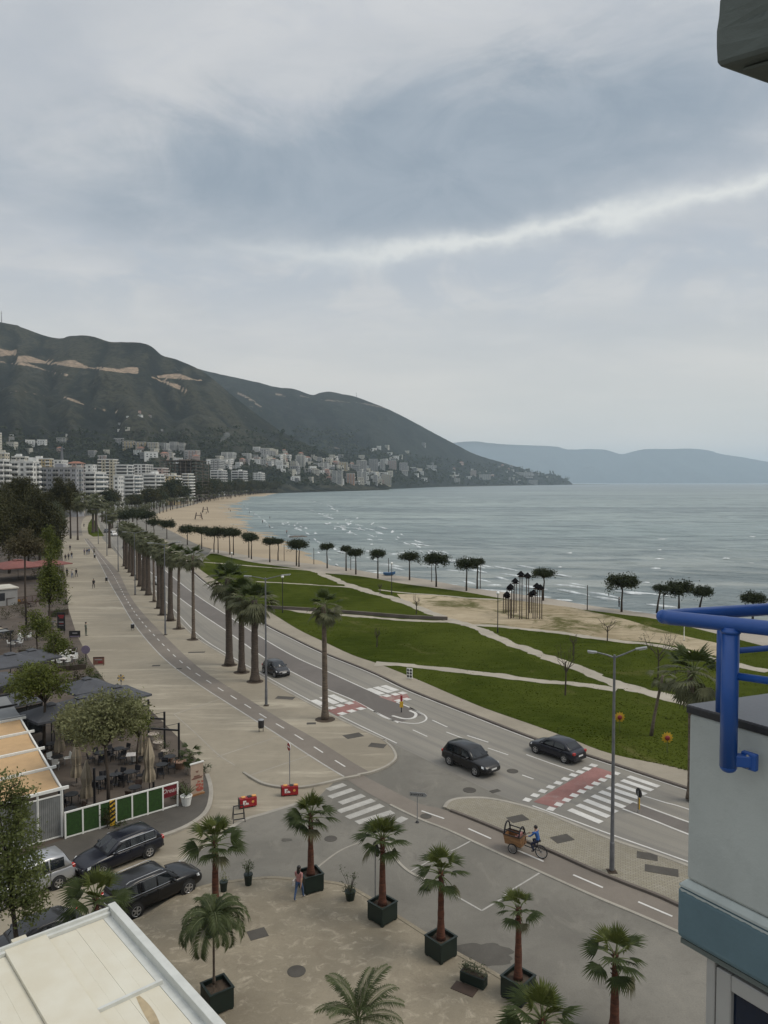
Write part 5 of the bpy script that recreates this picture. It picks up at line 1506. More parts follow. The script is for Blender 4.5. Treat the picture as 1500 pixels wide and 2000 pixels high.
for i in range(6500):
 px, py = r.uniform(0, 1110), r.uniform(815, 948)
 if py < 872 + 26 * noise.noise(Vector((px * .015, 2, 0))) and r.random() < (872 - py) / 40: continue
 if px > 700 and py < 875 + (px - 700) * .13: continue
 P = on_slope(px, py)
 if P is None or P.y < 700 or P.z < .2 or (P.z < 2 and P.y < 1500 and px > 440): continue
 s = P.y / 1000 * r.uniform(.8, 1.7) * 1.5
 for j in range(9):
  o = Vector((r.gauss(0, .9) * s, r.gauss(0, .9) * s, abs(r.gauss(0, .7)) * s))
  n = (rdir(r) + Vector((0, -.3, .8))).normalized(); a = n.cross(rdir(r)).normalized() * s * r.uniform(.5, 1.1); b = n.cross(a) * r.uniform(.6, 1)
  c = P + o
  mb.add([c - a, c - b, c + a, c + b], [(0, 1, 2, 3)])
tag(mb.build('hillside_trees', M['pine']), 'dark trees and scrub scattered over the lower hillsides and the town', None, None, 'stuff')
# ------------------------------------------------------------------ town
def wall_mat(name, c, v=.1): return mat(name, c, .85, v, .35, spec=.3)
W_ = {'white': wall_mat('white_render', (0.60, 0.60, 0.58)), 'lilac': wall_mat('lilac_grey_render', (0.29, 0.295, 0.315)), 'beige': wall_mat('beige_render', (0.42, 0.385, 0.30)),
 'ochre': wall_mat('ochre_render', (0.44, 0.35, 0.20)), 'pink': wall_mat('pinkish_render', (0.39, 0.30, 0.265)), 'grey': wall_mat('grey_render', (0.27, 0.27, 0.265)),
 'cream': wall_mat('cream_render', (0.46, 0.44, 0.38)), 'raw': wall_mat('raw_concrete', (0.185, 0.158, 0.135), .2), 'orange': wall_mat('apricot_render', (0.44, 0.27, 0.19))}
M['shutter'] = mat('shaded_window', (0.030, 0.034, 0.040), 0.15, 0.5, 0.6, spec=.6)
M['tile'] = mat('roof_tile_red', (0.25, 0.115, 0.075), .85, .25, .6)
M['tile_grey'] = mat('grey_green_roof', (0.13, 0.15, 0.145), .7, .15, .6)
_cache = {}
def unit_window(w, h):
 k = ('w', round(w, 1), round(h, 1))
 if k not in _cache:
  mb = MB(); mb.box(-w / 2, -.05, 0, w / 2, .03, h); _cache[k] = mb.mesh('window', M['shutter'])
  fr = MB(); fr.box(-w / 2 - .10, -.09, -.10, w / 2 + .10, .02, -.001); fr.box(-w / 2 - .1, -.08, h + .001, w / 2 + .1, .02, h + .1); fr.box(-.05, -.07, 0, .05, -.052, h); _cache[k + ('f',)] = fr.mesh('frame', W_['white'])
 return _cache[k], _cache[k + ('f',)]
def unit_balcony(w, d, wm):
 k = ('b', round(w, 1), round(d, 1), wm)
 if k not in _cache:
  mb = MB(); mb.box(-w / 2, -d, -.12, w / 2, 0, .06); mb.box(-w / 2, -d, .06, w / 2, -d + .12, .95)
  mb.box(-w / 2, -d + .12, .06, -w / 2 + .1, 0, .95); mb.box(w / 2 - .1, -d + .12, .06, w / 2, 0, .95)
  _cache[k] = mb.mesh('balcony', W_[wm])
 return _cache[k]
def stuffed(o): o['kind'] = 'stuff'; return o
def block(name, label, x0, xm, x1, ytop, Y, base=0.0, wm='white', style='mixed', cat='apartment building', group=None, bal='white', roof=None, fine=True, seed=0, rz=0.0, st_h=3.05):
 """front face from x0 to xm, street side from xm to x1 (photograph columns) at distance Y"""
 r = random.Random(seed)
 XL, XR = (x0 - 750) / FPX * Y, (xm - 750) / FPX * Y
 d = XR * FPX / (x1 - 750) - Y if x1 > xm + .5 and x1 < 745 else 12.0
 d = max(7.0, min(40.0, d))
 top = EYE + (942 - ytop) / FPX * Y
 h = max(3.0, top - base); w = XR - XL
 t = thing(name, label, cat, ((XL + XR) / 2, Y + d / 2, base), rz, group)
 mb = MB(); mb.box(-w / 2, -d / 2, -6.0 if base > 1 else -.3, w / 2, d / 2, h)
 mb.build('wall', W_[wm], t)
 n = max(1, round(h / st_h)); sh = h / n
 if roof == 'hip':
  mb = MB(); e = .6; rh = min(w, d) * .2
  mb.add([(-w / 2 - e, -d / 2 - e, h), (w / 2 + e, -d / 2 - e, h), (w / 2 + e, d / 2 + e, h), (-w / 2 - e, d / 2 + e, h), (-w * .2, 0, h + rh), (w * .2, 0, h + rh)],
   [(0, 1, 5, 4), (1, 2, 5), (2, 3, 4, 5), (3, 0, 4), (3, 2, 1, 0)])
  mb.build('roof', M['tile'] if wm != 'lilac' else M['tile_grey'], t)
 else:
  mb = MB()
  mb.box(-w / 2 - .15, -d / 2 - .15, h, w / 2 + .15, d / 2 + .15, h + .18)
  mb.box(-w / 2 - .15, -d / 2 - .15, h + .18, w / 2 + .15, -d / 2 + .05, h + .8); mb.box(w / 2 - .05, -d / 2 + .05, h + .18, w / 2 + .15, d / 2 + .15, h + .8)
  ro = mb.build('roof', W_[bal], t)
  if fine and w > 8:
   mb = MB(); q = r.uniform(-.3, .2) * w; mb.box(q, -d * .1, h + .18, q + min(5, w * .35), d * .3, h + 2.9); mb.build('stair_house', W_[r.choice(['white', 'cream', wm])], t)
   for i in range(r.randint(1, 3)):
    mb = MB(); mb.lathe([(.55, h + .2), (.6, h + .3), (.6, h + 1.5), (.2, h + 1.8)], 8, Matrix.Translation((r.uniform(-.4, .4) * w, r.uniform(-.3, .3) * d, 0))); mb.build('water_tank', W_[r.choice(['white', 'grey'])], t)
 faces = [(w, lambda u: (-w / 2 + u, -d / 2, 0), 0.0, 'front'), (d, lambda u: (w / 2, -d / 2 + u, 0), math.pi / 2, 'side')]
 small = MB()
 for L, f, ang, nm in faces:
  if L < 3: continue
  bays = max(1, int(L / 3.3)); bw = L / bays
  kinds = [('b' if style == 'balcony' or (style == 'mixed' and (i + (nm == 'side')) % 2 == 0) or (style == 'street' and nm == 'side') else 'w') for i in range(bays)]
  for s in range(n):
   z = s * sh
   if base == 0 and fine and z + sh < 3.2: continue
   i = 0
   while i < bays:
    x, y, _ = f((i + .5) * bw)
    if kinds[i] == 'b':
     j = i
     while j + 1 < bays and kinds[j + 1] == 'b' and j - i < 3: j += 1
     cx, cy_, _ = f((i + j + 1) / 2 * bw); wl = (j - i + 1) * bw
     if fine:
      wm_, fm_ = unit_window(wl * .84, sh * .68)
      wo = link_mesh('window', wm_, t, (cx, cy_, z + .35), (0, 0, ang)); link_mesh('frame', fm_, wo)
      link_mesh('balcony', unit_balcony(wl * .96, 1.35, bal), t, (cx, cy_, z + .12), (0, 0, ang))
     else:
      Mx = Matrix.Translation((cx, cy_, z)) @ Matrix.Rotation(ang, 4, 'Z')
      small.mi = 0; small.box(-wl * .42, -.06, .4, wl * .42, .02, sh * .86, Mx)
      small.mi = 1; small.box(-wl * .47, -1.1, .02, wl * .47, -.06, .95, Mx)
     i = j + 1
    else:
     ww = min(1.6, bw * .55)
     if fine:
      wm_, fm_ = unit_window(ww, 1.5)
      wo = link_mesh('window', wm_, t, (x, y, z + .95), (0, 0, ang)); link_mesh('frame', fm_, wo)
     else:
      Mx = Matrix.Translation((x, y, z)) @ Matrix.Rotation(ang, 4, 'Z')
      small.mi = 0; small.box(-ww / 2, -.06, .9, ww / 2, .02, 2.4, Mx)
     i += 1
 if small.f: stuffed(small.build('windows', [M['shutter'], W_[bal]], t))
 return t
B_ = block
B_('apartment_building', 'white apartment block cut off by the left edge of the picture', -60, 8, 20, 899, 420, wm='white', style='balcony', seed=1)
B_('apartment_building', 'tall white apartment block with blank walls and a bay of rounded balconies', 22, 66, 78, 903, 430, wm='white', style='mixed', seed=2)
B_('apartment_building', 'lilac grey apartment block with small windows behind the dark trees', 80, 150, 164, 915, 450, wm='lilac', style='mixed', bal='grey', seed=3)
t = B_('apartment_building', 'corner block with five bright curved white balconies beside the dark gap', 166, 186, 208, 924, 470, wm='white', style='balcony', seed=4)
mb = MB(); mb.box(-9, -9, 20.6, 9, 9, 21.0); mb.add([(-9, -9, 21), (9, -9, 21), (9, 9, 21), (-9, 9, 21), (0, 0, 23.4)], [(0, 1, 4), (1, 2, 4), (2, 3, 4), (3, 0, 4)]);
B_('apartment_building', 'narrow white block between the curved balconies and the long white row', 222, 232, 242, 931, 545, wm='white', style='plain', seed=5)
B_('apartment_building', 'white block with four rounded balcony storeys in the long row', 243, 262, 277, 929, 570, wm='white', style='balcony', seed=6)
B_('apartment_building', 'white block with square balcony bays in the long row', 279, 305, 321, 927, 625, wm='white', style='balcony', seed=7, bal='white')
B_('apartment_building', 'ochre block with greenish balconies left of the concrete skeleton', 323, 342, 354, 930, 690, wm='ochre', style='street', seed=8)
B_('apartment_building', 'small beige block tucked against the concrete skeleton', 356, 368, 379, 926, 730, wm='beige', style='balcony', seed=9)
B_('apartment_building', 'white block with dark loggias right of the concrete skeleton', 411, 434, 449, 919, 1250, wm='white', style='balcony', seed=10, st_h=4.6)
B_('apartment_building', 'wide white gridded block in the row near the beach end', 452, 476, 491, 920, 1400, wm='white', style='balcony', seed=11, st_h=4.6)
B_('apartment_building', 'white stepped block near the beach end', 494, 512, 520, 924, 1650, wm='white', style='mixed', seed=12, st_h=4.6)
B_('apartment_building', 'last white block of the row above the beach end', 522, 541, 551, 923, 1850, wm='white', style='balcony', seed=13, st_h=4.6)
def skeleton(x0, xm, x1, ytop, Y, label):
 XL, XR = (x0 - 750) / FPX * Y, (xm - 750) / FPX * Y
 d = XR * FPX / (x1 - 750) - Y; h = EYE + (942 - ytop) / FPX * Y; w = XR - XL
 t = thing('building_skeleton', label, 'building site', ((XL + XR) / 2, Y + d / 2, 0))
 n = 12; sh = h / n
 mb = MB(); mb.box(-w / 2, -d / 2, -.22, w / 2, d / 2, 0); sm = mb.mesh('floor_slab', W_['raw'])
 cm = MB(); cm.box(-.28, -.28, 0, .28, .28, sh - .22); cme = cm.mesh('column', W_['raw'])
 for s in range(1, n + 1):
  link_mesh('floor_slab', sm, t, (0, 0, s * sh), None, (1.02, 1.02, 1) if s == n else None)
 for s in range(n):
  for i in range(8):
   for j in range(3):
    if j == 1 and 0 < i < 7: continue
    link_mesh('column', cme, t, (-w / 2 + .5 + (w - 1) * i / 7, -d / 2 + .5 + (d - 1) * j / 2, s * sh))
 mb = MB(); mb.box(-w * .1, -d * .2, 0, w * .12, d * .2, h + 1.5); mb.build('stair_core', W_['raw'], t)
skeleton(312, 384, 409, 899, 790, 'unfinished brown concrete frame of a tall building behind the white row')
back = [(-20, 12, 20, 886, 620, 'beige', 'plain', 'beige block with a flat roof at the far left of the second row'), (24, 50, 58, 893, 640, 'cream', 'mixed', 'cream block showing above the tall white apartment block'),
  (58, 98, 106, 897, 660, 'ochre', 'mixed', 'long yellowish block with a row of roof openings in the second row'), (106, 122, 134, 900, 640, 'white', 'plain', 'small white rooftop block under the thin mast'),
  (132, 160, 168, 905, 680, 'pink', 'mixed', 'block with a reddish tiled roof in the second row'), (168, 182, 190, 909, 640, 'white', 'plain', 'white block right above the curved balconies'),
  (192, 222, 232, 898, 760, 'beige', 'mixed', 'beige block with a curved roof in the second row'), (226, 250, 262, 909, 700, 'white', 'balcony', 'white set back block behind the narrow white one'),
  (262, 285, 300, 908, 780, 'white', 'mixed', 'white terraced block in the second row below the skeleton'), (300, 318, 330, 915, 760, 'pink', 'mixed', 'apricot topped block just left of the concrete skeleton'),
  (412, 428, 440, 899, 1300, 'grey', 'mixed', 'grey block above the white loggias'), (-14, -2, 6, 846, 900, 'cream', 'plain', 'tall pale block cut off by the left edge above the second row')]
for i, (a, b, c, yt, Y, wm, st, lab) in enumerate(back):
 B_('apartment_building', lab, a, b, c, yt, Y, wm=wm, style=st, seed=30 + i, roof='hip' if 'tiled' in lab else None, fine=Y < 700)
slope = [(224, 242, 249, 857, 870, 'grey', 'grey block at the left end of the terrace on the hillside'), (241, 262, 266, 862, 876, 'ochre', 'first yellowish block of the hillside terrace'), (266, 286, 290, 864, 877, 'ochre', 'second yellowish block of the hillside terrace'),
  (289, 308, 312, 865, 878, 'beige', 'third yellowish block of the hillside terrace'), (311, 326, 332, 866, 880, 'white', 'first white block of the hillside terrace'), (332, 346, 350, 864, 881, 'white', 'second white block of the hillside terrace'),
  (350, 361, 366, 866, 886, 'cream', 'tall cream block at the right end of the hillside terrace'), (366, 385, 392, 880, 896, 'pink', 'pinkish block below the hillside terrace above the skeleton'),
  (433, 456, 463, 884, 903, 'white', 'large white villa with turrets on the slope beside the smoke'), (415, 430, 438, 897, 912, 'grey', 'grey house below the white villa'),
  (566, 578, 584, 901, 913, 'beige', 'low beige wing left of the pale tower'), (578, 594, 599, 890, 914, 'cream', 'pale tower standing above the middle of the town'), (613, 640, 646, 905, 917, 'white', 'long white block in the middle of the hillside town'),
  (661, 678, 685, 903, 918, 'ochre', 'yellowish house right of the long white block'), (696, 716, 722, 900, 922, 'grey', 'left grey tower of the cluster in the town centre'), (720, 738, 744, 897, 921, 'grey', 'middle grey tower of the cluster in the town centre'), (742, 752, 756, 898, 920, 'white', 'right pale tower of the cluster in the town centre'),
  (757, 774, 780, 900, 921, 'pink', 'pink block right of the grey towers'), (780, 796, 802, 904, 924, 'lilac', 'bluish block at the right end of the town centre'), (648, 668, 676, 920, 945, 'cream', 'cream beach hotel at the left of the waterfront group'),
  (676, 692, 698, 925, 945, 'orange', 'apricot beach hotel in the waterfront group'), (698, 716, 722, 922, 944, 'white', 'white beach hotel behind dark trees'), (728, 738, 744, 928, 947, 'white', 'narrow white hotel on the water'),
  (744, 764, 770, 927, 947, 'beige', 'beige hotel at the right end of the waterfront group'), (833, 852, 858, 909, 917, 'white', 'flat white building above the dark wooded point'), (887, 898, 903, 934, 945, 'cream', 'small cream house at the foot of the wooded point'),
  (919, 930, 934, 919, 931, 'pink', 'pink villa on the slope towards the cape'), (936, 958, 963, 927, 938, 'cream', 'row of cream villas on the slope towards the cape'), (1007, 1040, 1049, 923, 932, 'white', 'long pale complex near the cape'), (1033, 1050, 1055, 938, 946, 'grey', 'low grey block at the water near the cape'),
  (473, 488, 492, 886, 897, 'white', 'white block at the left of the middle slope'), (494, 506, 510, 893, 905, 'pink', 'pinkish block on the middle slope'), (510, 522, 526, 889, 900, 'white', 'white house uppermost on the middle slope'), (528, 540, 544, 897, 908, 'cream', 'cream block on the middle slope'),
  (112, 130, 136, 856, 866, 'cream', 'lone pale house high on the slope above the second row'), (60, 70, 74, 862, 870, 'white', 'lone white house on the slope left of a pale house'), (192, 206, 210, 890, 900, 'pink', 'pinkish house on the dark slope above the second row')]
for i, (a, b, c, yt, yb, wm, lab) in enumerate(slope):
 P = on_slope((a + b) / 2, yb)
 if P is None: continue
 B_('hillside_building', lab, a, b, c, yt, P.y, base=P.z, wm=wm, style='balcony' if wm in ('white', 'cream') else 'mixed', cat='building', fine=False, seed=60 + i, group='buildings on the hillside')
hm = []
for i, wm in enumerate(['white', 'cream', 'white', 'pink', 'white', 'grey', 'cream']):
 r = random.Random(i); w, d, h = r.uniform(9, 15), r.uniform(8, 11), r.uniform(5.5, 11)
 a = MB(); a.box(-w / 2, -d / 2, -5, w / 2, d / 2, h)
 b = MB(); e = .5
 if i == 3: b.add([(-w / 2 - e, -d / 2 - e, h), (w / 2 + e, -d / 2 - e, h), (w / 2 + e, d / 2 + e, h), (-w / 2 - e, d / 2 + e, h), (-w * .2, 0, h + 2.2), (w * .2, 0, h + 2.2)], [(0, 1, 5, 4), (1, 2, 5), (2, 3, 4, 5), (3, 0, 4), (3, 2, 1, 0)])
 else: b.box(-w / 2 - .2, -d / 2 - .2, h, w / 2 + .2, d / 2 + .2, h + .5)
 c = MB()
 for s in range(int(h / 2.8)):
  for k in range(3):
   c.box(-w * .36 + k * w * .28, -d / 2 - .06, s * 2.8 + .9, -w * .36 + k * w * .28 + 1.6, -d / 2 + .02, s * 2.8 + 2.3)
   c.box(w / 2 - .02, -d * .36 + k * d * .28, s * 2.8 + .9, w / 2 + .06, -d * .36 + k * d * .28 + 1.4, s * 2.8 + 2.3)
 hm.append((a.mesh('wall', W_[wm]), b.mesh('roof', M['tile'] if i == 3 else W_['cream']), c.mesh('windows', M['shutter'])))
zones = [(470, 560, 882, 915, 34), (545, 660, 890, 928, 46), (640, 800, 893, 930, 42), (640, 760, 926, 946, 20), (800, 930, 905, 940, 20), (900, 1090, 918, 944, 30), (690, 830, 870, 898, 7), (940, 1040, 898, 920, 8), (160, 330, 880, 897, 10), (400, 470, 900, 915, 10),
  (225, 320, 805, 850, 9), (20, 160, 850, 885, 8), (330, 400, 890, 905, 6), (560, 640, 918, 942, 10)]
for x0, x1, y0, y1, cnt in zones:
 for i in range(cnt):
  px, py = rnd.uniform(x0, x1), rnd.uniform(y0, y1)
  P = on_slope(px, py)
  if P is None or P.y < 500 or P.y > 7500 or (P.z < .5 and P.x > -150 and P.y < 1900): continue
  k = rnd.randrange(len(hm))
  t = thing('house', 'small pale house in the scattered settlement across the lower hills', 'house', P, rnd.uniform(-.5, .5), 'scattered houses on the lower hills')
  s = rnd.uniform(.8, 1.5) * (1.0 if P.y < 2500 else 1.15) * (.42 if py < 852 else 1)
  t.scale = (s * rnd.uniform(.9, 1.4), s, s * rnd.uniform(.8, 1.25))
  for nm, me in zip(('wall', 'roof', 'windows'), hm[k]):
   o = link_mesh(nm, me, t)
   if nm == 'windows': stuffed(o)
def mast(px, py, hh, Y, label):
 P = atd(px, py, Y); t = thing('radio_mast', label, 'mast', P)
 mb = MB(); mb.tube([(0, 0, -5), (0, 0, hh)], [1.5, .7], 5); mb.build('mast', M['pole_grey'], t)
 mb = MB(); mb.tube([(-2.5, 0, hh * .8), (2.5, 0, hh * .8)], .5, 4); mb.build('crossarm', M['pole_grey'], t)
mast(3, 629, 38, 2600, 'thin radio mast on the hilltop at the left edge')
mast(696, 775, 26, 4600, 'thin mast on the second ridge')
mast(121, 892, 9, 660, 'rooftop mast over the small white rooftop block')
P = on_slope(426, 868)
mb = MB(); r = random.Random(3)
for i in range(6):
 u = i / 5
 mb.ball((P.x + u * P.y * .012, P.y, P.z + u * P.y * .013), P.y * (.0011 + .0030 * u), 10, 7, 1.2, 1, .9)
m_, g_s = new_mat('pale_smoke')
v_ = g_s.node('ShaderNodeVolumePrincipled'); v_.inputs['Color'].default_value = (.85, .9, .95, 1); v_.inputs['Density'].default_value = .014
o_ = g_s.node('ShaderNodeOutputMaterial'); g_s.t.links.new(v_.outputs[0], o_.inputs['Volume'])
tag(mb.build('smoke', m_, fix=True), 'thin pale smoke rising off the slope behind the white villa', None, None, 'stuff')
def stone_bar(px0, py0, px1, py1, w, h, label):
 a, b = at(px0, py0, SEA), at(px1, py1, SEA); mb = MB(); r = random.Random(int(px0))
 n = 26
 for i in range(n):
  q = a.lerp(b, i / (n - 1)); s = r.uniform(.6, 1.2) * w * .5
  mb.ball((q.x + r.gauss(0, w * .2), q.y + r.gauss(0, w * .3), SEA + h * .1), s, 6, 4, 1.3, 1, h / w * 1.3)
 tag(mb.build('groyne', M['kerb_dark'], fix=True), label, 'groyne')
stone_bar(640, 957.5, 735, 956.6, 16, 3.2, 'dark rock groyne jutting into the bay below the hotels')
stone_bar(571, 1050.5, 592, 1050.0, 2.2, 1.0, 'low dark rocks with seaweed at the sand edge')
stone_bar(605, 1051.5, 622, 1051.5, 1.2, .4, 'flat dark rock slab just off the sand edge')
stone_bar(500, 962, 560, 961.5, 5, 1.0, 'low dark rocks at the far end of the beach')
# ------------------------------------------------------------------ vehicles
def paintm(name, c, flake=0.0):
 m, g = new_mat(name)
 n = g.noise(g.node('ShaderNodeTexCoord').outputs['Object'], 1.5, 3)
 finish(g, g.mix(n, mul(c, .9), mul(c, 1.15)), .30, flake, None, .4, .35)
 return m
CARP = {'black': paintm('black_car_paint', (0.004, 0.004, 0.005)), 'navy': paintm('navy_car_paint', (0.004, 0.005, 0.012)), 'char': paintm('charcoal_car_paint', (0.018, 0.018, 0.020)),
  'silver': paintm('silver_car_paint', (0.36, 0.37, 0.385), .4), 'white': paintm('white_car_paint', (0.62, 0.62, 0.61)), 'dgrey': paintm('dark_grey_car_paint', (0.020, 0.021, 0.025)), 'red': paintm('red_car_paint', (0.25, 0.02, 0.02))}
_wheels = {}
def wheel(parent, x, y, R, side):
 k = round(R, 2)
 if k not in _wheels:
  prof = [(R * .62, -.10), (R * .93, -.10), (R, -.06), (R, .06), (R * .93, .10), (R * .62, .10)]
  X = Matrix.Rotation(math.pi / 2, 4, 'X')
  a = MB(); a.lathe(prof, 22, X)
  b = MB(); b.lathe([(R * .66, .09), (R * .66, .112), (R * .61, .116), (R * .57, .103)], 22, X)
  for i in range(5):
   c = 2 * math.pi * i / 5; b.bar((R * .08 * math.cos(c), -.112, R * .08 * math.sin(c)), (R * .60 * math.cos(c), -.108, R * .60 * math.sin(c)), .075, .03, Vector((0, 1, 0)))
  b.lathe([(R * .14, .09), (R * .14, .13)], 10, X)
  b.mi = 1; b.lathe([(R * .575, .095), (R * .575, .104)], 22, X); b.mi = 0
  _wheels[k] = (a.mesh('tyre', M['rubber'], True), b.mesh('rim', [M['alloy'], M['rubber']]))
 w = bpy.data.objects.new('wheel', _wheels[k][0]); COL.objects.link(w); w.parent = parent; w.location = (x, y, R); w.rotation_euler = (0, 0, 0 if side < 0 else math.pi)
 link_mesh('rim', _wheels[k][1], w)
 return w
def car(label, paint, near_rear, near_front, kind, side, group=None, cat='car', name='car', z=.012):
 """near_rear/near_front: pixels where the two wheels nearest the camera touch the road; side: +1 when they are the car's left wheels"""
 K = {  # L, W, wheelbase, wheel R, belt, roof, hood z, windscreen base/top, roof end, rear glass base, tail z, ground clearance
  'suv': (4.65, 1.86, 2.66, .36, 1.04, 1.70, 1.03, 1.02, .40, -1.72, -2.10, 1.02, .26), 'hatch': (4.36, 1.80, 2.65, .33, .95, 1.48, .92, 1.10, .30, -1.20, -1.80, .98, .19),
  'city': (3.75, 1.70, 2.45, .31, .95, 1.52, .94, .98, .34, -1.30, -1.66, .98, .19), 'estate': (4.80, 1.84, 2.75, .34, .96, 1.52, .92, 1.02, .25, -1.78, -2.22, .98, .18),
  'bigsuv': (4.85, 1.92, 2.85, .37, 1.06, 1.70, 1.05, 1.02, .30, -1.80, -2.20, 1.04, .24), 'mpv': (4.65, 1.83, 2.73, .33, 1.02, 1.68, .98, 1.25, .42, -1.80, -2.12, 1.04, .19), 'van': (5.0, 1.92, 3.1, .34, 1.10, 1.95, 1.1, 1.75, 1.15, -2.3, -2.42, 1.1, .2)}[kind]
 L, Wd, wb, wr, zb, zr, zh, xa, xb, xc, xd, zt, gc = K
 hw = Wd / 2
 a, b = at(*near_rear, z), at(*near_front, z)
 d = (b - a).normalized(); nrm = Vector((-d.y, d.x, 0))
 mid = (a + b) / 2 - nrm * side * (hw - .12)
 t = thing(name, label, cat, mid, math.atan2(d.y, d.x), group)
 fx, rx = L / 2, -L / 2
 st = [(rx, gc + .16, zt - .26, hw * .80, .0), (rx + .06, gc + .06, zt - .10, hw * .90, .01), (rx + .25, gc, zt, hw * .965, .02), (-wb / 2, gc, zb, hw * 1.0, .02), (0, gc, zb, hw, .02), (xa, gc, zb - .01, hw, .03),
  (wb / 2, gc, zh - .02, hw * .99, .05), (fx - .45, gc, zh - .10, hw * .95, .05), (fx - .16, gc + .02, zh - .22, hw * .87, .03), (fx - .03, gc + .10, zh - .34, hw * .76, .01), (fx, gc + .18, zh - .46, hw * .68, .0)]
 rings = []
 for x, z0, z1, h, cr in st:
  half = [(h * .84, z0), (h * .975, z0 + .09), (h, z0 + (z1 - z0) * .40), (h * .985, z0 + (z1 - z0) * .72), (h * .945, z1 - .03), (h * .80, z1 + cr * .55)]
  ring = [(x, y, zz) for y, zz in half] + [(x, 0, z1 + cr)] + [(x, -y, zz) for y, zz in half[::-1]] + [(x, 0, z0)]
  rings.append(ring)
 mb = MB(); mb.loft(rings)
 mb.build('body', CARP[paint], t, smooth=True, fix=True, subsurf=1)
 hb, ht = hw * .93, hw * .74
 def edge(x):      # roof line over x
  if x > xb: u = (xa - x) / (xa - xb); return zb + (zr - .05 - zb) * max(0, u)
  if x < xc: u = (x - xd) / (xc - xd); return zb + (zr - .09 - zb) * max(0, u)
  v = (x - xc) / (xb - xc); return zr - .05 + .06 * math.sin(math.pi * min(1, v + .12)) - .05 * (1 - v)
 def width(x, u):
  return (hb + (ht - hb) * u) * (1 - .05 * max(0, (x - xb) / (xa - xb)) - .05 * max(0, (xc - x) / (xc - xd)))
 xs_ = [xa, xa + (xb - xa) * .5, xb, xb + (xc - xb) * .33, xb + (xc - xb) * .66, xc, xc + (xd - xc) * .5, xd]
 rings = []
 for x in xs_:
  e = max(edge(x), zb + .004)
  f = (e - zb) / (zr - zb)
  y1 = width(x, f)
  half = [(width(x, 0), zb - .06), (width(x, f * .5), zb + (e - zb) * .5), (y1, e - .05 * f), (y1 * .90, e + .005), (y1 * .5, e + .03)]
  rings.append([(x, y, zz) for y, zz in half] + [(x, 0, e + .038)] + [(x, -y, zz) for y, zz in half[::-1]])
 mb = MB(); mb.loft(rings)
 mb.build('cabin', CARP[paint], t, smooth=True, fix=True)
 def pane(nm, pts, off, par=None):
  c = sum((Vector(p) for p in pts), Vector()) / len(pts)
  n = (Vector(pts[1]) - Vector(pts[0])).cross(Vector(pts[2]) - Vector(pts[0])).normalized()
  if n.dot(c - Vector((c.x * .6, 0, zb * .7))) < 0: n = -n
  mb = MB(); o = [Vector(p) + n * off for p in pts]; i_ = [Vector(p) - n * .03 for p in pts]
  k = len(pts); mb.add(o + i_, [tuple(range(k))] + [(i, (i + 1) % k, k + (i + 1) % k, k + i) for i in range(k)])
  return mb.build(nm, M['glass'], t, fix=True)
 def wsp(u, s): x = xa + (xb - xa) * u; e = edge(x); return (x, s * width(x, u) * .86, e + .03 - .02 * abs(s))
 pane('windscreen', [wsp(.10, -1), wsp(.10, 1), wsp(.92, 1), wsp(.92, -1)], .022)
 def rwp(u, s): x = xd + (xc - xd) * u; e = edge(x); return (x, s * width(x, u) * .84, e + .02)
 pane('rear_window', [rwp(.25, -1), rwp(.25, 1), rwp(.90, 1), rwp(.90, -1)], .022)
 xs2 = [xa - .28, xb - .62 if kind != 'city' else xb - .55, (xb + xc) / 2 - .35, xc - .02]
 cuts = [(xa - .34, xb - .50), (xb - .58, xb - 1.36), (xb - 1.44, xd + .40)] if kind in ('estate', 'suv', 'bigsuv', 'mpv', 'van') else [(xa - .34, xb - .58), (xb - .66, xd + .48)]
 for s in (-1, 1):
  for p0, p1 in cuts:
   def sp(x, u):
    e = edge(x) - .05; zz = zb + .05 + (e - .045 - zb - .05) * u
    f = (zz - zb) / (zr - zb)
    return (x, s * (width(x, f)), zz)
   xt0 = min(p0, xb + (p0 - xb) * .25 if p0 > xb else p0); xt1 = max(p1, xc + .05 if p1 < xc else p1)
   pts = [sp(p0, 0), sp(p1, 0), sp(xt1 if p1 < xc else p1, 1), sp(xt0, 1)]
   pane('side_window', pts, .016)
  if paint in ('black', 'navy', 'dgrey') and kind in ('estate', 'bigsuv'):
   mb = MB(); q = [(x, s * (width(x, .02) + .02), zb + .035) for x in (xa - .3, 0, xd + .4)]
   mb.tube(q, .014, 4); q2 = [(x, s * (width(x, (edge(x) - .05 - zb) / (zr - zb)) + .015), edge(x) - .05) for x in (xb, 0, xc, xd + .35)]; mb.tube(q2 + [q[-1]], .016, 4)
   mb.build('window_trim', M['chrome'], t)
   rr = MB(); rr.tube([(xb - .1, s * ht * .88, zr - .02), (xb - .25, s * ht * .88, zr + .05), (xc + .2, s * ht * .88, zr + .04), (xc + .05, s * ht * .88, zr - .03)], .018, 5); rr.build('roof_rail', M['chrome'] if kind == 'bigsuv' else M['black_metal'], t)
  m = MB(); m.ball((xa - .42, s * (hw + .09), zb + .06), .13, 8, 5, .7, 1, .75); m.bar((xa - .42, s * (hw * .9), zb + .02), (xa - .42, s * (hw + .05), zb + .05), .05); m.build('mirror', CARP[paint], t, smooth=True)
  h = MB(); h.add([(fx - .44, s * hw * .905, zh - .17), (fx - .10, s * hw * .66, zh - .31), (fx - .06, s * hw * .68, zh - .44), (fx - .40, s * hw * .955, zh - .30)], [(0, 1, 2, 3)])
  h2 = MB(); v = [Vector(p) for p in h.v]; n = (v[1] - v[0]).cross(v[3] - v[0]).normalized(); n = n if n.x > 0 else -n
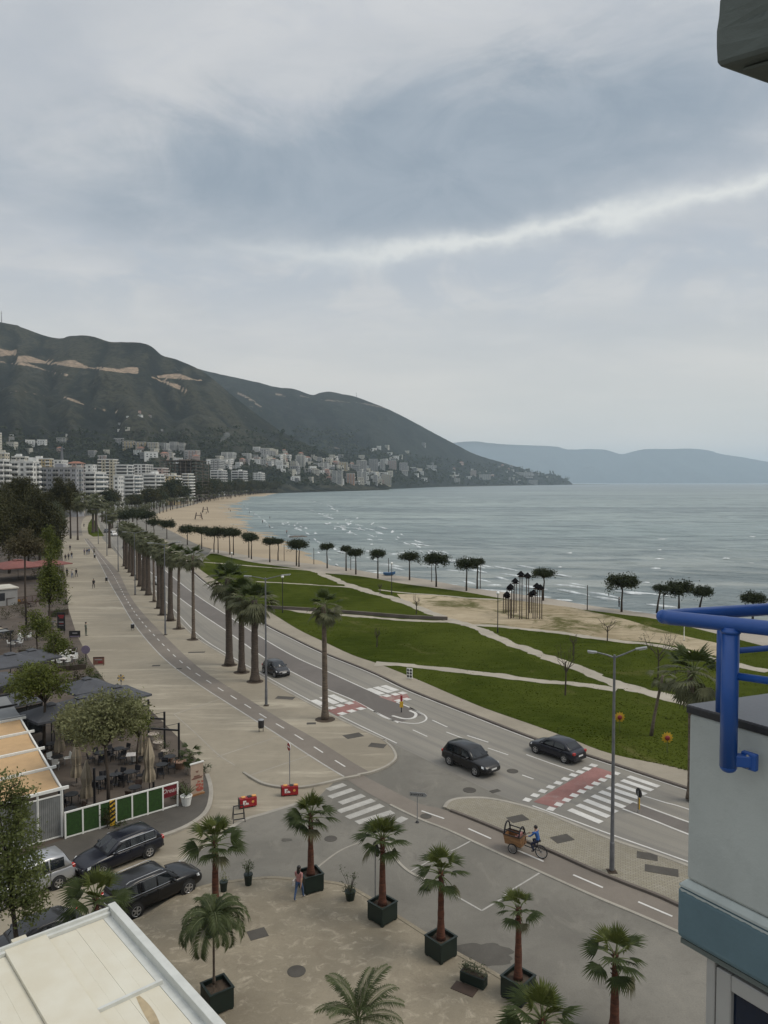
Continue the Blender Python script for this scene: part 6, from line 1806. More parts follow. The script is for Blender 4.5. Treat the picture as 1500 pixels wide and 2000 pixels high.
  h2.add([p + n * .035 for p in v] + [p - n * .05 for p in v], [(0, 1, 2, 3), (0, 1, 5, 4), (1, 2, 6, 5), (2, 3, 7, 6), (3, 0, 4, 7)]); h2.build('headlight', M['lens'], t, fix=True)
  tl = MB(); tl.box(rx + .03, s * hw * .62 if s > 0 else -hw * .90, zt - .24, rx + .20, hw * .90 if s > 0 else -hw * .62, zt - .06); tl.build('tail_light', M['tail'], t, bevel=.02, seg=1)
  for x in (-wb / 2, wb / 2):
   ar = MB(); ar.lathe([(wr + .06, -.06), (wr + .06, .06)], 22, Matrix.Translation((x, s * (hw - .055), wr)) @ Matrix.Rotation(math.pi / 2, 4, 'X')); ar.build('arch_gap_disc', M['rubber'], t)  # solid black disc imitates the shaded gap around the wheel
   wheel(t, x, s * (hw - .075), wr, s)
  dl = MB()
  for x in (xb - .54, xb - 1.40): dl.box(x - .006, s * hw * .95 if s > 0 else -hw * 1.0 - .004, gc + .16, x + .006, hw * 1.0 + .004 if s > 0 else -hw * .95, zb - .05)
  for x in (xb - .42, xb - 1.28): dl.box(x, s * hw * .98 - .02, zb - .17, x + .18, s * hw * .98 + .025, zb - .14)
  dl.build('door_handle', M['black_metal'], t)
 g = MB(); g.box(fx - .06, -hw * .52, zh - .46, fx + .012, hw * .52, zh - .30); g.box(fx - .10, -hw * .60, gc + .12, fx - .002, hw * .60, gc + .26); g.build('grille', M['black_metal'], t, bevel=.015, seg=1)
 for x0 in (fx + .006, rx - .022):
  p = MB(); zz = gc + .30 if x0 > 0 else zt - .42; p.box(x0, -.26, zz, x0 + .016, .26, zz + .115); p.build('number_plate', M['plate'], t)
 bp = MB(); bp.box(rx + .0, -hw * .80, gc + .10, rx + .10, hw * .80, gc + .22); bp.build('bumper_insert', M['black_metal'], t)
 wp = MB()
 for s in (-1, 1): q = wsp(.06, .5 * s); q2 = wsp(.30, .1 + .5 * s - .3); wp.bar(Vector(q) + Vector((0, 0, .03)), Vector(q2) + Vector((0, 0, .04)), .02)
 wp.build('wiper', M['black_metal'], t)
 return t
car('black sport utility car coming towards the junction', 'black', (880, 1494), (929, 1515), 'suv', -1)
car('dark blue hatchback driving away beside the far kerb', 'navy', (1103, 1490), (1048, 1471), 'hatch', 1)
car('small dark grey car behind the near lamp post on the avenue', 'dgrey', (517, 1314), (538, 1323), 'city', -1)
car('dark blue estate car parked along the restaurant pavement', 'navy', (292, 1673), (196, 1712), 'estate', 1)
car('long black estate car parked between the young palms and the restaurant', 'black', (268, 1791), (362, 1748), 'bigsuv', -1)
car('silver people carrier parked under the street tree', 'silver', (110, 1736), (6, 1776), 'mpv', 1)
car('charcoal hatchback parked behind the cream roof', 'char', (128, 1856), (30, 1896), 'hatch', 1)
car('white car showing between the palm trunks of the long row', 'white', (301, 1137), (306, 1144), 'hatch', -1, 'distant cars on the avenue', z=.02)
car('white car farther up the avenue behind the palm trunks', 'white', (267, 1094), (270, 1100), 'city', -1, 'distant cars on the avenue', z=.02)
car('silver car behind the farthest palms of the long row', 'silver', (239, 1068), (241, 1073), 'city', -1, 'distant cars on the avenue', z=.02)
car('white van crossing near the grass wedge on the far avenue', 'white', (213, 1046), (222, 1048), 'van', -1, 'distant cars on the avenue', z=.02)
car('dark car near the far end of the avenue by the wedge', 'dgrey', (203, 1038), (205, 1042), 'hatch', -1, 'distant cars on the avenue', z=.02)
p = at(760, 1124, .1)
t = thing('rowing_boat', 'small blue boat lying on the seaside walk', 'boat', p, .1)
mb = MB(); rings = []
for x, w, z0, z1 in ((-1.3, .45, .25, .75), (-.9, .58, .05, .7), (0, .65, 0, .66), (.8, .5, .05, .74), (1.4, .06, .4, .95)):
 rings.append([(x, -w, z1), (x, -w * .7, z0 + .1), (x, 0, z0), (x, w * .7, z0 + .1), (x, w, z1), (x, w * .9, z1 - .03), (x, 0, z0 + .15), (x, -w * .9, z1 - .03)])
mb.loft(rings); mb.build('hull', mat('blue_boat_paint', (.03, .10, .22), .5, .15, 3), t, fix=True)
mb = MB(); mb.box(-.2, -.55, .5, .15, .55, .55); mb.build('thwart', M['wood'], t)
# ------------------------------------------------------------------ street furniture and people
def street_lamp(px, by, ty, label, arms, seed=0):
 """arms: (dx, rise) in metres for each arm"""
 p = at(px, by, .12); h = hgt(ty, p) - .12
 t = thing('street_lamp', label, 'street lamp', p, 0, 'tall double armed street lamps')
 mb = MB(); mb.tube([(0, 0, 0), (0, 0, 1.6), (0, 0, 1.62), (0, 0, h)], [.135, .125, .105, .06], 12); mb.build('pole', M['pole_grey'], t, smooth=False)
 b = MB(); b.box(-.24, -.24, 0, .24, .24, .03); b.lathe([(.18, .03), (.14, .10)], 10); b.build('base_plate', M['soil'], t)
 for dx, dy, rise in arms:
  d = Vector((dx, dy, 0)); L = d.length; d /= L
  a = MB(); a.tube([(0, 0, h - .15), tuple(d * L * .3 + Vector((0, 0, h - .05 + rise * .2))), tuple(d * L * .72 + Vector((0, 0, h + rise * .75)))], [.05, .045, .035], 8); a.build('arm', M['pole_grey'], t)
  q = d * L * .70 + Vector((0, 0, h + rise * .74)); e = d * L * 1.08 + Vector((0, 0, h + rise * 1.0))
  hd = MB(); hd.bar(q, e, .26, .09); hd.build('lamp_head', M['steel'], t, bevel=.02, seg=1)
  ln = MB(); ln.bar(q.lerp(e, .3) - Vector((0, 0, .06)), q.lerp(e, .95) - Vector((0, 0, .06)), .18, .03); ln.build('lens', M['lens'], t)
street_lamp(1195, 1702, 1279, 'tall grey street lamp on the paved island beside the avenue', [(-1.25, .3, .12), (1.45, -.4, .50)])
street_lamp(520, 1378, 1128, 'tall grey street lamp on the palm strip in front of the close trio', [(-1.9, .3, .12), (2.2, -.4, .35)])
street_lamp(323, 1240, 1062, 'street lamp standing left of the slim row palms', [(-2.2, .3, .1), (2.2, -.4, .3)])
for i, (x, by, ty) in enumerate([(264, 1162, 1040), (231, 1116, 1018), (209, 1085, 1005), (192, 1062, 995)]):
 street_lamp(x, by, ty, f'{ORD[i]} of the far street lamps beside the bicycle lane counting away', [(-2.2, .3, .1), (2.2, -.4, .3)])
def globe_lamp(px, by, ty, label):
 p = at(px, by, .14); h = hgt(ty, p) - .14
 t = thing('globe_lamp', label, 'park lamp', p, 0, 'globe lamps in the park')
 mb = MB(); mb.tube([(0, 0, 0), (0, 0, .6), (0, 0, .62), (0, 0, h - .3)], [.10, .09, .065, .055], 8); mb.lathe([(.12, h - .32), (.06, h - .30), (.06, h - .25), (.12, h - .22)], 8); mb.build('post', M['black_metal'], t)
 g = MB(); g.ball((0, 0, h - .03), .24, 12, 8); g.build('globe', M['globe'], t, smooth=True)
for x, by, ty, lab in [(552, 1197, 1126, 'globe lamp beside the trio of palms near the wall path'), (765, 1161, 1100, 'globe lamp at the edge of the upper lawn below the blue boat'), (972, 1236, 1158, 'globe lamp at the left of the tall bird posts'), (453, 1110, 1080, 'globe lamp showing at the far end of the lawn')]:
 globe_lamp(x, by, ty, lab)
def post(px, by, ty, label, w=.16, m='bark', name='wooden_post'):
 p = at(px, by, .1); h = hgt(ty, p) - .1
 t = thing(name, label, 'post', p, 0, 'bare posts along the seaside walk')
 mb = MB(); mb.tube([(0, 0, 0), (0, 0, h)], [w / 2 * 1.1, w / 2 * .8], 7); mb.build('post', M[m], t)
 mb = MB(); mb.lathe([(w * .9, 0), (w * .7, .12)], 8); mb.build('footing', M['kerb_dark'], t)
for x, by, ty, lab in [(555, 1096, 1063, 'bare post on the sand edge right of the paired pines'), (613, 1102, 1070, 'bare post beside the dark bench at the end of the sand'), (759, 1121, 1090, 'bare post rising behind the blue boat'), (843, 1136, 1100, 'bare post behind the large dark pine'),
     (938, 1149, 1105, 'bare post right of the two pines growing together'), (1147, 1191, 1143, 'lone bare post on the sandy walk left of the largest pine'), (1296, 1193, 1158, 'bare post right of the thin leaning pine'), (685, 1113, 1082, 'slim bare post between two small pines')]:
 post(x, by, ty, lab)
post(1336, 1252, 1222, 'short white post on the lawn under the blue railing', .12, 'white')
M['tar'] = mat('black_tar_paper', (.008, .008, .009), 1.0, .2, 4, spec=.05)
def tower(posts, ty, label, cap_w=.8, i=0):
 """posts: pixel feet; ty: row of the roof"""
 ps = [at(x, y, .15) for x, y in posts]; c = sum(ps, Vector()) / len(ps)
 h = hgt(ty, c) - .15
 t = thing('bird_tower', label, 'bird tower', c, 0, 'tall bird posts with dark roofs')
 for q in ps:
  o = q - c
  for dx in (-.16, .16):
   mb = MB(); mb.bar((o.x + dx, o.y, 0), (o.x + dx, o.y, h - .15), .12); mb.build('post', M['dark_wood'], t)
 mb = MB(); xs_ = [(q - c).x for q in ps]; a, b = min(xs_) - cap_w * .6, max(xs_) + cap_w * .6
 mb.box(a * .8, -.35, h - .25, b * .8, .35, h - .12); mb.build('platform', M['dark_wood'], t)
 for k in range(len(ps)):
  x = xs_[k]; z = h - .12 - (.35 if k else 0) * .8
  rf = MB(); w = cap_w * .75; w *= .72; zz = h - .10 + (.18 if k == 0 else -.06)
  rf.add([(x - w, -.5, zz), (x + w, -.5, zz), (x + w, .5, zz), (x - w, .5, zz), (x - w * .1, 0, zz + .62), (x + w * .1, 0, zz + .62)], [(0, 1, 5, 4), (1, 2, 5), (2, 3, 4, 5), (3, 0, 4), (3, 2, 1, 0)])
  rf.box(x - w * .5, -.28, zz - .28, x + w * .5, .28, zz - .001); rf.build('roof', M['tar'], t)
tower([(985, 1197), (995, 1208)], 1163, 'short leftmost bird tower in the sandy patch', 1.0)
tower([(992, 1196), (1001, 1207)], 1148, 'second bird tower from the left with a peaked roof', 1.0)
tower([(1006, 1197)], 1137, 'single post bird tower left of the tallest one', 1.1)
tower([(1017, 1209), (1030, 1209)], 1124, 'tallest bird tower with two dark posts', 1.1)
tower([(1036, 1197), (1043, 1208)], 1160, 'low double roofed bird tower right of the tallest one', 1.0)
tower([(1047, 1207), (1056, 1209)], 1147, 'rightmost bird tower beside a pine', 1.1)
def round_sign(px, by, ty, label, R, face, facing, post_m='steel', z0=.12, extra=None):
 p = at(px, by, z0); h = hgt(ty, p) - z0
 t = thing('traffic_sign', label, 'traffic sign', p, facing)
 mb = MB(); mb.tube([(0, 0, 0), (0, 0, h)], .033, 8); mb.build('post', M[post_m], t)
 d = MB(); d.lathe([(R, -.012), (R, .012)], 20, Matrix.Translation((0, -.05, h - R * .4)) @ Matrix.Rotation(math.pi / 2, 4, 'X')); d.build('disc', M[face], t)
 if extra == 'noentry':
  d = MB(); d.lathe([(R * .9, .0), (R * .9, .006)], 20, Matrix.Translation((0, -.064, h - R * .4)) @ Matrix.Rotation(math.pi / 2, 4, 'X')); d.build('face', M['red'], t)
  d = MB(); d.box(-R * .62, -.078, h - R * .4 - R * .14, R * .62, -.071, h - R * .4 + R * .14); d.build('bar', M['white'], t)
 if extra == 'hazard':
  d = MB(); d.box(-.10, -.07, h - R * 1.4 - .75, .10, -.03, h - R * 1.4 - .02); d.build('hazard_plate', M['yellow'], t)
 return t
round_sign(566, 1537, 1455, 'round red and white sign on a slim post behind the red barrier box', .30, 'white', rad(-60), extra='noentry', z0=.02)
round_sign(733, 1782, 1654, 'dark backed round sign on a post beside the second planter palm', .34, 'board_dark', rad(118))
round_sign(1246, 1587, 1545, 'dark backed round sign with a yellow plate on the central strip', .30, 'board_dark', rad(108), extra='hazard', z0=.02)
p = at(784, 1391, .02)
t = thing('hazard_post', 'yellow hazard post with a dark top on the rounded island nose', 'hazard post', p)
h = hgt(1359, p); mb = MB(); mb.tube([(0, 0, 0), (0, 0, h)], .05, 8); mb.build('post', M['black_metal'], t)
mb = MB(); mb.box(-.16, -.09, h * .30, .16, -.05, h * .66); mb.build('plate', M['yellow'], t)
mb = MB(); mb.lathe([(.10, h * .68), (.10, h)], 10); mb.build('cap', M['red'], t)
p = at(815, 1606, .02); h = hgt(1548, p)
t = thing('direction_sign', 'arrow shaped direction sign on a slim post at the parking corner', 'direction sign', p, rad(-12))
mb = MB(); mb.tube([(0, 0, 0), (0, 0, h)], .03, 8); mb.build('post', M['steel'], t)
mb = MB(); mb.lathe([(.12, 0), (.05, .1)], 10); mb.build('foot', M['black_metal'], t)
mb = MB(); mb.prism([(-.55, -.13), (.40, -.13), (.55, 0), (.40, .13), (-.55, .13)], -.015, .015, Matrix.Translation((.08, -.05, h - .12)) @ Matrix.Rotation(math.pi / 2, 4, 'X')); mb.build('arrow_panel', M['steel'], t)
mb = MB()
for k in range(7): mb.box(-.40 + k * .115, -.075, h - .155 + (k % 2) * .02, -.33 + k * .115, -.067, h - .09)
mb.build('lettering', M['board_dark'], t)
def bin_(px, by, ty, label):
 p = at(px, by, .12); h = hgt(ty, p) - .12
 t = thing('litter_bin', label, 'litter bin', p, .3, 'litter bins along the bicycle lane')
 for x in (-.17, .17):
  l = MB(); l.bar((x, 0, 0), (x, 0, h * .45), .05); l.build('leg', M['black_metal'], t)
 b = MB(); b.lathe([(.21, h * .30), (.25, h * .36), (.25, h * .88), (.21, h * .95)], 14); b.build('body', M['black_metal'], t)
 b = MB(); b.lathe([(.26, h * .93), (.12, h)], 14); b.build('lid', M['steel'], t)
bin_(510, 1429, 1404, 'dark litter bin at the promenade edge near the junction')
bin_(259, 1231, 1218, 'dark litter bin beside the bicycle lane level with the greenish walker')
bin_(208, 1138, 1127, 'litter bin by the lane right of the person in black')
bin_(185, 1092, 1083, 'small litter bin far along the lane')
def barrier(px, by, rz, label):
 p = at(px, by, .01); t = thing('barrier_box', label, 'barrier', p, rz, 'red advertising barriers at the promenade mouth')
 b = MB(); b.box(-.85, -.28, .10, .85, .28, .98); b.build('box', M['red'], t, bevel=.04, seg=2)
 e = MB(); e.box(-.90, -.30, .08, -.851, .30, 1.0); e.build('end_panel', M['black_metal'], t)
 for x, m in ((-.45, 'orange'), (.62, 'orange')):
  l = MB(); l.box(x - .2, -.16, .98, x + .2, .16, 1.10); l.build('lamp', M[m], t, bevel=.03, seg=1)
 l = MB(); l.box(-.02, -.2, .98, .34, .2, 1.06); l.build('hatch', M['black_metal'], t)
 w = MB()
 for x0, z0, x1, z1 in ((-.52, .42, -.40, .78), (-.40, .66, -.22, .78), (-.40, .52, -.28, .60), (-.24, .42, -.12, .58), (-.10, .42, .02, .52), (-.52, .36, .04, .41)): w.box(x0, -.292, z0, x1, -.281, z1)
 w.build('lettering', M['white'], t)
 a = MB(); a.lathe([(.13, 0), (.13, .008)], 12, Matrix.Translation((.45, -.282, .58)) @ Matrix.Rotation(math.pi / 2, 4, 'X')); a.build('emblem', M['orange'], t)
 for x in (-.6, .6):
  f = MB(); f.box(x - .12, -.2, 0, x + .12, .2, .10); f.build('foot', M['black_metal'], t)
 t.scale = (.66, .66, .66)
barrier(484, 1576, rad(24), 'red barrier box with amber lamps next to the folded stand')
barrier(566, 1553, rad(10), 'red barrier box with amber lamps in front of the round sign')
p = at(466, 1603, .01)
t = thing('folding_stand', 'small dark folding stand left of the red barrier boxes', 'stand', p, rad(20))
mb = MB()
for s in (-.3, .3): mb.bar((s * 1.2, -.3, 0), (s, 0, .95), .04); mb.bar((s * 1.2, .3, 0), (s, 0, .95), .04)
mb.build('legs', M['black_metal'], t)
for z, y in ((.95, 0), (.5, -.15), (.2, -.23)):
 b = MB(); b.bar((-.32, y, z), (.32, y, z), .05); b.build('rung', M['black_metal'], t)
def flower(px, by, ty, label):
 p = at(px, by, .14); h = hgt(ty, p) - .14
 t = thing('flower_ornament', label, 'ornament', p, rad(rnd.uniform(-8, 8)), 'yellow flower ornaments on the lawn')
 mb = MB(); mb.tube([(0, 0, 0), (0, 0, h)], .03, 6); mb.build('stem', M['petiole'], t)
 pm = MB(); pm.add([(0, 0, .10), (.12, -.02, .28), (0, -.03, .48), (-.12, -.02, .28)], [(0, 1, 2, 3)]); pm.add([(0, .03, .10), (.12, .01, .28), (0, 0, .48), (-.12, .01, .28)], [(3, 2, 1, 0)])
 me = pm.mesh('petal', mat('sunflower_petal', (.52, .32, .02), .6, .15, 5))
 for i in range(12): link_mesh('petal', me, t, (0, -.03, h), (rad(-12), i * math.pi / 6, 0))
 c = MB(); c.ball((0, -.05, h), .2, 12, 6, 1, .4, 1); c.build('centre', M['dim_red'], t, smooth=True)
flower(1210, 1432, 1401, 'yellow flower ornament right behind the tall lamp pole')
flower(1303, 1470, 1441, 'yellow flower ornament at the right edge of the lawn')
p = at(800, 1326, .14); h = hgt(1311, p)
t = thing('diamond_board', 'small black and white diamond patterned board at the lawn corner', 'sign', p, rad(-30))
mb = MB(); mb.box(-.33, -.04, .05, .33, .04, 1.15); mb.build('board', M['white'], t)
for x in (-.17, .17):
 for z in (.3, .62, .94):
  d = MB(); d.prism([(0, -.16), (.16, 0), (0, .16), (-.16, 0)], 0, .012, Matrix.Translation((x, -.042, z)) @ Matrix.Rotation(math.pi / 2, 4, 'X')); d.build('diamond', M['board_dark'], t)
for i, (x, y, lab) in enumerate([(697, 1125, 'low dark bench'),]): pass
# ------------------------------------------------------------------ people
def skin_body(joints, edges, radii, root='pelvis', sub=2):
 """one continuous body grown round a skeleton"""
 names = list(joints); me = bpy.data.meshes.new('body')
 me.from_pydata([joints[n] for n in names], [(names.index(a), names.index(b)) for a, b in edges], [])
 o = bpy.data.objects.new('tmp', me); COL.objects.link(o)
 md = o.modifiers.new('skin', 'SKIN'); md.use_smooth_shade = True
 if not me.skin_vertices:
  bm = bmesh.new(); bm.from_mesh(me); bm.verts.layers.skin.verify(); bm.to_mesh(me); bm.free()
 for i, n in enumerate(names):
  v = me.skin_vertices[0].data[i]; r = radii[n]; v.radius = r if isinstance(r, tuple) else (r, r); v.use_root = (n == root)
 s = o.modifiers.new('sub', 'SUBSURF'); s.levels = s.render_levels = sub
 dg = bpy.context.evaluated_depsgraph_get(); dg.update()
 out = bpy.data.meshes.new_from_object(o.evaluated_get(dg))
 bpy.data.objects.remove(o)
 return out
def pose(kind):
 J = {'pelvis': (0, 0, .93), 'waist': (0, .0, 1.08), 'chest': (0, .01, 1.28), 'neck': (0, .0, 1.47), 'head': (0, -.02, 1.60), 'crown': (0, -.01, 1.70)}
 if kind == 'ride':
  J = {'pelvis': (0, .08, .98), 'waist': (0, .04, 1.13), 'chest': (0, -.04, 1.33), 'neck': (0, -.07, 1.51), 'head': (0, -.10, 1.64), 'crown': (0, -.09, 1.74)}
 st = {'walk': (.22, -.20), 'stand': (.03, -.03), 'stride': (.30, -.28), 'ride': (0, 0)}[kind]
 for s, nm in ((-1, 'l'), (1, 'r')):
  k = st[0] if s < 0 else st[1]
  J['hip' + nm] = (s * .095, J['pelvis'][1], J['pelvis'][2] - .04)
  if kind == 'ride':
   up = .16 if s < 0 else 0
   J['knee' + nm] = (s * .14, -.30, .72 + up); J['ankle' + nm] = (s * .11, -.12, .34 + up); J['toe' + nm] = (s * .11, -.29, .29 + up)
  else:
   J['knee' + nm] = (s * .10, -k * .55 - .02, .50); J['ankle' + nm] = (s * .09, -k * .95 + .02, .09 + (.05 if k < -.1 else 0)); J['toe' + nm] = (s * .10, -k * .95 - .13, .035)
  J['sh' + nm] = (s * .185, J['chest'][1], J['chest'][2] + .12)
  if kind == 'ride':
   J['elb' + nm] = (s * .27, -.26, 1.22); J['wri' + nm] = (s * .26, -.48, 1.14); J['hand' + nm] = (s * .26, -.57, 1.13)
  else:
   J['elb' + nm] = (s * .235, k * .35 + .02, 1.14); J['wri' + nm] = (s * .23, k * .75 - .05, .90); J['hand' + nm] = (s * .225, k * .85 - .06, .81)
 E = [('pelvis', 'waist'), ('waist', 'chest'), ('chest', 'neck'), ('neck', 'head'), ('head', 'crown')]
 for nm in 'lr':
  E += [('pelvis', 'hip' + nm), ('hip' + nm, 'knee' + nm), ('knee' + nm, 'ankle' + nm), ('ankle' + nm, 'toe' + nm), ('chest', 'sh' + nm), ('sh' + nm, 'elb' + nm), ('elb' + nm, 'wri' + nm), ('wri' + nm, 'hand' + nm)]
 Rr = {'pelvis': (.145, .11), 'waist': (.13, .10), 'chest': (.155, .11), 'neck': .055, 'head': (.082, .10), 'crown': (.070, .085)}
 for nm in 'lr': Rr.update({'hip' + nm: .092, 'knee' + nm: .062, 'ankle' + nm: .042, 'toe' + nm: .036, 'sh' + nm: .062, 'elb' + nm: .044, 'wri' + nm: .030, 'hand' + nm: (.034, .022)})
 return J, E, Rr
BODY = {k: (skin_body(*pose(k)), pose(k)[0]) for k in ('walk', 'stand', 'stride', 'ride')}
def person(p, facing, kind, top, legs, label, hair='hair', long_hair=False, shoes='black_cloth', sleeves=True, scale=1.0, group=None, bag=None, fingers=False):
 """the figure faces -Y before it is turned by facing"""
 src, J = BODY[kind]
 me = src.copy(); me.name = 'person'
 me.materials.clear()
 for m in (M['skin'], M[top], M[legs], M[shoes]): me.materials.append(m)
 for pg in me.polygons:
  c = pg.center; z = c.z
  if z > J['neck'][2] - .03: k = 0
  elif kind == 'ride' and c.y < -.40 and z > 1.0: k = 0
  elif kind != 'ride' and abs(c.x) > .17 and z < (.93 if sleeves else 1.22) and z > .6: k = 0
  elif kind == 'ride': k = 1 if z > 1.02 else 2 if z > .40 else 3
  else: k = 1 if z > .95 else 2 if z > .09 else 3
  pg.material_index = k
 o = link_mesh('person', me, None, p, (0, 0, facing), scale)
 tag(o, label, 'person', group)
 h = MB(); hd = Vector(J['head'])
 h.ball(hd + Vector((0, .025, .045)), .108, 12, 8, .92, 1.02, 1.0)
 if long_hair: h.ball(hd + Vector((0, .07, -.14)), .11, 10, 8, .95, .55, 2.0)
 h.build('hair', M[hair], o, smooth=True)
 f = MB(); f.ball(hd + Vector((0, -.105, -.005)), .018, 6, 4, .8, 1, 1.4)
 f.build('nose', M['skin'], o)
 for s in (-1, 1):
  e = MB(); e.ball(hd + Vector((s * .034, -.088, .02)), .011, 6, 4); e.build('eye', M['hair'], o)
  e = MB(); e.ball(hd + Vector((s * .085, .0, .0)), .022, 6, 4, .4, .8, 1.2); e.build('ear', M['skin'], o)
 if fingers:
  for nm in 'lr':
   w, hh = Vector(J['wri' + nm]), Vector(J['hand' + nm]); d = (hh - w).normalized()
   g = MB(); sd = d.cross(Vector((1, 0, 0))).normalized()
   for k in range(4):
    b = hh + sd * (k - 1.5) * .017; c = b + d * (.045 - .006 * abs(k - 1.5)); g.tube([b, c, c + d * .02 + Vector((0, 0, -.025))], [.009, .008, .006], 6)
   g.tube([w + d * .03, w + d * .06 - sd * .035, w + d * .09 - sd * .04], [.010, .009, .007], 6)
   g.build('fingers', M['skin'], o)
 if bag:
  b = MB(); b.box(.16, -.02, .78, .24, .24, 1.04); b.tube([(.2, 0, 1.03), (.1, .02, 1.35), (-.12, .04, 1.42)], .012, 4); b.build('bag', M[bag], o)
 return o
p = at(584, 1757, .12)
person(p, rad(155), 'stride', 'pink_cloth', 'denim', 'woman with long dark hair and blue jeans walking by a planter', long_hair=True, shoes='white_cloth', sleeves=False, scale=1.0, fingers=True, bag='white_cloth')
walkers = [(183, 1149, 'walk', 'black_cloth', 'black_cloth', 0, 'person dressed all in black walking alone on the promenade'), (168, 1242, 'stand', 'grey_cloth', 'grey_cloth', 2.4, 'person in grey green clothes by the dark sign board'),
  (122, 1128, 'walk', 'black_cloth', 'black_cloth', 3.0, 'person in black at the left of the four walking abreast'), (131, 1126, 'stand', 'navy_cloth', 'black_cloth', 3.1, 'second from the left of the four walking abreast'), (141, 1129, 'walk', 'white_cloth', 'denim', 3.2, 'person in a pale top among the four walking abreast'), (149, 1127, 'stride', 'black_cloth', 'navy_cloth', 3.1, 'rightmost of the four walking abreast'),
  (128, 1096, 'walk', 'black_cloth', 'black_cloth', .2, 'nearest of the three by the far trees'), (134, 1094, 'stand', 'navy_cloth', 'black_cloth', .1, 'middle one of the three by the far trees'), (140, 1091, 'walk', 'black_cloth', 'denim', .1, 'right one of the three by the far trees'),
  (137, 1076, 'walk', 'navy_cloth', 'black_cloth', .1, 'lone walker beyond the three by the far trees'), (165, 1084, 'stand', 'purple', 'black_cloth', .1, 'leftmost of the close group beside the bicycle lane'), (170, 1084, 'walk', 'navy_cloth', 'denim', .1, 'middle of the close group beside the bicycle lane'), (174, 1083, 'stride', 'denim', 'navy_cloth', .2, 'rightmost of the close group beside the bicycle lane'),
  (184, 1083, 'walk', 'grey_cloth', 'black_cloth', .1, 'walker next to the bicycle lane edge by a far bin'), (130, 1029, 'walk', 'black_cloth', 'black_cloth', .1, 'tiny dark figure on the far road'), (134, 1040, 'walk', 'white_cloth', 'navy_cloth', .1, 'tiny figure in a pale top on the far road'), (164, 1030, 'walk', 'black_cloth', 'black_cloth', .1, 'tiny figure on the far path by the wedge')]
for x, y, k, a, b, f, lab in walkers: person(at(x, y, .12), f, k, a, b, lab, group='people strolling on the promenade', scale=1.1)
p = at(1209, 1187, .0); person(Vector((p.x, p.y, .1)), 1.6, 'stand', 'black_cloth', 'black_cloth', 'person standing at the water beside the largest pine')
for x, y in [(477, 990), (487, 1003), (496, 1006), (527, 1014), (513, 1022), (526, 1031), (403, 1004), (397, 1000), (391, 1012), (450, 1000), (447, 996), (560, 1043)]:
 q = at(x, y, -.4 if x > 470 else 0)
 o = person(q, rnd.uniform(0, 6), rnd.choice(['walk', 'stand']), rnd.choice(['black_cloth', 'navy_cloth', 'pink_cloth', 'white_cloth']), 'black_cloth', 'tiny person on the sandy beach', group='people on the beach')
def sand_frame(px, by, ty, label):
 p = at(px, by, 0); h = hgt(ty, p); t = thing('beach_frame', label, 'frame', p, .3, 'thin wooden frames on the sand')
 for x, y in ((-2, -2), (2, -2), (2, 2), (-2, 2)):
  mb = MB(); mb.tube([(x, y, 0), (x * .6, y * .6, h)], .22, 5); mb.build('leg', M['dark_wood'], t)
 mb = MB(); mb.box(-1.4, -1.4, h * .55, 1.4, 1.4, h * .62); mb.build('platform', M['dark_wood'], t)
sand_frame(401, 1001, 990, 'thin wooden frame in the middle of the sandy beach'); sand_frame(388, 1014, 1001, 'thin wooden frame nearest the promenade on the sand'); sand_frame(448, 974, 966, 'dark reddish kiosk frame at the beach end')
# ------------------------------------------------------------------ cargo tricycle and rider
a, b = at(1018, 1664, .02), at(1057, 1676, .02)      # front box wheel, rear wheel (nearest side)
d = (a - b).normalized()
ang = math.atan2(d.y, d.x)                            # heading
t = thing('cargo_tricycle', 'cargo tricycle with a wooden front box and folded hood frame', 'tricycle', b, ang)
def bike_wheel(x, y, R, parent):
 w = MB(); n = 24
 for i in range(n):
  c0, c1 = 2 * math.pi * i / n, 2 * math.pi * (i + 1) / n
  w.bar((x + R * math.cos(c0), y, R + R * math.sin(c0)), (x + R * math.cos(c1), y, R + R * math.sin(c1)), .045, .045, Vector((0, 1, 0)))
 o = w.build('wheel', M['rubber'], parent)
 s = MB()
 for i in range(12):
  c = 2 * math.pi * i / 12; s.bar((x, y, R), (x + R * .95 * math.cos(c), y, R + R * .95 * math.sin(c)), .010)
 s.build('spokes', M['steel'], o)
 r_ = MB()
 for i in range(n):
  c0, c1 = 2 * math.pi * i / n, 2 * math.pi * (i + 1) / n
  r_.bar((x + R * .92 * math.cos(c0), y, R + R * .92 * math.sin(c0)), (x + R * .92 * math.cos(c1), y, R + R * .92 * math.sin(c1)), .03, .03, Vector((0, 1, 0)))
 r_.build('rim', M['steel'], o)
bike_wheel(0, 0, .35, t)
for y in (-.42, .42): bike_wheel(1.55, y, .26, t)
mb = MB(); mb.tube([(0, .06, .35), (.25, .0, .62), (.55, 0, .42), (1.0, 0, .45)], .03, 6); mb.tube([(.0, -.06, .35), (.42, -.02, .40)], .02, 5); mb.tube([(.25, 0, .60), (.18, 0, .92)], .022, 5); mb.tube([(.55, 0, .42), (.25, 0, .62)], .02, 5); mb.build('frame', M['black_metal'], t)
mb = MB(); mb.ball((.16, 0, .96), .13, 8, 6, 1.2, .8, .45); mb.build('saddle', M['black_cloth'], t, smooth=True)
mb = MB(); mb.tube([(1.0, 0, .50), (.92, 0, 1.08)], .022, 6); mb.tube([(.78, -.27, 1.10), (.90, -.2, 1.10), (.92, 0, 1.08), (.90, .2, 1.10), (.78, .27, 1.10)], .02, 6); mb.build('handlebar', M['black_metal'], t)
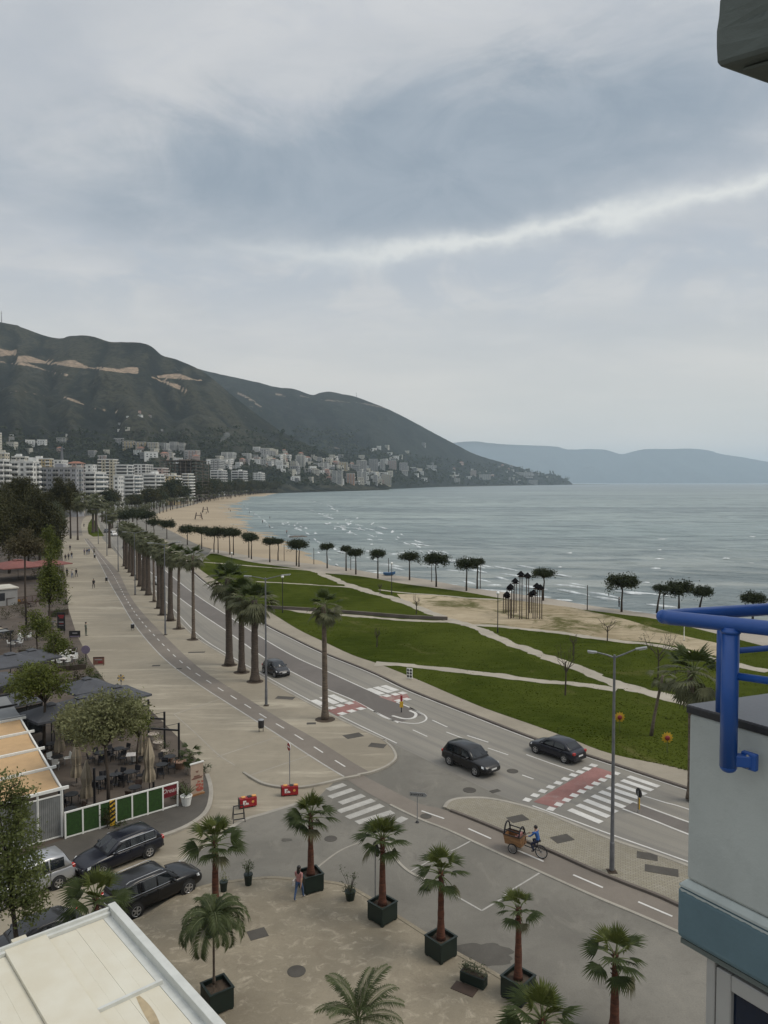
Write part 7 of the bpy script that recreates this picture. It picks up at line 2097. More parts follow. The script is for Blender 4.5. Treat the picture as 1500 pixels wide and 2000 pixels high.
mb = MB(); mb.lathe([(.09, -.02), (.09, .02)], 12, Matrix.Translation((.47, 0, .38)) @ Matrix.Rotation(math.pi / 2, 4, 'X')); mb.bar((.47, -.1, .38), (.47 + .17, -.12, .36), .025); mb.bar((.47, .1, .38), (.30, .12, .40), .025); mb.build('pedals', M['steel'], t)
mb = MB()
rr = [[(1.05 + .06 * k, -.36 - .03 * k, .42 + .52 * k), (2.05 + .10 * k, -.36 - .03 * k, .42 + .52 * k), (2.05 + .10 * k, .36 + .03 * k, .42 + .52 * k), (1.05 + .06 * k, .36 + .03 * k, .42 + .52 * k)] for k in (0, 1)]
mb.loft(rr, caps=False); mb.add(rr[0], [(3, 2, 1, 0)]); mb.build('box', M['wood'], t, fix=True)
mb = MB(); q = [Vector(p_) + Vector((0, 0, .02)) for p_ in rr[1]]
for i in range(4): mb.bar(q[i], q[(i + 1) % 4], .06)
mb.build('rim_rail', M['dark_wood'], t)
for x, hh in ((2.08, .62), (1.18, .50)):
 mb = MB(); pts = [(x + .02 * 0, -.38 * math.cos(u), .94 + hh * math.sin(u)) for u in [math.pi * i / 12 for i in range(13)]]; mb.tube(pts, .045, 6); mb.build('hood_hoop', M['black_cloth'], t)
mb = MB()
for y in (-.33, .33): mb.bar((1.18, y, 1.18), (2.08, y, 1.22), .05)
mb.build('hood_bar', M['black_cloth'], t)
mb = MB(); mb.box(1.25, -.3, .62, 1.7, .3, .70); mb.box(1.25, -.3, .7, 1.33, .3, 1.05); mb.build('seat', M['pink_cloth'], t)
rp = b + Vector((d.x * .26, d.y * .26, .0))
person(rp, ang + math.pi / 2, 'ride', 'blue_cloth', 'navy_cloth', 'man in a bright blue shirt riding the cargo tricycle', scale=1.0, fingers=True)
# ------------------------------------------------------------------ restaurant terraces on the left
def text_mesh(s, size, m, shear=0.0, depth=.004):
 c = bpy.data.curves.new('lettering', 'FONT'); c.body = s; c.size = size; c.shear = shear; c.extrude = depth; c.align_x = 'CENTER'; c.align_y = 'CENTER'; c.resolution_u = 3
 o = bpy.data.objects.new('tmp', c); COL.objects.link(o)
 dg = bpy.context.evaluated_depsgraph_get(); dg.update()
 me = bpy.data.meshes.new_from_object(o.evaluated_get(dg)); me.name = 'lettering'; me.materials.clear(); me.materials.append(m)
 bpy.data.objects.remove(o)
 return me
GZ = .12
def run_dir(a, b): d = (b - a); d.z = 0; L = d.length; return d / L, L
fa, fb = at(128, 1638, GZ), at(347, 1574, GZ)
fd, fl = run_dir(fa, fb); frz = math.atan2(fd.y, fd.x)
fh = hgt(1528, fb) - GZ
t = thing('panel_fence', 'white framed fence with green turf panels and a red sign at its end', 'fence', fa, frz)
nb = 7; bw = fl / nb
pm = MB(); pm.box(.05, -.02, .12, bw - .05, .02, fh - .06); pme = pm.mesh('turf_panel', M['turf_panel'])
sm = MB(); sm.box(-.045, -.045, 0, .045, .045, fh - .04); sme = sm.mesh('post', M['white'])
for i in range(nb + 1): link_mesh('post', sme, t, (i * bw, 0, 0))
for i in range(nb - 1): link_mesh('turf_panel', pme, t, (i * bw, 0, 0))
mb = MB(); mb.box(-.05, -.05, fh - .039, fl + .05, .05, fh + .04); mb.build('top_rail', M['white'], t)
mb = MB(); mb.box(.05, -.035, .03, fl - .05, .035, .11); mb.build('bottom_rail', M['white'], t)
s = MB(); s.box((nb - 1) * bw + .06, -.015, fh * .48, nb * bw - .06, .015, fh - .06); so = s.build('red_sign', mat('dark_red_sign', (.13, .007, .014), .5, .1, 3), t)
link_mesh('lettering', text_mesh('Dream', .40, M['white_cloth'], .35), so, ((nb - .5) * bw, -.022, fh * .74), (math.pi / 2, 0, 0))
p = at(220, 1612, GZ)
t = thing('hazard_post', 'yellow and black striped board standing against the green fence', 'hazard post', p, frz)
mb = MB(); mb.box(-.16, -.03, 0, .16, .03, 1.55); mb.build('board', M['yellow'], t)
for i in range(5):
 d = MB(); d.prism([(-.16, 0), (.16, .16), (.16, .30), (-.16, .14)], -.036, -.031, Matrix.Translation((0, 0, .15 + i * .28)) @ Matrix.Rotation(math.pi / 2, 4, 'X') @ Matrix.Translation((0, 0, .067))); d.build('stripe', M['board_dark'], t)
r = random.Random(41)
def bush(px, by, w, h, lab, lm='hedge', name='shrub', leaf=.07, group=None, z=GZ, cat='shrub', n=16):
 p = at(px, by, z); t = thing(name, lab, cat, p, 0, group)
 mb = MB(); rr = random.Random(int(px * 7 + by))
 clump_tree(mb, rr, [((0, 0, h * .5), (w, w, h * .5), n)], leaf, 9, gap=.5); mb.build('foliage', M[lm], t)
 s = MB()
 for i in range(5):
  a = i * 1.3; s.tube([(0, 0, 0), (w * .6 * math.cos(a), w * .6 * math.sin(a), h * .7)], [.02, .008], 4)
 s.build('stems', M['bark'], t)
bush(210, 1616, .38, 1.5, 'dark climbing bush against the green fence', 'dark_leaf', n=40)
bush(232, 1612, .5, .3, 'low weeds at the foot of the striped board', 'hedge', n=14)
aw_z = 2.95
A0, A1 = at(122, 1541, aw_z), at(41, 1404, aw_z)
ed, eln = run_dir(A0, A1)
bd_ = -fd                                             # rails run back along the fence line
AL = 9.0
t = thing('awning_pergola', 'ochre canvas awning stretched between white rails over a grey shed', 'awning', (A0.x, A0.y, 0), 0)
o0 = Vector((A0.x, A0.y, 0))
us = [0, (at(104, 1500, aw_z) - A0).length / eln, (at(81, 1463, aw_z) - A0).length / eln, (at(61, 1430, aw_z) - A0).length / eln, 1.0]
def awp(u, v, z): q = ed * (u * eln) + bd_ * v; return Vector((q.x, q.y, z))
for i, u in enumerate(us):
 mb = MB(); mb.bar(awp(u, -.35, aw_z + .05), awp(u, AL, aw_z + .05), .13, .16); mb.build('rail', M['white'], t)
mb = MB(); mb.bar(awp(0, .02, aw_z - .03), awp(1, .02, aw_z - .03), .10, .14); mb.build('edge_beam', M['white'], t)
for i in range(4):
 mb = MB(); K = 6; rows = []
 for a in range(K + 1):
  u = us[i] + (us[i + 1] - us[i]) * (.035 + .93 * a / K)
  sag = -.10 * math.sin(math.pi * a / K)
  rows.append([awp(u, .10, aw_z + sag), awp(u, AL * .5, aw_z + sag - .03), awp(u, AL, aw_z + sag)])
 mb.loft(rows, closed=False); o = mb.build('awning_panel', M['orange_canvas'], t)
for u in (0, us[2], 1.0):
 mb = MB(); mb.bar(awp(u, .05, GZ), awp(u, .05, aw_z - .02), .12); mb.build('post', M['white'], t)
for k in range(4):
 x0, x1 = .12 + k * 1.32, 1.32 + k * 1.32
 mb = MB(); nn = 22; fr, bk = [], []
 for j in range(nn + 1):
  v = x0 + (x1 - x0) * j / nn; w = .018 * (1 if j % 2 else -1)
  q = awp(0, v, 0) - ed * w
  fr.append(q)
 for j in range(nn):
  a, b = fr[j], fr[j + 1]
  mb.add([(a.x, a.y, GZ + .1), (b.x, b.y, GZ + .1), (b.x, b.y, aw_z - .35), (a.x, a.y, aw_z - .35)], [(0, 1, 2, 3)])
 mb.build('shed_panel', M['corrug'], t)
 mb = MB(); mb.bar(awp(0, x1 + .06, GZ), awp(0, x1 + .06, aw_z - .05), .09); mb.build('post', M['white'], t)
mb = MB(); mb.bar(awp(0, 0, aw_z - .30), awp(0, 5.4, aw_z - .30), .07); mb.bar(awp(0, .1, GZ + .06), awp(0, 5.4, GZ + .06), .07); mb.build('shed_rail', M['white'], t)
B0, B1 = at(42, 1400, 3.05), at(12, 1358, 3.05)
gd, gl_ = run_dir(B0, B1)
t = thing('awning', 'grey canvas awning with black bars behind the ochre one', 'awning', (B0.x, B0.y, 0))
def gp(u, v, z): q = gd * (u * gl_) + bd_ * v; return Vector((q.x, q.y, z))
for i in range(2):
 mb = MB(); mb.loft([[gp(.02 + i * .5, 0, 3.05), gp(.02 + i * .5, 7, 3.05)], [gp(.25 + i * .5, 0, 2.98), gp(.25 + i * .5, 7, 2.98)], [gp(.46 + i * .5, 0, 3.05), gp(.46 + i * .5, 7, 3.05)]], closed=False); mb.build('awning_panel', M['grey_canvas'], t)
for u in (0, .5, 1):
 mb = MB(); mb.bar(gp(u, -.3, 3.1), gp(u, 7, 3.1), .14); mb.build('bar', M['black_metal'] if u else M['steel'], t)
for u in (0, 1):
 mb = MB(); mb.bar(gp(u, 0, GZ), gp(u, 0, 3.03), .1); mb.build('post', M['black_metal'], t)
def parasol(px, py, z, half, rz, label, m='dark_canvas', group='open charcoal parasols', gable=.75):
 c = at(px, py, z); t = thing('parasol', label, 'parasol', (c.x, c.y, GZ), rz, group)
 z -= GZ
 apex = z + gable
 cor = [(-half, -half), (half, -half), (half, half), (-half, half)]
 for i in range(4):
  a, b = cor[i], cor[(i + 1) % 4]
  mb = MB(); mx = ((a[0] + b[0]) / 2, (a[1] + b[1]) / 2)
  mb.add([(*a, z), (*mx, z - .06), (*b, z), (b[0] * .12, b[1] * .12, apex - .1), (a[0] * .12, a[1] * .12, apex - .1), (*a, z - .18), (*mx, z - .24), (*b, z - .18)], [(0, 1, 3, 4), (1, 2, 3), (5, 6, 1, 0), (6, 7, 2, 1)])
  mb.build('canopy', M[m], t)
 mb = MB(); mb.add([(-half * .2, -half * .2, apex - .05), (half * .2, -half * .2, apex - .05), (half * .2, half * .2, apex - .05), (-half * .2, half * .2, apex - .05), (0, 0, apex + .14)], [(0, 1, 4), (1, 2, 4), (2, 3, 4), (3, 0, 4)]); mb.build('vent', M[m], t)
 mb = MB(); mb.tube([(0, 0, 0), (0, 0, apex)], .04, 8); mb.build('pole', M['black_metal'], t)
 mb = MB(); mb.box(-.4, -.4, 0, .4, .4, .08); mb.build('base', M['kerb_dark'], t)
 for a in cor:
  mb = MB(); mb.bar((0, 0, apex - .12), (a[0], a[1], z - .02), .03); mb.build('rib', M['black_metal'], t)
prz = frz + .15
parasol(228, 1356, 2.9, 2.1, prz, 'charcoal parasol nearest the open promenade')
parasol(158, 1378, 2.9, 2.1, prz, 'charcoal parasol half hidden by the olive green tree')
parasol(170, 1340, 2.9, 1.9, prz, 'charcoal parasol behind the two near ones')
parasol(100, 1392, 2.9, 1.8, prz, 'charcoal parasol beside the grey awning')
parasol(20, 1290, 3.0, 2.6, prz, 'large charcoal parasol at the left edge by the white tables')
parasol(62, 1282, 3.0, 2.2, prz, 'charcoal parasol between the hedge and the bright green tree')
parasol(-20, 1330, 3.0, 2.4, prz, 'charcoal parasol cut off by the left edge')
parasol(35, 1104, 3.2, 5.0, prz, 'wide brick red parasol among the trees at the left', 'red_canvas', 'brick red parasols', 1.2)
parasol(96, 1100, 3.2, 3.6, prz, 'brick red parasol at the edge of the promenade', 'red_canvas', 'brick red parasols', 1.0)
def closed(px, ty, by, label, w=.34):
 p = at(px, by, GZ); h = hgt(ty, p) - GZ
 t = thing('closed_parasol', label, 'parasol', p, rnd.uniform(0, 6), 'furled beige parasols')
 mb = MB(); mb.tube([(0, 0, 0), (0, 0, h)], .035, 7); mb.build('pole', M['black_metal'], t)
 rings = []; n = 16
 for u, k in ((.18, .95), (.28, 1.0), (.42, .72), (.5, .80), (.62, .95), (.78, .66), (.92, .30), (1.0, .08)):
  rings.append([(w * k * (1 + .28 * math.cos(8 * math.pi * 2 * i / n + u * 2)) * math.cos(2 * math.pi * i / n), w * k * (1 + .28 * math.cos(8 * math.pi * 2 * i / n)) * math.sin(2 * math.pi * i / n), h * u) for i in range(n)])
 mb = MB(); mb.loft(rings); mb.build('furled_canvas', M['beige'], t)
 mb = MB(); mb.lathe([(w * .78, h * .45), (w * .78, h * .47)], 12); mb.build('strap', M['beige'], t)
 mb = MB(); mb.lathe([(.38, 0), (.35, .10)], 12); mb.build('base', M['kerb_dark'], t)
for x, a, b, lab in [(117, 1390, 1484, 'furled beige parasol farthest left by the ochre awning'), (150, 1446, 1532, 'furled beige parasol in the middle of the terrace'), (170, 1483, 1573, 'furled olive beige parasol right behind the green fence'), (280, 1415, 1486, 'furled beige parasol under the black pergola arms'), (292, 1440, 1544, 'tall furled beige parasol near the end of the green fence')]:
 closed(x, a, b, lab)
for x, a, b, lab in [(290.5, 1366, 1438, 'farthest of the three black arm posts'), (322, 1390, 1470, 'middle one of the three black arm posts'), (350, 1412, 1492, 'nearest of the three black arm posts')]:
 p = at(x, b, GZ); h = hgt(a, p) - GZ
 t = thing('arm_post', lab, 'post', p, 0, 'black posts with side arms at the terrace edge')
 mb = MB(); mb.bar((0, 0, 0), (0, 0, h), .13); mb.build('post', M['black_metal'], t)
 d = Vector((-1.0, .18, 0))
 mb = MB(); mb.bar((0, 0, h * .82), tuple(d * 2.2 + Vector((0, 0, h * .82))), .09, .12); mb.build('arm', M['black_metal'], t)
 mb = MB(); mb.tube([(0, 0, h * .99), tuple(d * 1.55 + Vector((0, 0, h * .86)))], .018, 5); mb.build('tie_rod', M['black_metal'], t)
 mb = MB(); mb.box(-.2, -.2, 0, .2, .2, .04); mb.build('base_plate', M['black_metal'], t)
for x, a, b, lab in [(300, 1478, 1542, 'plain black post beside the tall furled parasol'), (185, 1500, 1582, 'plain black post left of the olive green tree'), (239, 1378, 1440, 'plain black post behind the olive green tree')]:
 p = at(x, b, GZ); h = hgt(a, p) - GZ
 t = thing('pergola_post', lab, 'post', p, 0, 'plain black terrace posts'); mb = MB(); mb.bar((0, 0, 0), (0, 0, h), .12); mb.build('post', M['black_metal'], t)
 mb = MB(); mb.box(-.16, -.16, 0, .16, .16, .03); mb.build('base_plate', M['black_metal'], t)
for a, b, lab in (((61, 1474, 2.9), (322, 1470, 2.9), 'dark wire sagging over the terrace towards the middle arm post'), ((104, 1540, 2.8), (300, 1500, 2.6), 'dark wire sagging over the near part of the terrace')):
 P0, P1 = at(a[0], a[1] - 60, a[2]), at(b[0], b[1] - 60, b[2]); pts = [P0.lerp(P1, i / 10) - Vector((0, 0, .45 * math.sin(math.pi * i / 10))) for i in range(11)]
 mb = MB(); mb.tube(pts, .014, 4); tag(mb.build('light_wire', M['black_metal']), lab, 'wire')
def make_table(m, w=.42, round_=True):
 t = thing('table', '', 'table'); mb = MB()
 if round_: mb.lathe([(w, .70), (w, .735)], 16)
 else: mb.box(-w, -w, .70, w, w, .735)
 mb.build('top', M[m], t)
 mb = MB(); mb.lathe([(.035, .03), (.03, .70)], 8); mb.build('column', M['black_metal'], t)
 mb = MB(); mb.lathe([(.22, 0), (.2, .03)], 12); mb.build('foot', M['black_metal'], t)
 return t
def make_chair(m, m2):
 t = thing('chair', '', 'chair')
 mb = MB(); mb.box(-.22, -.22, .43, .22, .22, .47); mb.build('seat', M[m], t)
 mb = MB(); mb.add([(-.21, .20, .50), (.21, .20, .50), (.23, .27, .84), (-.23, .27, .84), (-.21, .225, .50), (.21, .225, .50), (.23, .295, .84), (-.23, .295, .84)], [(3, 2, 1, 0), (4, 5, 6, 7), (0, 1, 5, 4), (1, 2, 6, 5), (2, 3, 7, 6), (3, 0, 4, 7)]); mb.build('backrest', M[m], t)
 for x in (-.2, .2):
  for y in (-.2, .2):
   l = MB(); l.bar((x * 1.1, y * 1.1, 0), (x, y, .43), .03); l.build('leg', M[m2], t)
 return t
protoT = {'dark': make_table('board_dark'), 'pale': make_table('white_cloth', .40, False), 'wood': make_table('dark_wood', .42, False)}
protoC = {'dark': make_chair('black_cloth', 'black_metal'), 'pale': make_chair('white', 'steel'), 'amber': make_chair('orange', 'dark_wood'), 'brown': make_chair('dark_wood', 'dark_wood')}
used = set()
def seat(kind, key, p, rz, label, group):
 pr = protoT[key] if kind == 't' else protoC[key]
 if (kind, key) not in used:
  used.add((kind, key)); pr.location = p; pr.rotation_euler = (0, 0, rz); pr['label'] = label; pr['group'] = group
 else: again(pr, label, p, rz, group)
r = random.Random(77)
def setting(px, py, tk, ck, n, where):
 p = at(px, py, GZ); a0 = r.uniform(0, 6)
 nm = {'dark': 'black', 'pale': 'white', 'wood': 'brown', 'amber': 'orange', 'brown': 'brown wooden'}
 seat('t', tk, p, a0, f'{nm[tk]} table {where}', 'terrace tables')
 for i in range(n):
  a = a0 + i * 2 * math.pi / n + r.uniform(-.2, .2)
  q = p + Vector((math.cos(a) * .68, math.sin(a) * .68, 0))
  seat('c', ck, q, a - math.pi / 2, f'{nm[ck]} chair at the {nm[tk]} table {where}', f'chairs at the table {where}')
sets = [(196, 1540, 'dark', 'dark', 4, 'just behind the middle of the green fence'), (226, 1532, 'dark', 'dark', 4, 'under the right side of the olive green tree'), (254, 1527, 'dark', 'dark', 4, 'between two furled parasols near the fence'), (316, 1512, 'dark', 'dark', 4, 'close to the beige banner'), (332, 1496, 'dark', 'dark', 3, 'beside the nearest arm post'),
  (138, 1602, 'dark', 'brown', 3, 'at the corner of the grey shed'), (140, 1572, 'dark', 'dark', 3, 'beside the edge of the ochre awning'), (100, 1470, 'dark', 'dark', 4, 'next to the second rail of the ochre awning'), (112, 1496, 'dark', 'pale', 3, 'left of the middle furled parasol'), (196, 1488, 'dark', 'dark', 4, 'behind the olive green tree trunk'),
  (232, 1480, 'dark', 'dark', 4, 'in the shade behind the olive green crown'), (128, 1440, 'dark', 'dark', 4, 'near the dark back of the terrace'), (264, 1558, 'dark', 'brown', 2, 'against the right half of the green fence'), (258, 1492, 'pale', 'dark', 2, 'by the white pot'),
  (82, 1292, 'pale', 'pale', 4, 'at the left of the white group beside the hedge'), (98, 1296, 'pale', 'pale', 4, 'second from the left in the white group'), (112, 1290, 'pale', 'pale', 4, 'in the middle of the white group'), (124, 1298, 'pale', 'pale', 4, 'fourth along the white group'), (138, 1292, 'pale', 'pale', 4, 'at the right end of the white group'), (132, 1281, 'pale', 'pale', 3, 'nearest the hedge end'),
  (10, 1345, 'dark', 'pale', 4, 'in the dark corner at the left edge'), (34, 1352, 'wood', 'brown', 4, 'before the grey awning'), (24, 1172, 'wood', 'amber', 4, 'with orange seats below the pale container'), (40, 1178, 'wood', 'amber', 3, 'right of the first orange seats'), (60, 1185, 'wood', 'brown', 4, 'on the wooden deck'),
  (30, 1262, 'dark', 'pale', 4, 'left of the hedge'), (12, 1246, 'dark', 'dark', 4, 'behind the striped awning'), (48, 1250, 'dark', 'pale', 4, 'under the low green tree'), (88, 1240, 'wood', 'brown', 4, 'behind the tall black banner'), (70, 1225, 'dark', 'dark', 4, 'among the posts behind the hedge'), (104, 1224, 'dark', 'dark', 3, 'at the foot of the tall black banner')]
for a in sets: setting(*a)
def potted(px, by, label, R=.28, h=.5, m='pale_pot', plant='bush', ph=.7, lm='hedge'):
 p = at(px, by, GZ); t = thing('potted_plant', label, 'potted plant', p, 0, 'potted plants at the terrace edge')
 mb = MB(); mb.lathe([(R * .72, 0), (R, h * .9), (R * 1.08, h * .92), (R * 1.08, h), (R * .9, h), (R * .88, h * .9)], 16); mb.build('pot', M[m], t)
 rr = random.Random(int(px * 3 + by))
 mb = MB()
 if plant == 'bush': clump_tree(mb, rr, [((0, 0, h + ph * .45), (R * 1.2, R * 1.2, ph * .5), 14)], .055, 8)
 elif plant == 'spiky':
  for i in range(22):
   a = i * 2.4; e = rr.uniform(.3, 1.3); d = Vector((math.cos(a) * math.cos(e), math.sin(a) * math.cos(e), math.sin(e))); b = Vector((0, 0, h * .95)); L = ph * rr.uniform(.8, 1.2); sd = Vector((-math.sin(a), math.cos(a), 0)) * .035
   q = b + d * L * .55; tp = b + d * L - Vector((0, 0, L * .18 * math.cos(e))); mb.add([b - sd * .5, b + sd * .5, q + sd, q - sd, tp], [(0, 1, 2, 3), (3, 2, 4)])
 mb.build('foliage', M[lm], t)
 return t, p, h
potted(322, 1478, 'leafy shrub in a pale pot by the middle arm post'); potted(352, 1500, 'dark shrub in a wide clay pot by the nearest arm post', .42, .5, 'terracotta', lm='dark_leaf'); potted(330, 1488, 'small shrub in a clay bowl between the arm posts', .34, .34, 'terracotta')
potted(300, 1452, 'pale leaved shrub in a tall stone pot by the farthest arm post', .4, .8, 'pale_pot', lm='grey_leaf'); potted(310, 1462, 'low flowers in a stone trough behind the arm posts', .4, .55, 'pale_pot', lm='bright_leaf'); potted(262, 1486, 'white pot beside the olive green tree', .3, .5, 'white', ph=.3)
t, p, h = potted(364, 1572, 'spreading plant in the white pot at the end of the fence', .36, .62, 'white', 'spiky', 1.0, 'feather')
t, p, h = potted(372, 1512, 'small palm in a pot behind the beige banner', .3, .5, 'pale_pot', 'spiky', .4, 'feather')
mb = MB(); mb.tube([(0, 0, .4), (0, 0, 1.5)], [.07, .06], 7); mb.build('stem', M['bark'], t); place_leaves(t, (0, 0, 1.5), random.Random(5), 16, (leafA, leafA, leafA), -.5, 1.3, .85)
bush(398, 1506, .5, .6, 'low spreading shrub right of the beige banner', 'grey_leaf', n=20); bush(346, 1560, .35, .7, 'dark shrub at the end of the green fence', 'dark_leaf', n=24); bush(356, 1556, .3, 1.0, 'upright dark shrub behind the white pot', 'dark_leaf', n=24)
p = at(385, 1552, GZ); h = hgt(1490, p) - GZ
t = thing('banner_stand', 'beige roll up banner with reddish print at the terrace corner', 'banner', p, frz + .05)
mb = MB(); mb.box(-.46, -.012, .10, .46, .012, h - .04); mb.build('sheet', M['banner'], t)
mb = MB(); mb.box(-.50, -.05, h - .04, .50, .05, h + .04); mb.build('top_bar', M['white'], t)
mb = MB(); mb.box(-.5, -.14, 0, .5, .14, .10); mb.build('foot', M['wood'], t)
link_mesh('lettering', text_mesh('Menu', .26, M['banner_dark'], .3), t, (.05, -.018, h * .56), (math.pi / 2, 0, 0)) if False else None
mb = MB()
for x0, z0, x1, z1 in ((-.10, .72, .12, .75), (-.04, .69, .06, .72), (-.22, .57, .20, .61), (-.40, .50, .36, .535), (-.30, .54, .42, .56)): mb.box(x0, -.020, h * z0, x1, -.013, h * z1)
mb.build('lettering', M['banner_dark'], t)
rr = random.Random(8); mb = MB()
for i in range(26):
 x, z = rr.uniform(-.05, .42), h * (.12 + .32 * rr.random() ** 1.3); s = rr.uniform(.03, .10); mb.box(x - s, -.019 - i * .0002, z - s * .8, min(.45, x + s), -.0125, z + s * .8)
mb.build('print', M['banner_red'], t)
def board(px, by, ty, w_px, label, m, rz=0.0, legs=True, deco=()):
 p = at(px, by, GZ); k = pxm(p); h = hgt(ty, p) - GZ; w = w_px / k
 t = thing('sign_board', label, 'sign', p, rz, 'sign boards at the restaurant entrances')
 mb = MB(); mb.box(-w / 2, -.04, h * .12 if legs else .02, w / 2, .04, h); mb.build('board', M[m], t)
 for x in (-w * .4, w * .4):
  l = MB(); l.bar((x, .05, 0), (x, .05, h * .5), .05); l.build('leg', M['black_metal'], t)
 for x0, z0, x1, z1, mm in deco:
  d = MB(); d.box(x0 * w, -.052, z0 * h, x1 * w, -.041, z1 * h); d.build('lettering', M[mm], t)
 return t
board(120, 1237, 1196, 15, 'tall black banner with dark red and grey lettering', 'board_dark', .05, True, ((-.38, .80, .38, .88, 'dim_red'), (-.2, .72, .3, .79, 'dim_red'), (-.3, .52, .3, .56, 'dim_text'), (-.25, .45, .28, .48, 'dim_red'), (-.32, .38, .32, .40, 'dim_text')))
t = bpy.data.objects['sign_board']; mb = MB();
board(146, 1246, 1232, 21, 'low black sign board at the promenade edge', 'board_dark', .1, True, ((-.2, .62, .25, .74, 'dim_text'), (-.45, .16, .45, .3, 'purple')))
board(193, 1300, 1283, 21, 'brown sign board with a pale line on the promenade', 'board_brown', .12, True, ((-.35, .66, .32, .76, 'dim_text'), (-.5, .92, .5, 1.0, 'board_dark'), (-.05, .3, .35, .5, 'dim_red')))
board(114, 1144, 1122, 8, 'narrow white and blue sign at the promenade edge by the walkers', 'white', .0, True, ((-.45, .35, .45, .5, 'denim'),))
p = at(168, 1292, GZ); h = hgt(1262, p) - GZ
t = thing('round_board', 'muted purple round board on a dark post by the brown sign', 'sign', p, .1)
mb = MB(); mb.tube([(0, 0, 0), (0, 0, h)], .05, 6); mb.build('post', M['black_metal'], t)
mb = MB(); mb.lathe([(.5, -.03), (.5, .03)], 20, Matrix.Translation((0, -.06, h - .4)) @ Matrix.Rotation(math.pi / 2, 4, 'X')); mb.build('disc', M['purple'], t)
p = at(237, 1368, GZ); h = hgt(1321, p) - GZ
t = thing('pinwheel_sign', 'yellow and black pinwheel sign above the near charcoal parasol', 'sign', p, .1)
mb = MB(); mb.tube([(0, 0, 0), (0, 0, h)], .03, 6); mb.build('pole', M['black_metal'], t)
for i in range(8):
 a = i * math.pi / 4; d = MB(); d.add([(0, -.04, h - .15), (.33 * math.cos(a - .22), -.05, h - .15 + .33 * math.sin(a - .22)), (.36 * math.cos(a + .22), -.03, h - .15 + .36 * math.sin(a + .22))], [(0, 1, 2)]); d.add([(0, -.02, h - .15), (.33 * math.cos(a - .22), -.03, h - .15 + .33 * math.sin(a - .22)), (.36 * math.cos(a + .22), -.01, h - .15 + .36 * math.sin(a + .22))], [(2, 1, 0)]); d.build('vane', M['yellow'] if i % 2 else M['board_dark'], t)
def hedge(a, b, w, h, label):
 A_, B_2 = at(*a, GZ), at(*b, GZ); d, L = run_dir(A_, B_2)
 t = thing('hedge', label, 'hedge', A_, math.atan2(d.y, d.x)); rr = random.Random(int(a[0])); mb = MB()
 n = int(L / .22)
 clump_tree(mb, rr, [((L * (i + .5) / n, 0, h * .55), (.3, w * .5, h * .5), 4) for i in range(n)], .075, 8, gap=.25); mb.build('foliage', M['hedge'], t)
 mb = MB(); mb.box(0, -w * .35, 0, L, w * .35, h * .7); mb.build('core', M['bark'], t)
hedge((38, 1282), (150, 1278), 1.1, 1.25, 'clipped green hedge between two terraces')
hedge((100, 1312), (168, 1306), .8, .8, 'low planted strip at the front of the white tables')
hedge((96, 1205), (132, 1200), 1.0, 1.3, 'planted strip behind the tall black banner')
for i, (x, y, w, h, lm, lab) in enumerate([(160, 1305, .5, 1.2, 'hedge', 'leafy shrub below the purple round board'), (175, 1322, .6, 1.1, 'bright_leaf', 'bright shrub right of the dark terrace corner'), (188, 1330, .5, .8, 'hedge', 'low shrub at the promenade by the near parasol'), (150, 1330, .7, 1.0, 'dark_leaf', 'dark shrub under the bright green tree'), (102, 1185, .9, 2.0, 'hedge', 'tall shrub in front of the narrow tree'),
          (118, 1170, .8, 1.8, 'dark_leaf', 'dark shrub behind the spiky leaves'), (112, 1205, .8, 1.4, 'hedge', 'shrub at the back of the tall black banner'), (60, 1210, 1.0, 1.4, 'dark_leaf', 'dark shrub beside the striped awning'), (84, 1160, 1.1, 1.8, 'hedge', 'green shrub beside the wooden deck'), (110, 1118, 1.2, 2.2, 'dark_leaf', 'dark shrub at the corner of the red parasol'), (66, 1300, .8, 1.0, 'dark_leaf', 'dark shrub under the low green tree'), (48, 1205, 1.0, 1.6, 'dark_leaf', 'shrub at the orange seats'), (90, 1250, .9, 1.0, 'bright_leaf', 'bright shrub between hedge and banner'),
          (120, 1262, .6, .9, 'hedge', 'shrub at the end of the clipped hedge'),
          (12, 1210, 1.6, 2.2, 'dark_leaf', 'big dark shrub at the left edge above the striped awning'), (36, 1196, 1.3, 2.0, 'dark_leaf', 'big dark shrub between striped awning and deck'), (78, 1238, 1.2, 1.6, 'hedge', 'rounded green shrub left of the hedge corner'), (20, 1252, 1.3, 1.4, 'dark_leaf', 'dark shrub between the awning and the charcoal parasols'),
          (98, 1150, 1.2, 2.2, 'hedge', 'tall green shrub at the promenade under the narrow tree'), (70, 1130, 1.6, 2.0, 'dark_leaf', 'dark shrub right of the pale kiosk'), (44, 1328, 1.0, 1.5, 'dark_leaf', 'dark shrub behind the bright green tree'), (112, 1345, .9, 1.4, 'dark_leaf', 'dark shrub between the charcoal parasols'), (14, 1375, 1.0, 1.2, 'dark_leaf', 'dark shrub at the grey awning')]):
 bush(x, y, w, h, lab, lm, leaf=.10, n=34)
t = thing('spiky_plant', 'spiky plant with long arching leaves at the promenade edge', 'plant', at(130, 1180, GZ)); mb = MB(); rr = random.Random(4)
for i in range(18):
 a = i * 2.4; e = rr.uniform(.2, 1.2); L = rr.uniform(1.4, 2.6); d = Vector((math.cos(a) * math.cos(e), math.sin(a) * math.cos(e), math.sin(e))); sd = Vector((-math.sin(a), math.cos(a), 0)) * .11
 q = d * L * .55; tp = d * L - Vector((0, 0, L * .25)); mb.add([-sd * .5, sd * .5, q + sd, q - sd, tp], [(0, 1, 2, 3), (3, 2, 4)])
mb.build('leaves', M['feather'], t)
A_ = at(34, 1148, 3.0)
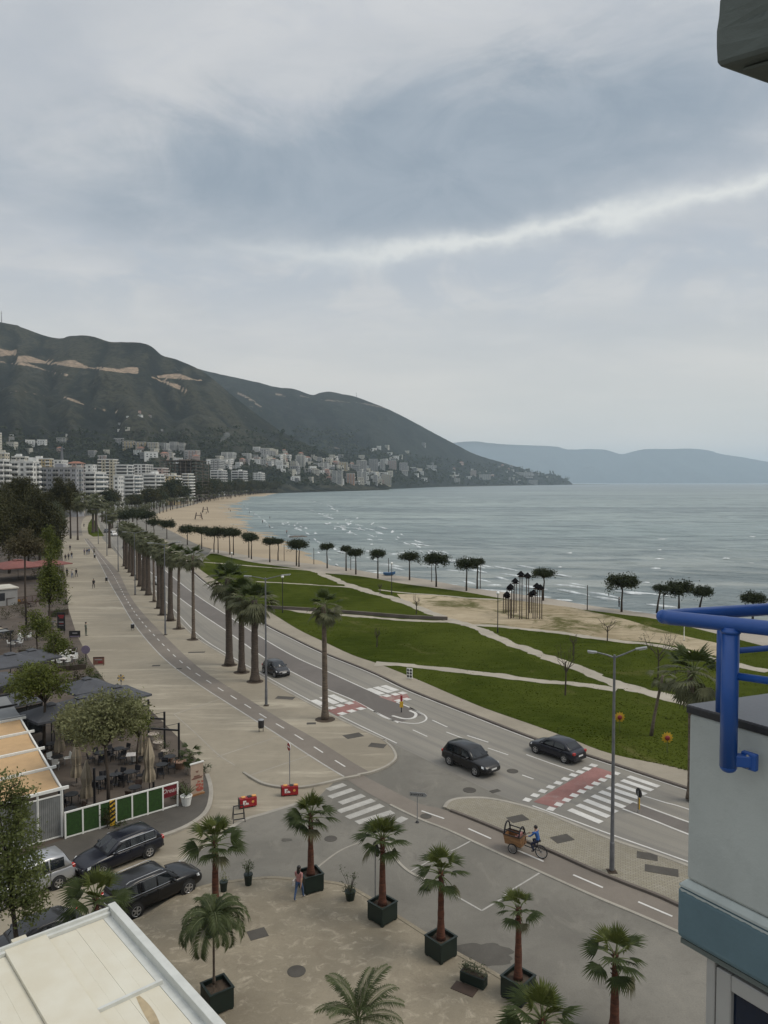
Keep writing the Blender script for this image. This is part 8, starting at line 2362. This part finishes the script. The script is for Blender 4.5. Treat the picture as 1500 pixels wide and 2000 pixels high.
t = thing('kiosk', 'pale flat roofed kiosk at the left edge below the red parasol', 'kiosk', (A_.x, A_.y, GZ), prz - .1)
mb = MB(); mb.box(-9, 0, 0, 0, 5, 2.8); mb.build('wall', W_['grey'], t)
mb = MB(); mb.box(-9.2, -.2, 2.8, .2, 5.2, 3.0); mb.build('roof', W_['cream'], t)
mb = MB(); mb.box(-7, -.03, .9, -2, -.001, 2.2); mb.build('window', M['shutter'], t)
A_ = at(22, 1232, 2.9)
t = thing('awning', 'striped awning of pinkish and pale canvas bands at the left edge', 'awning', (A_.x, A_.y, GZ), prz)
for i in range(6):
 mb = MB(); y = i * 1.9; mb.box(-8, y + .12, 2.7 + .02 * i, 0, y + 1.85, 2.74 + .02 * i); mb.build('awning_panel', M['beige'] if i % 3 else M['grey_canvas'], t)
 mb = MB(); mb.bar((-8, y, 2.76), (.3, y, 2.76), .12); mb.build('bar', M['black_metal'], t)
for y in (0, 9.5):
 mb = MB(); mb.bar((-.1, y, 0), (-.1, y, 2.75), .1); mb.build('post', M['black_metal'], t)
A_ = at(72, 1176, GZ)
t = thing('deck', 'dark wooden deck with a railing behind the planted strip', 'deck', A_, prz)
for i in range(9):
 mb = MB(); mb.box(-5, i * .62, 0, 3.5, i * .62 + .56, .3); mb.build('plank', M['dark_wood'], t)
for i in range(7):
 mb = MB(); mb.bar((-5 + i * 1.4, -.1, 0), (-5 + i * 1.4, -.1, 1.2), .08); mb.build('baluster', M['dark_wood'], t)
mb = MB(); mb.bar((-5.1, -.1, 1.22), (3.6, -.1, 1.22), .09); mb.build('handrail', M['dark_wood'], t)
A_ = at(30, 1430, GZ)
t = thing('pavilion', 'dark framed glazed pavilion at the back of the terrace', 'pavilion', at(78, 1432, GZ), prz)
for i in range(7):
 mb = MB(); mb.bar((-7 + i * 1.2, 0, 0), (-7 + i * 1.2, 0, 2.6), .12); mb.build('post', M['black_metal'], t)
 if i < 6: mb = MB(); mb.box(-6.93 + i * 1.2, -.01, .1, -5.87 + i * 1.2, .01, 2.5); mb.build('pane', M['glass'], t)
mb = MB(); mb.box(-7.1, -.15, 2.6, .3, 4.0, 2.75); mb.build('roof', M['dark_canvas'], t)
def plaza_pot(px, by, ty, label, kind):
 p = at(px, by, .12); k = pxm(p); h = hgt(ty, p) - .12; t = thing('potted_plant', label, 'potted plant', p, .4, 'green pots on the plaza'); mb = MB(); rr = random.Random(int(px))
 R = .22
 if kind == 'ball':
  mb.lathe([(R * .75, 0), (R, .50), (R * 1.1, .52), (R * 1.1, .58), (R * .9, .58)], 14); mb.build('pot', M['planter_green'], t)
  mb = MB(); clump_tree(mb, rr, [((0, 0, h - .34), (.26, .26, .32), 46)], .04, 9, gap=.3); mb.build('foliage', M['hedge'], t)
  mb = MB(); mb.tube([(0, 0, .5), (0, 0, h - .3)], .03, 5); mb.build('stem', M['bark'], t)
 elif kind == 'small':
  mb.lathe([(R * .7, 0), (R * .9, .42), (R, .44), (R, .50), (R * .8, .5)], 14); mb.build('pot', M['planter_green'], t)
  mb = MB(); clump_tree(mb, rr, [((0, 0, .62), (.2, .2, .16), 12), ((0, 0, h - .15), (.06, .06, .2), 3)], .04, 8); mb.build('foliage', M['olive_leaf'], t)
 else:
  mb.lathe([(R * .9, 0), (R * 1.25, .40), (R * 1.3, .44), (R * 1.1, .44)], 14); mb.build('pot', M['planter_green'], t)
  mb = MB(); fo = MB(); clump_tree(fo, rr, [((0, 0, .5), (.33, .33, .14), 26)], .05, 8)
  for i in range(11):
   a = i * 2.4; e = Vector((math.cos(a) * rr.uniform(.15, .5), math.sin(a) * rr.uniform(.15, .5), rr.uniform(.8, h))); mb.tube([(0, 0, .4), (e.x * .5, e.y * .5, e.z * .7), e], [.014, .010, .005], 4)
   clump_tree(fo, rr, [(e, (.09, .09, .13), 3)], .045, 6)
  mb.build('stems', M['bark'], t); fo.build('foliage', M['grey_leaf'], t)
plaza_pot(485, 1728, 1679, 'clipped ball shrub in a dark green pot on the street side of the plaza', 'ball')
plaza_pot(437, 1740, 1703, 'small pot with a thin sprig near the black estate car', 'small')
plaza_pot(684, 1757, 1697, 'pot with loose twiggy branches between the two palms', 'twig')
p = at(925, 1922, .12)
t = thing('trough_planter', 'long dark green trough with loose leafy plants at the plaza kerb', 'planter', p, rad(-33))
mb = MB(); mb.box(-.55, -.2, .05, .55, .2, .48); mb.build('box', M['planter_green'], t, bevel=.015, seg=1)
mb = MB(); mb.box(-.5, -.15, .481, .5, .15, .49); mb.build('soil', M['soil'], t)
for x in (-.42, .42):
 mb = MB(); mb.box(x - .06, -.15, 0, x + .06, .15, .05); mb.build('foot', M['planter_green'], t)
mb = MB(); rr = random.Random(6); clump_tree(mb, rr, [((x, 0, .68), (.2, .2, .24), 14) for x in (-.4, -.15, .12, .38)], .05, 8)
mb.build('foliage', M['grey_leaf'], t)
mb = MB(); p2 = at(907, 1932, .12); mb.box(-.5, -.28, 0, .5, .28, .03); tag(mb.build('loose_slab', M['dark_wood'], loc=p2, rz=rad(-33)), 'thin dark slab lying in front of the trough planter', 'slab')
# ------------------------------------------------------------------ cream roof at the lower left
RZ = 3.5
C0 = at(226, 1764, RZ); C1 = at(440, 2000, RZ); C2 = at(0, 1862, RZ)
e1, l1 = run_dir(C0, C1)
e2 = Vector((e1.y, -e1.x, 0)); e2 = e2 if e2.dot(C2 - C0) > 0 else -e2
def st(px, py, z=RZ):
 q = at(px, py, z) - C0; return q.dot(e1), q.dot(e2)
t = thing('terrace_roof', 'cream panelled terrace roof with pale grey edge rails', 'roof', (C0.x, C0.y, 0), math.atan2(e1.y, e1.x))
flip = 1 if Vector((-e1.y, e1.x, 0)).dot(e2) > 0 else -1
def rbox(mb, s0, s1, t0, t1, z0, z1):
 a, b = (t0, t1) if flip > 0 else (-t1, -t0)
 return mb.box(s0, a, z0, s1, b, z1)
LS, LT = 15.0, 13.0
mb = MB(); rbox(mb, -.12, LS, -.02, .30, RZ - .42, RZ + .02); mb.build('edge_rail', M['roof_rail'], t, bevel=.015, seg=1)
mb = MB(); rbox(mb, .0, LS, .301, .62, RZ - .40, RZ - .30); mb.build('gutter', M['roof_rail'], t)
mb = MB(); rbox(mb, -.02, .10, .31, LT, RZ - .22, RZ - .04); mb.build('back_rail', M['roof_rail'], t)
mb = MB(); rbox(mb, .101, .26, .31, LT, RZ - .32, RZ - .16); mb.build('back_rail', M['roof_rail'], t)
s_x, t_x = st(325, 1905); s_y, t_y = st(190, 1957)
t_band0 = st(97, 1828)[1]; t_band1 = st(17, 1863)[1]
s_cross = st(260, 1930)[0]
pw = (t_band0 - .64) / 4
sections = [(.28, s_cross - .06), (s_cross + .06, s_cross * 2 - .06), (s_cross * 2 + .06, s_cross * 3), (s_cross * 3 + .1, LS)]
for a, b in sections:
 for i in range(4):
  m = MB(); rbox(m, a, b, .64 + i * pw + .0025, .64 + (i + 1) * pw - .0025, RZ - .34, RZ - .29 + .006 * (i % 2)); m.build('roof_panel', M['roof_panel'], t)
 for i in range(6):
  w = pw; m = MB(); rbox(m, a, b, t_band1 + .004 + i * w + .0025, t_band1 + .004 + (i + 1) * w - .0025, RZ - .34, RZ - .29 + .006 * (i % 2)); m.build('roof_panel', M['roof_panel'], t)
for k in (1, 2, 3):
 m = MB(); rbox(m, s_cross * k - .06, s_cross * k + .06, .50, t_band0 - .01, RZ - .34, RZ - .16); m.build('cross_rail', M['roof_rail'], t)
m = MB(); rbox(m, .02, LS, t_band0, t_band1, RZ - .30, RZ - .14); m.build('raised_band', M['roof_panel'], t, bevel=.01, seg=1)
m = MB(); rbox(m, -.30, .02, (t_band0 + t_band1) / 2 - .1, (t_band0 + t_band1) / 2 + .42, RZ - .30, RZ - .06); m.build('vent_cap', M['roof_panel'], t)
s0_, t0_ = st(250, 1972)
m = MB(); n = 10; L_, R_ = [], []
for i in range(n):
 u = i / (n - 1); s = s_cross + .12 + u * 2.4; w = .16 * math.sin(math.pi * (u * .9 + .08)) ** .7; c = (.64 + pw * 1.5) + .22 * u * u
 sg = 1 if flip > 0 else -1
 L_.append((s, sg * (c + w), RZ - .28)); R_.append((s, sg * (c - w), RZ - .28))
o = len(m.v); m.v += L_ + R_
for i in range(n - 1): m.f.append((o + i, o + i + 1, o + n + i + 1, o + n + i)); m.m.append(0)
m.build('stain', M['stain'], t)
for s in (.4, 5, 9.5):
 for q in (.2, 6, 12):
  m = MB(); rbox(m, s, s + .14, q, q + .14, 0, RZ - .43); m.build('post', M['white'], t)
m = MB(); rbox(m, 1.2, LS, 1.0, LT, 0, RZ - .5); m.build('wall', W_['grey'], t)
# ------------------------------------------------------------------ the balcony of our own building at the right
def paint_wall(name, c, worn, amt, bump=.25):
 m, g = new_mat(name)
 p = g.node('ShaderNodeNewGeometry').outputs['Position']
 a = g.noise(p, 2.2, 6, .65); b = g.noise(p, 18, 5, .6); f = g.noise(p, 90, 3, .6); d = g.noise(g.scale(p, (3, 3, 9)), 1.0, 6, .7, .6)
 cc = g.mix(g.step(a, .3, .7), mul(c, .90), mul(c, 1.06))
 cc = g.mix(g.math('MULTIPLY', g.step(b, .5, .75), .18), cc, mul(c, .7))
 cc = g.mix(g.math('MULTIPLY', g.step(d, .62, .72), amt), cc, worn)
 h = g.math('ADD', g.math('MULTIPLY', b, .7), g.math('MULTIPLY', f, .3))
 finish(g, cc, .8, 0, (h, bump, .006), .3)
 return m
M['our_wall'] = paint_wall('pale_grey_wall_paint', (0.43, 0.46, 0.44), (.27, .29, .275), .55, .45)
M['our_band'] = paint_wall('blue_grey_band_paint', (0.115, 0.178, 0.205), (.17, .24, .26), .35, .5)
M['our_lip'] = paint_wall('greenish_white_lip', (0.42, 0.46, 0.44), (.10, .15, .16), .8, .5)
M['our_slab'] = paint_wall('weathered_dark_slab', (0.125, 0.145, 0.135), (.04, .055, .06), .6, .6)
M['granite'] = mat('grey_granite_cap', (0.125, 0.125, 0.135), .35, .2, 60, spec=.5)
M['granite_edge'] = mat('dark_granite_edge', (0.022, 0.023, 0.026), .5, .2, 40)
def railm():
 m, g = new_mat('blue_railing_paint'); p = g.node('ShaderNodeNewGeometry').outputs['Position']
 n = g.noise(p, 6, 5, .6)
 finish(g, g.mix(n, (0.010, 0.062, 0.26), (0.016, 0.092, 0.36)), .42, 0, (g.noise(p, 40, 3), .12, .004), .5, .15); return m
M['rail_blue'] = railm()
M['pvc'] = mat('white_window_profile', (0.36, 0.355, 0.335), .45, .05, 4)
M['blue_glass'] = mat('dark_blue_glass', (0.002, 0.010, 0.030), .06, .2, 3, spec=.6)
D0 = 2.8
zc = EYE - (1378 - 942) / FPX * D0
K0 = at(1346, 1378, zc)
dA, _ = run_dir(K0, at(1500, 1421, zc)); dB, _ = run_dir(K0, at(1500, 1357, zc))
own = thing('apartment_building', 'balcony of our own building with white parapet, blue railing and blue grey band', 'apartment building', (0, 0, 0))
def para(k0, la, lb, grow=0.0):
 n = 0
 k = k0 - (dA + dB).normalized() * grow * 1.4
 return [k, k + dA * (la + grow), k + dA * (la + grow) + dB * (lb + grow), k + dB * (lb + grow)]
LA, LB = 1.75, 3.2
z_lip = hgt(1716, K0); z_band = hgt(1730, K0); z_bot = hgt(1832, K0)
def solid(name, pts, z0, z1, m, bevel=0.0, seg=2):
 mb = MB(); mb.prism([(p.x, p.y) for p in pts], z0, z1); return mb.build(name, m, own, bevel=bevel, seg=seg, fix=True, smooth=False)
solid('parapet', para(K0, LA, LB), z_lip, zc - .028, M['our_wall'], .012, 2)
cap = solid('cap_stone', para(K0, LA, LB, .008), zc - .028, zc, M['granite_edge'], .003, 1)
solid('cap_top', para(K0, LA, LB, .004), zc + .0005, zc + .004, M['granite'])
lo, hi = para(K0, LA, LB, .020), para(K0, LA, LB, .001)
mb = MB(); mb.loft([[Vector((p.x, p.y, z_band)) for p in lo], [Vector((p.x, p.y, z_band + .004)) for p in lo], [Vector((p.x, p.y, z_lip - .001)) for p in hi]]); mb.build('sloping_lip', M['our_lip'], own, fix=True, bevel=.006, seg=2)
solid('slab_band', para(K0, LA, LB, .026), z_bot, z_band - .001, M['our_band'], .022, 3)
skn = MB(); fo_ = K0 - (dA + dB).normalized() * .026 * 1.4
for side, L_ in ((dA, 1.7), (dB, 3.0)):
 nn = Vector((side.y, -side.x, 0)); nn = nn if nn.dot((dA + dB)) < 0 else -nn
 N_ = 220; top_, low_ = [], []
 for i in range(N_):
  q = fo_ + side * (.02 + L_ * i / N_) + nn * .0015
  dz = .006 + .012 * max(0, noise.noise(Vector((i * .09, 3, L_)))) + .007 * abs(noise.noise(Vector((i * .5, 9, L_))))
  top_.append(Vector((q.x, q.y, z_band - .004))); low_.append(Vector((q.x, q.y, z_band - .004 - dz)))
 skn.loft([[a, b] for a, b in zip(top_, low_)], closed=False)
skn.build('ragged_paint_edge', M['our_lip'], own)
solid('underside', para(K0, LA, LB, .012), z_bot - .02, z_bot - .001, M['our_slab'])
q0 = at(1388, 1866, z_bot - .03); off = (q0 - K0).dot(dA)
nrmA = Vector((dA.y, -dA.x, 0)); nrmA = nrmA if nrmA.y < 0 else -nrmA
org = K0 + dA * (off - .0)
wt = z_bot - .045
def wbox(name, a0, a1, z0, z1, d0, d1, m, bevel=0.0):
 pts = [org + dA * a0 + nrmA * d1, org + dA * a1 + nrmA * d1, org + dA * a1 + nrmA * d0, org + dA * a0 + nrmA * d0]
 mb = MB(); mb.prism([(p.x, p.y) for p in pts], z0, z1); return mb.build(name, m, own, bevel=bevel, seg=1, fix=True)
wl0 = (at(1412, 1880, wt) - org).dot(dA)
z2 = wt - 2.5
wbox('window_post', 0, .034, z2, z_bot - .02, -.05, .0, M['pvc'], .003)
fr = wbox('window_frame', .036, .095, z2, wt - .0, -.045, -.004, M['pvc'], .004)
wbox('window_frame', .0955, 1.7, wt - .060, wt, -.045, -.004, M['pvc'], .004)
wbox('window_pane', .0955, 1.7, z2, wt - .0605, -.035, -.025, M['blue_glass'])
wbox('gap_shade_strip', .036, 1.7, wt + .001, z_bot - .021, -.06, -.03, M['black_metal'])  # black strip put in for the shade inside the gap above the frame
back = K0 + dA * LA
pts = [back + dA * .02, back + dA * 5, back + dA * 5 + dB * 6, back + dA * .02 + dB * 6]
mb = MB(); mb.prism([(p.x, p.y) for p in pts], 0, 27); mb.build('facade', M['our_wall'], own, fix=True)
bk = [K0 + dA * .1 + dB * .25, back + dB * .25, back + dB * 2.9, K0 + dA * .1 + dB * 2.9]
mb = MB(); mb.prism([(p.x, p.y) for p in bk], 0, z_bot - .022); mb.build('lower_storeys', M['our_wall'], own, fix=True)
zr = EYE - .488
Rc, Rf, Rb = at(1284, 1204, zr), at(1500, 1227, zr), at(1500, 1190, zr)
df, _ = run_dir(Rc, Rf); db, _ = run_dir(Rc, Rb)
rt = .0255
rail = bpy.data.objects.new('railing', None); COL.objects.link(rail); rail.parent = own
def rail_tube(name, pts, r_, n=14):
 mb = MB(); mb.tube(pts, r_, n); return mb.build(name, M['rail_blue'], rail, smooth=True)
elbow = [Rc + db * 2.6, Rc + db * .5, Rc + db * .05, Rc + (db + df) * .012, Rc + df * .05, Rc + df * .5, Rc + df * 1.5]
mb = MB(); mb.tube(elbow[3:], rt, 16); mb.build('top_rail', M['rail_blue'], rail, smooth=True)
mb = MB(); mb.tube(elbow[:4], rt * .92, 16); mb.build('top_rail', M['rail_blue'], rail, smooth=True)
mb = MB(); mb.ball(Rc + (db + df) * .012, rt * 1.02, 14, 8); mb.build('corner_cap', M['rail_blue'], rail, smooth=True)
uP = (at(1428, 1219, zr) - Rc).dot(df)
T = Rc + df * uP; zb_ = EYE - (1516 - 942) / FPX * (T.y * 1.0)
rail_tube('post', [Vector((T.x, T.y, zr - .01)), Vector((T.x, T.y, zb_ + .02))], rt * 1.12)
mb = MB(); mb.ball((T.x, T.y, zb_ + .02), rt * 1.12, 14, 8, 1, 1, .75); mb.build('post_end', M['rail_blue'], rail, smooth=True)
bq = at(1452, 1502, zb_ + .06)
mb = MB(); mb.bar(Vector((T.x, T.y, zb_ + .045)), Vector((T.x, T.y, zb_ + .045)) + df * .055 - nrmA * .03, .035, .04); mb.build('bracket', M['rail_blue'], rail, bevel=.004, seg=2)
mb = MB(); qq = Vector((T.x, T.y, zb_ + .045)) + df * .052 - nrmA * .03; mb.bar(qq - nrmA * .012, qq + nrmA * .012, .055, .06); mb.build('fixing_plate', M['rail_blue'], rail, bevel=.006, seg=2)
for dz in (-.018, .018):
 mb = MB(); mb.ball(qq + nrmA * .014 + Vector((0, 0, dz)), .0065, 8, 5); mb.build('bolt', M['steel'], rail, smooth=True)
mb = MB(); mb.lathe([(rt * 1.22, -.006), (rt * 1.30, 0), (rt * 1.22, .006)], 16, Matrix.Translation((T.x, T.y, zr - rt * .95))); mb.build('weld', M['rail_blue'], rail, smooth=True)
P2 = at(1409, 1392, zc)
ub = (at(1409, 1200, zr) - Rc).dot(db)
T2 = Vector((P2.x, P2.y, 0))
rail_tube('post', [Vector((T2.x, T2.y, zr)), Vector((T2.x, T2.y, zc + .004))], rt * .8)
for zrow, thk in ((1282, .011), (1322, .013)):
 zz = EYE - (zrow - 942) / FPX * T.y
 if zrow == 1322: rail_tube('rung', [Vector((T.x, T.y, zz)), Vector((T.x, T.y, zz)) + df * 1.4], thk)
 else:
  zz = EYE - (1276 - 942) / FPX * T2.y; rail_tube('rung', [Vector((T2.x, T2.y, zz)), Vector((T2.x, T2.y, zz)) + db * 2.4], thk)
for k in range(1, 4):
 q = Rc + db * (ub + .8 * k); rail_tube('post', [Vector((q.x, q.y, zr)), Vector((q.x, q.y, zc + .004))], rt * .8)
zs = EYE + (942 - 133) / FPX * 2.4; S0 = at(1396, 133, zs)
dF, _ = run_dir(S0, at(1500, 102, zs)); dU, _ = run_dir(S0, at(1500, 168, zs))
zt_ = EYE + (942 - 6) / FPX * 2.4
k = [S0, S0 + dF * 1.9, S0 + dF * 1.9 + dU * 3.2, S0 + dU * 3.2]
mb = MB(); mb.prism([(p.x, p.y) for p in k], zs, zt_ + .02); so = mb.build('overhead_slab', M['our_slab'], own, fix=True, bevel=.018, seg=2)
bm = bmesh.new(); bm.from_mesh(so.data); bmesh.ops.triangulate(bm, faces=bm.faces)
for it_ in range(4): bmesh.ops.subdivide_edges(bm, edges=[e for e in bm.edges if e.calc_length() > .05 and min((v.co - S0).length for v in e.verts) < .9], cuts=1, use_grid_fill=False); bmesh.ops.triangulate(bm, faces=bm.faces)
bm.normal_update()
for v in bm.verts: v.co += v.normal * (.008 * noise.noise(v.co * 9) + .004 * noise.noise(v.co * 31) - .002)
bm.to_mesh(so.data); bm.free()
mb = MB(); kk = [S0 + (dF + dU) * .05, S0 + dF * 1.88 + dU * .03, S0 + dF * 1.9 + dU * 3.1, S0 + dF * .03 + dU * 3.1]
mb.prism([(p.x, p.y) for p in kk], zs - .012, zs - .001); mb.build('slab_soffit', M['our_slab'], own, fix=True, bevel=.004, seg=1)
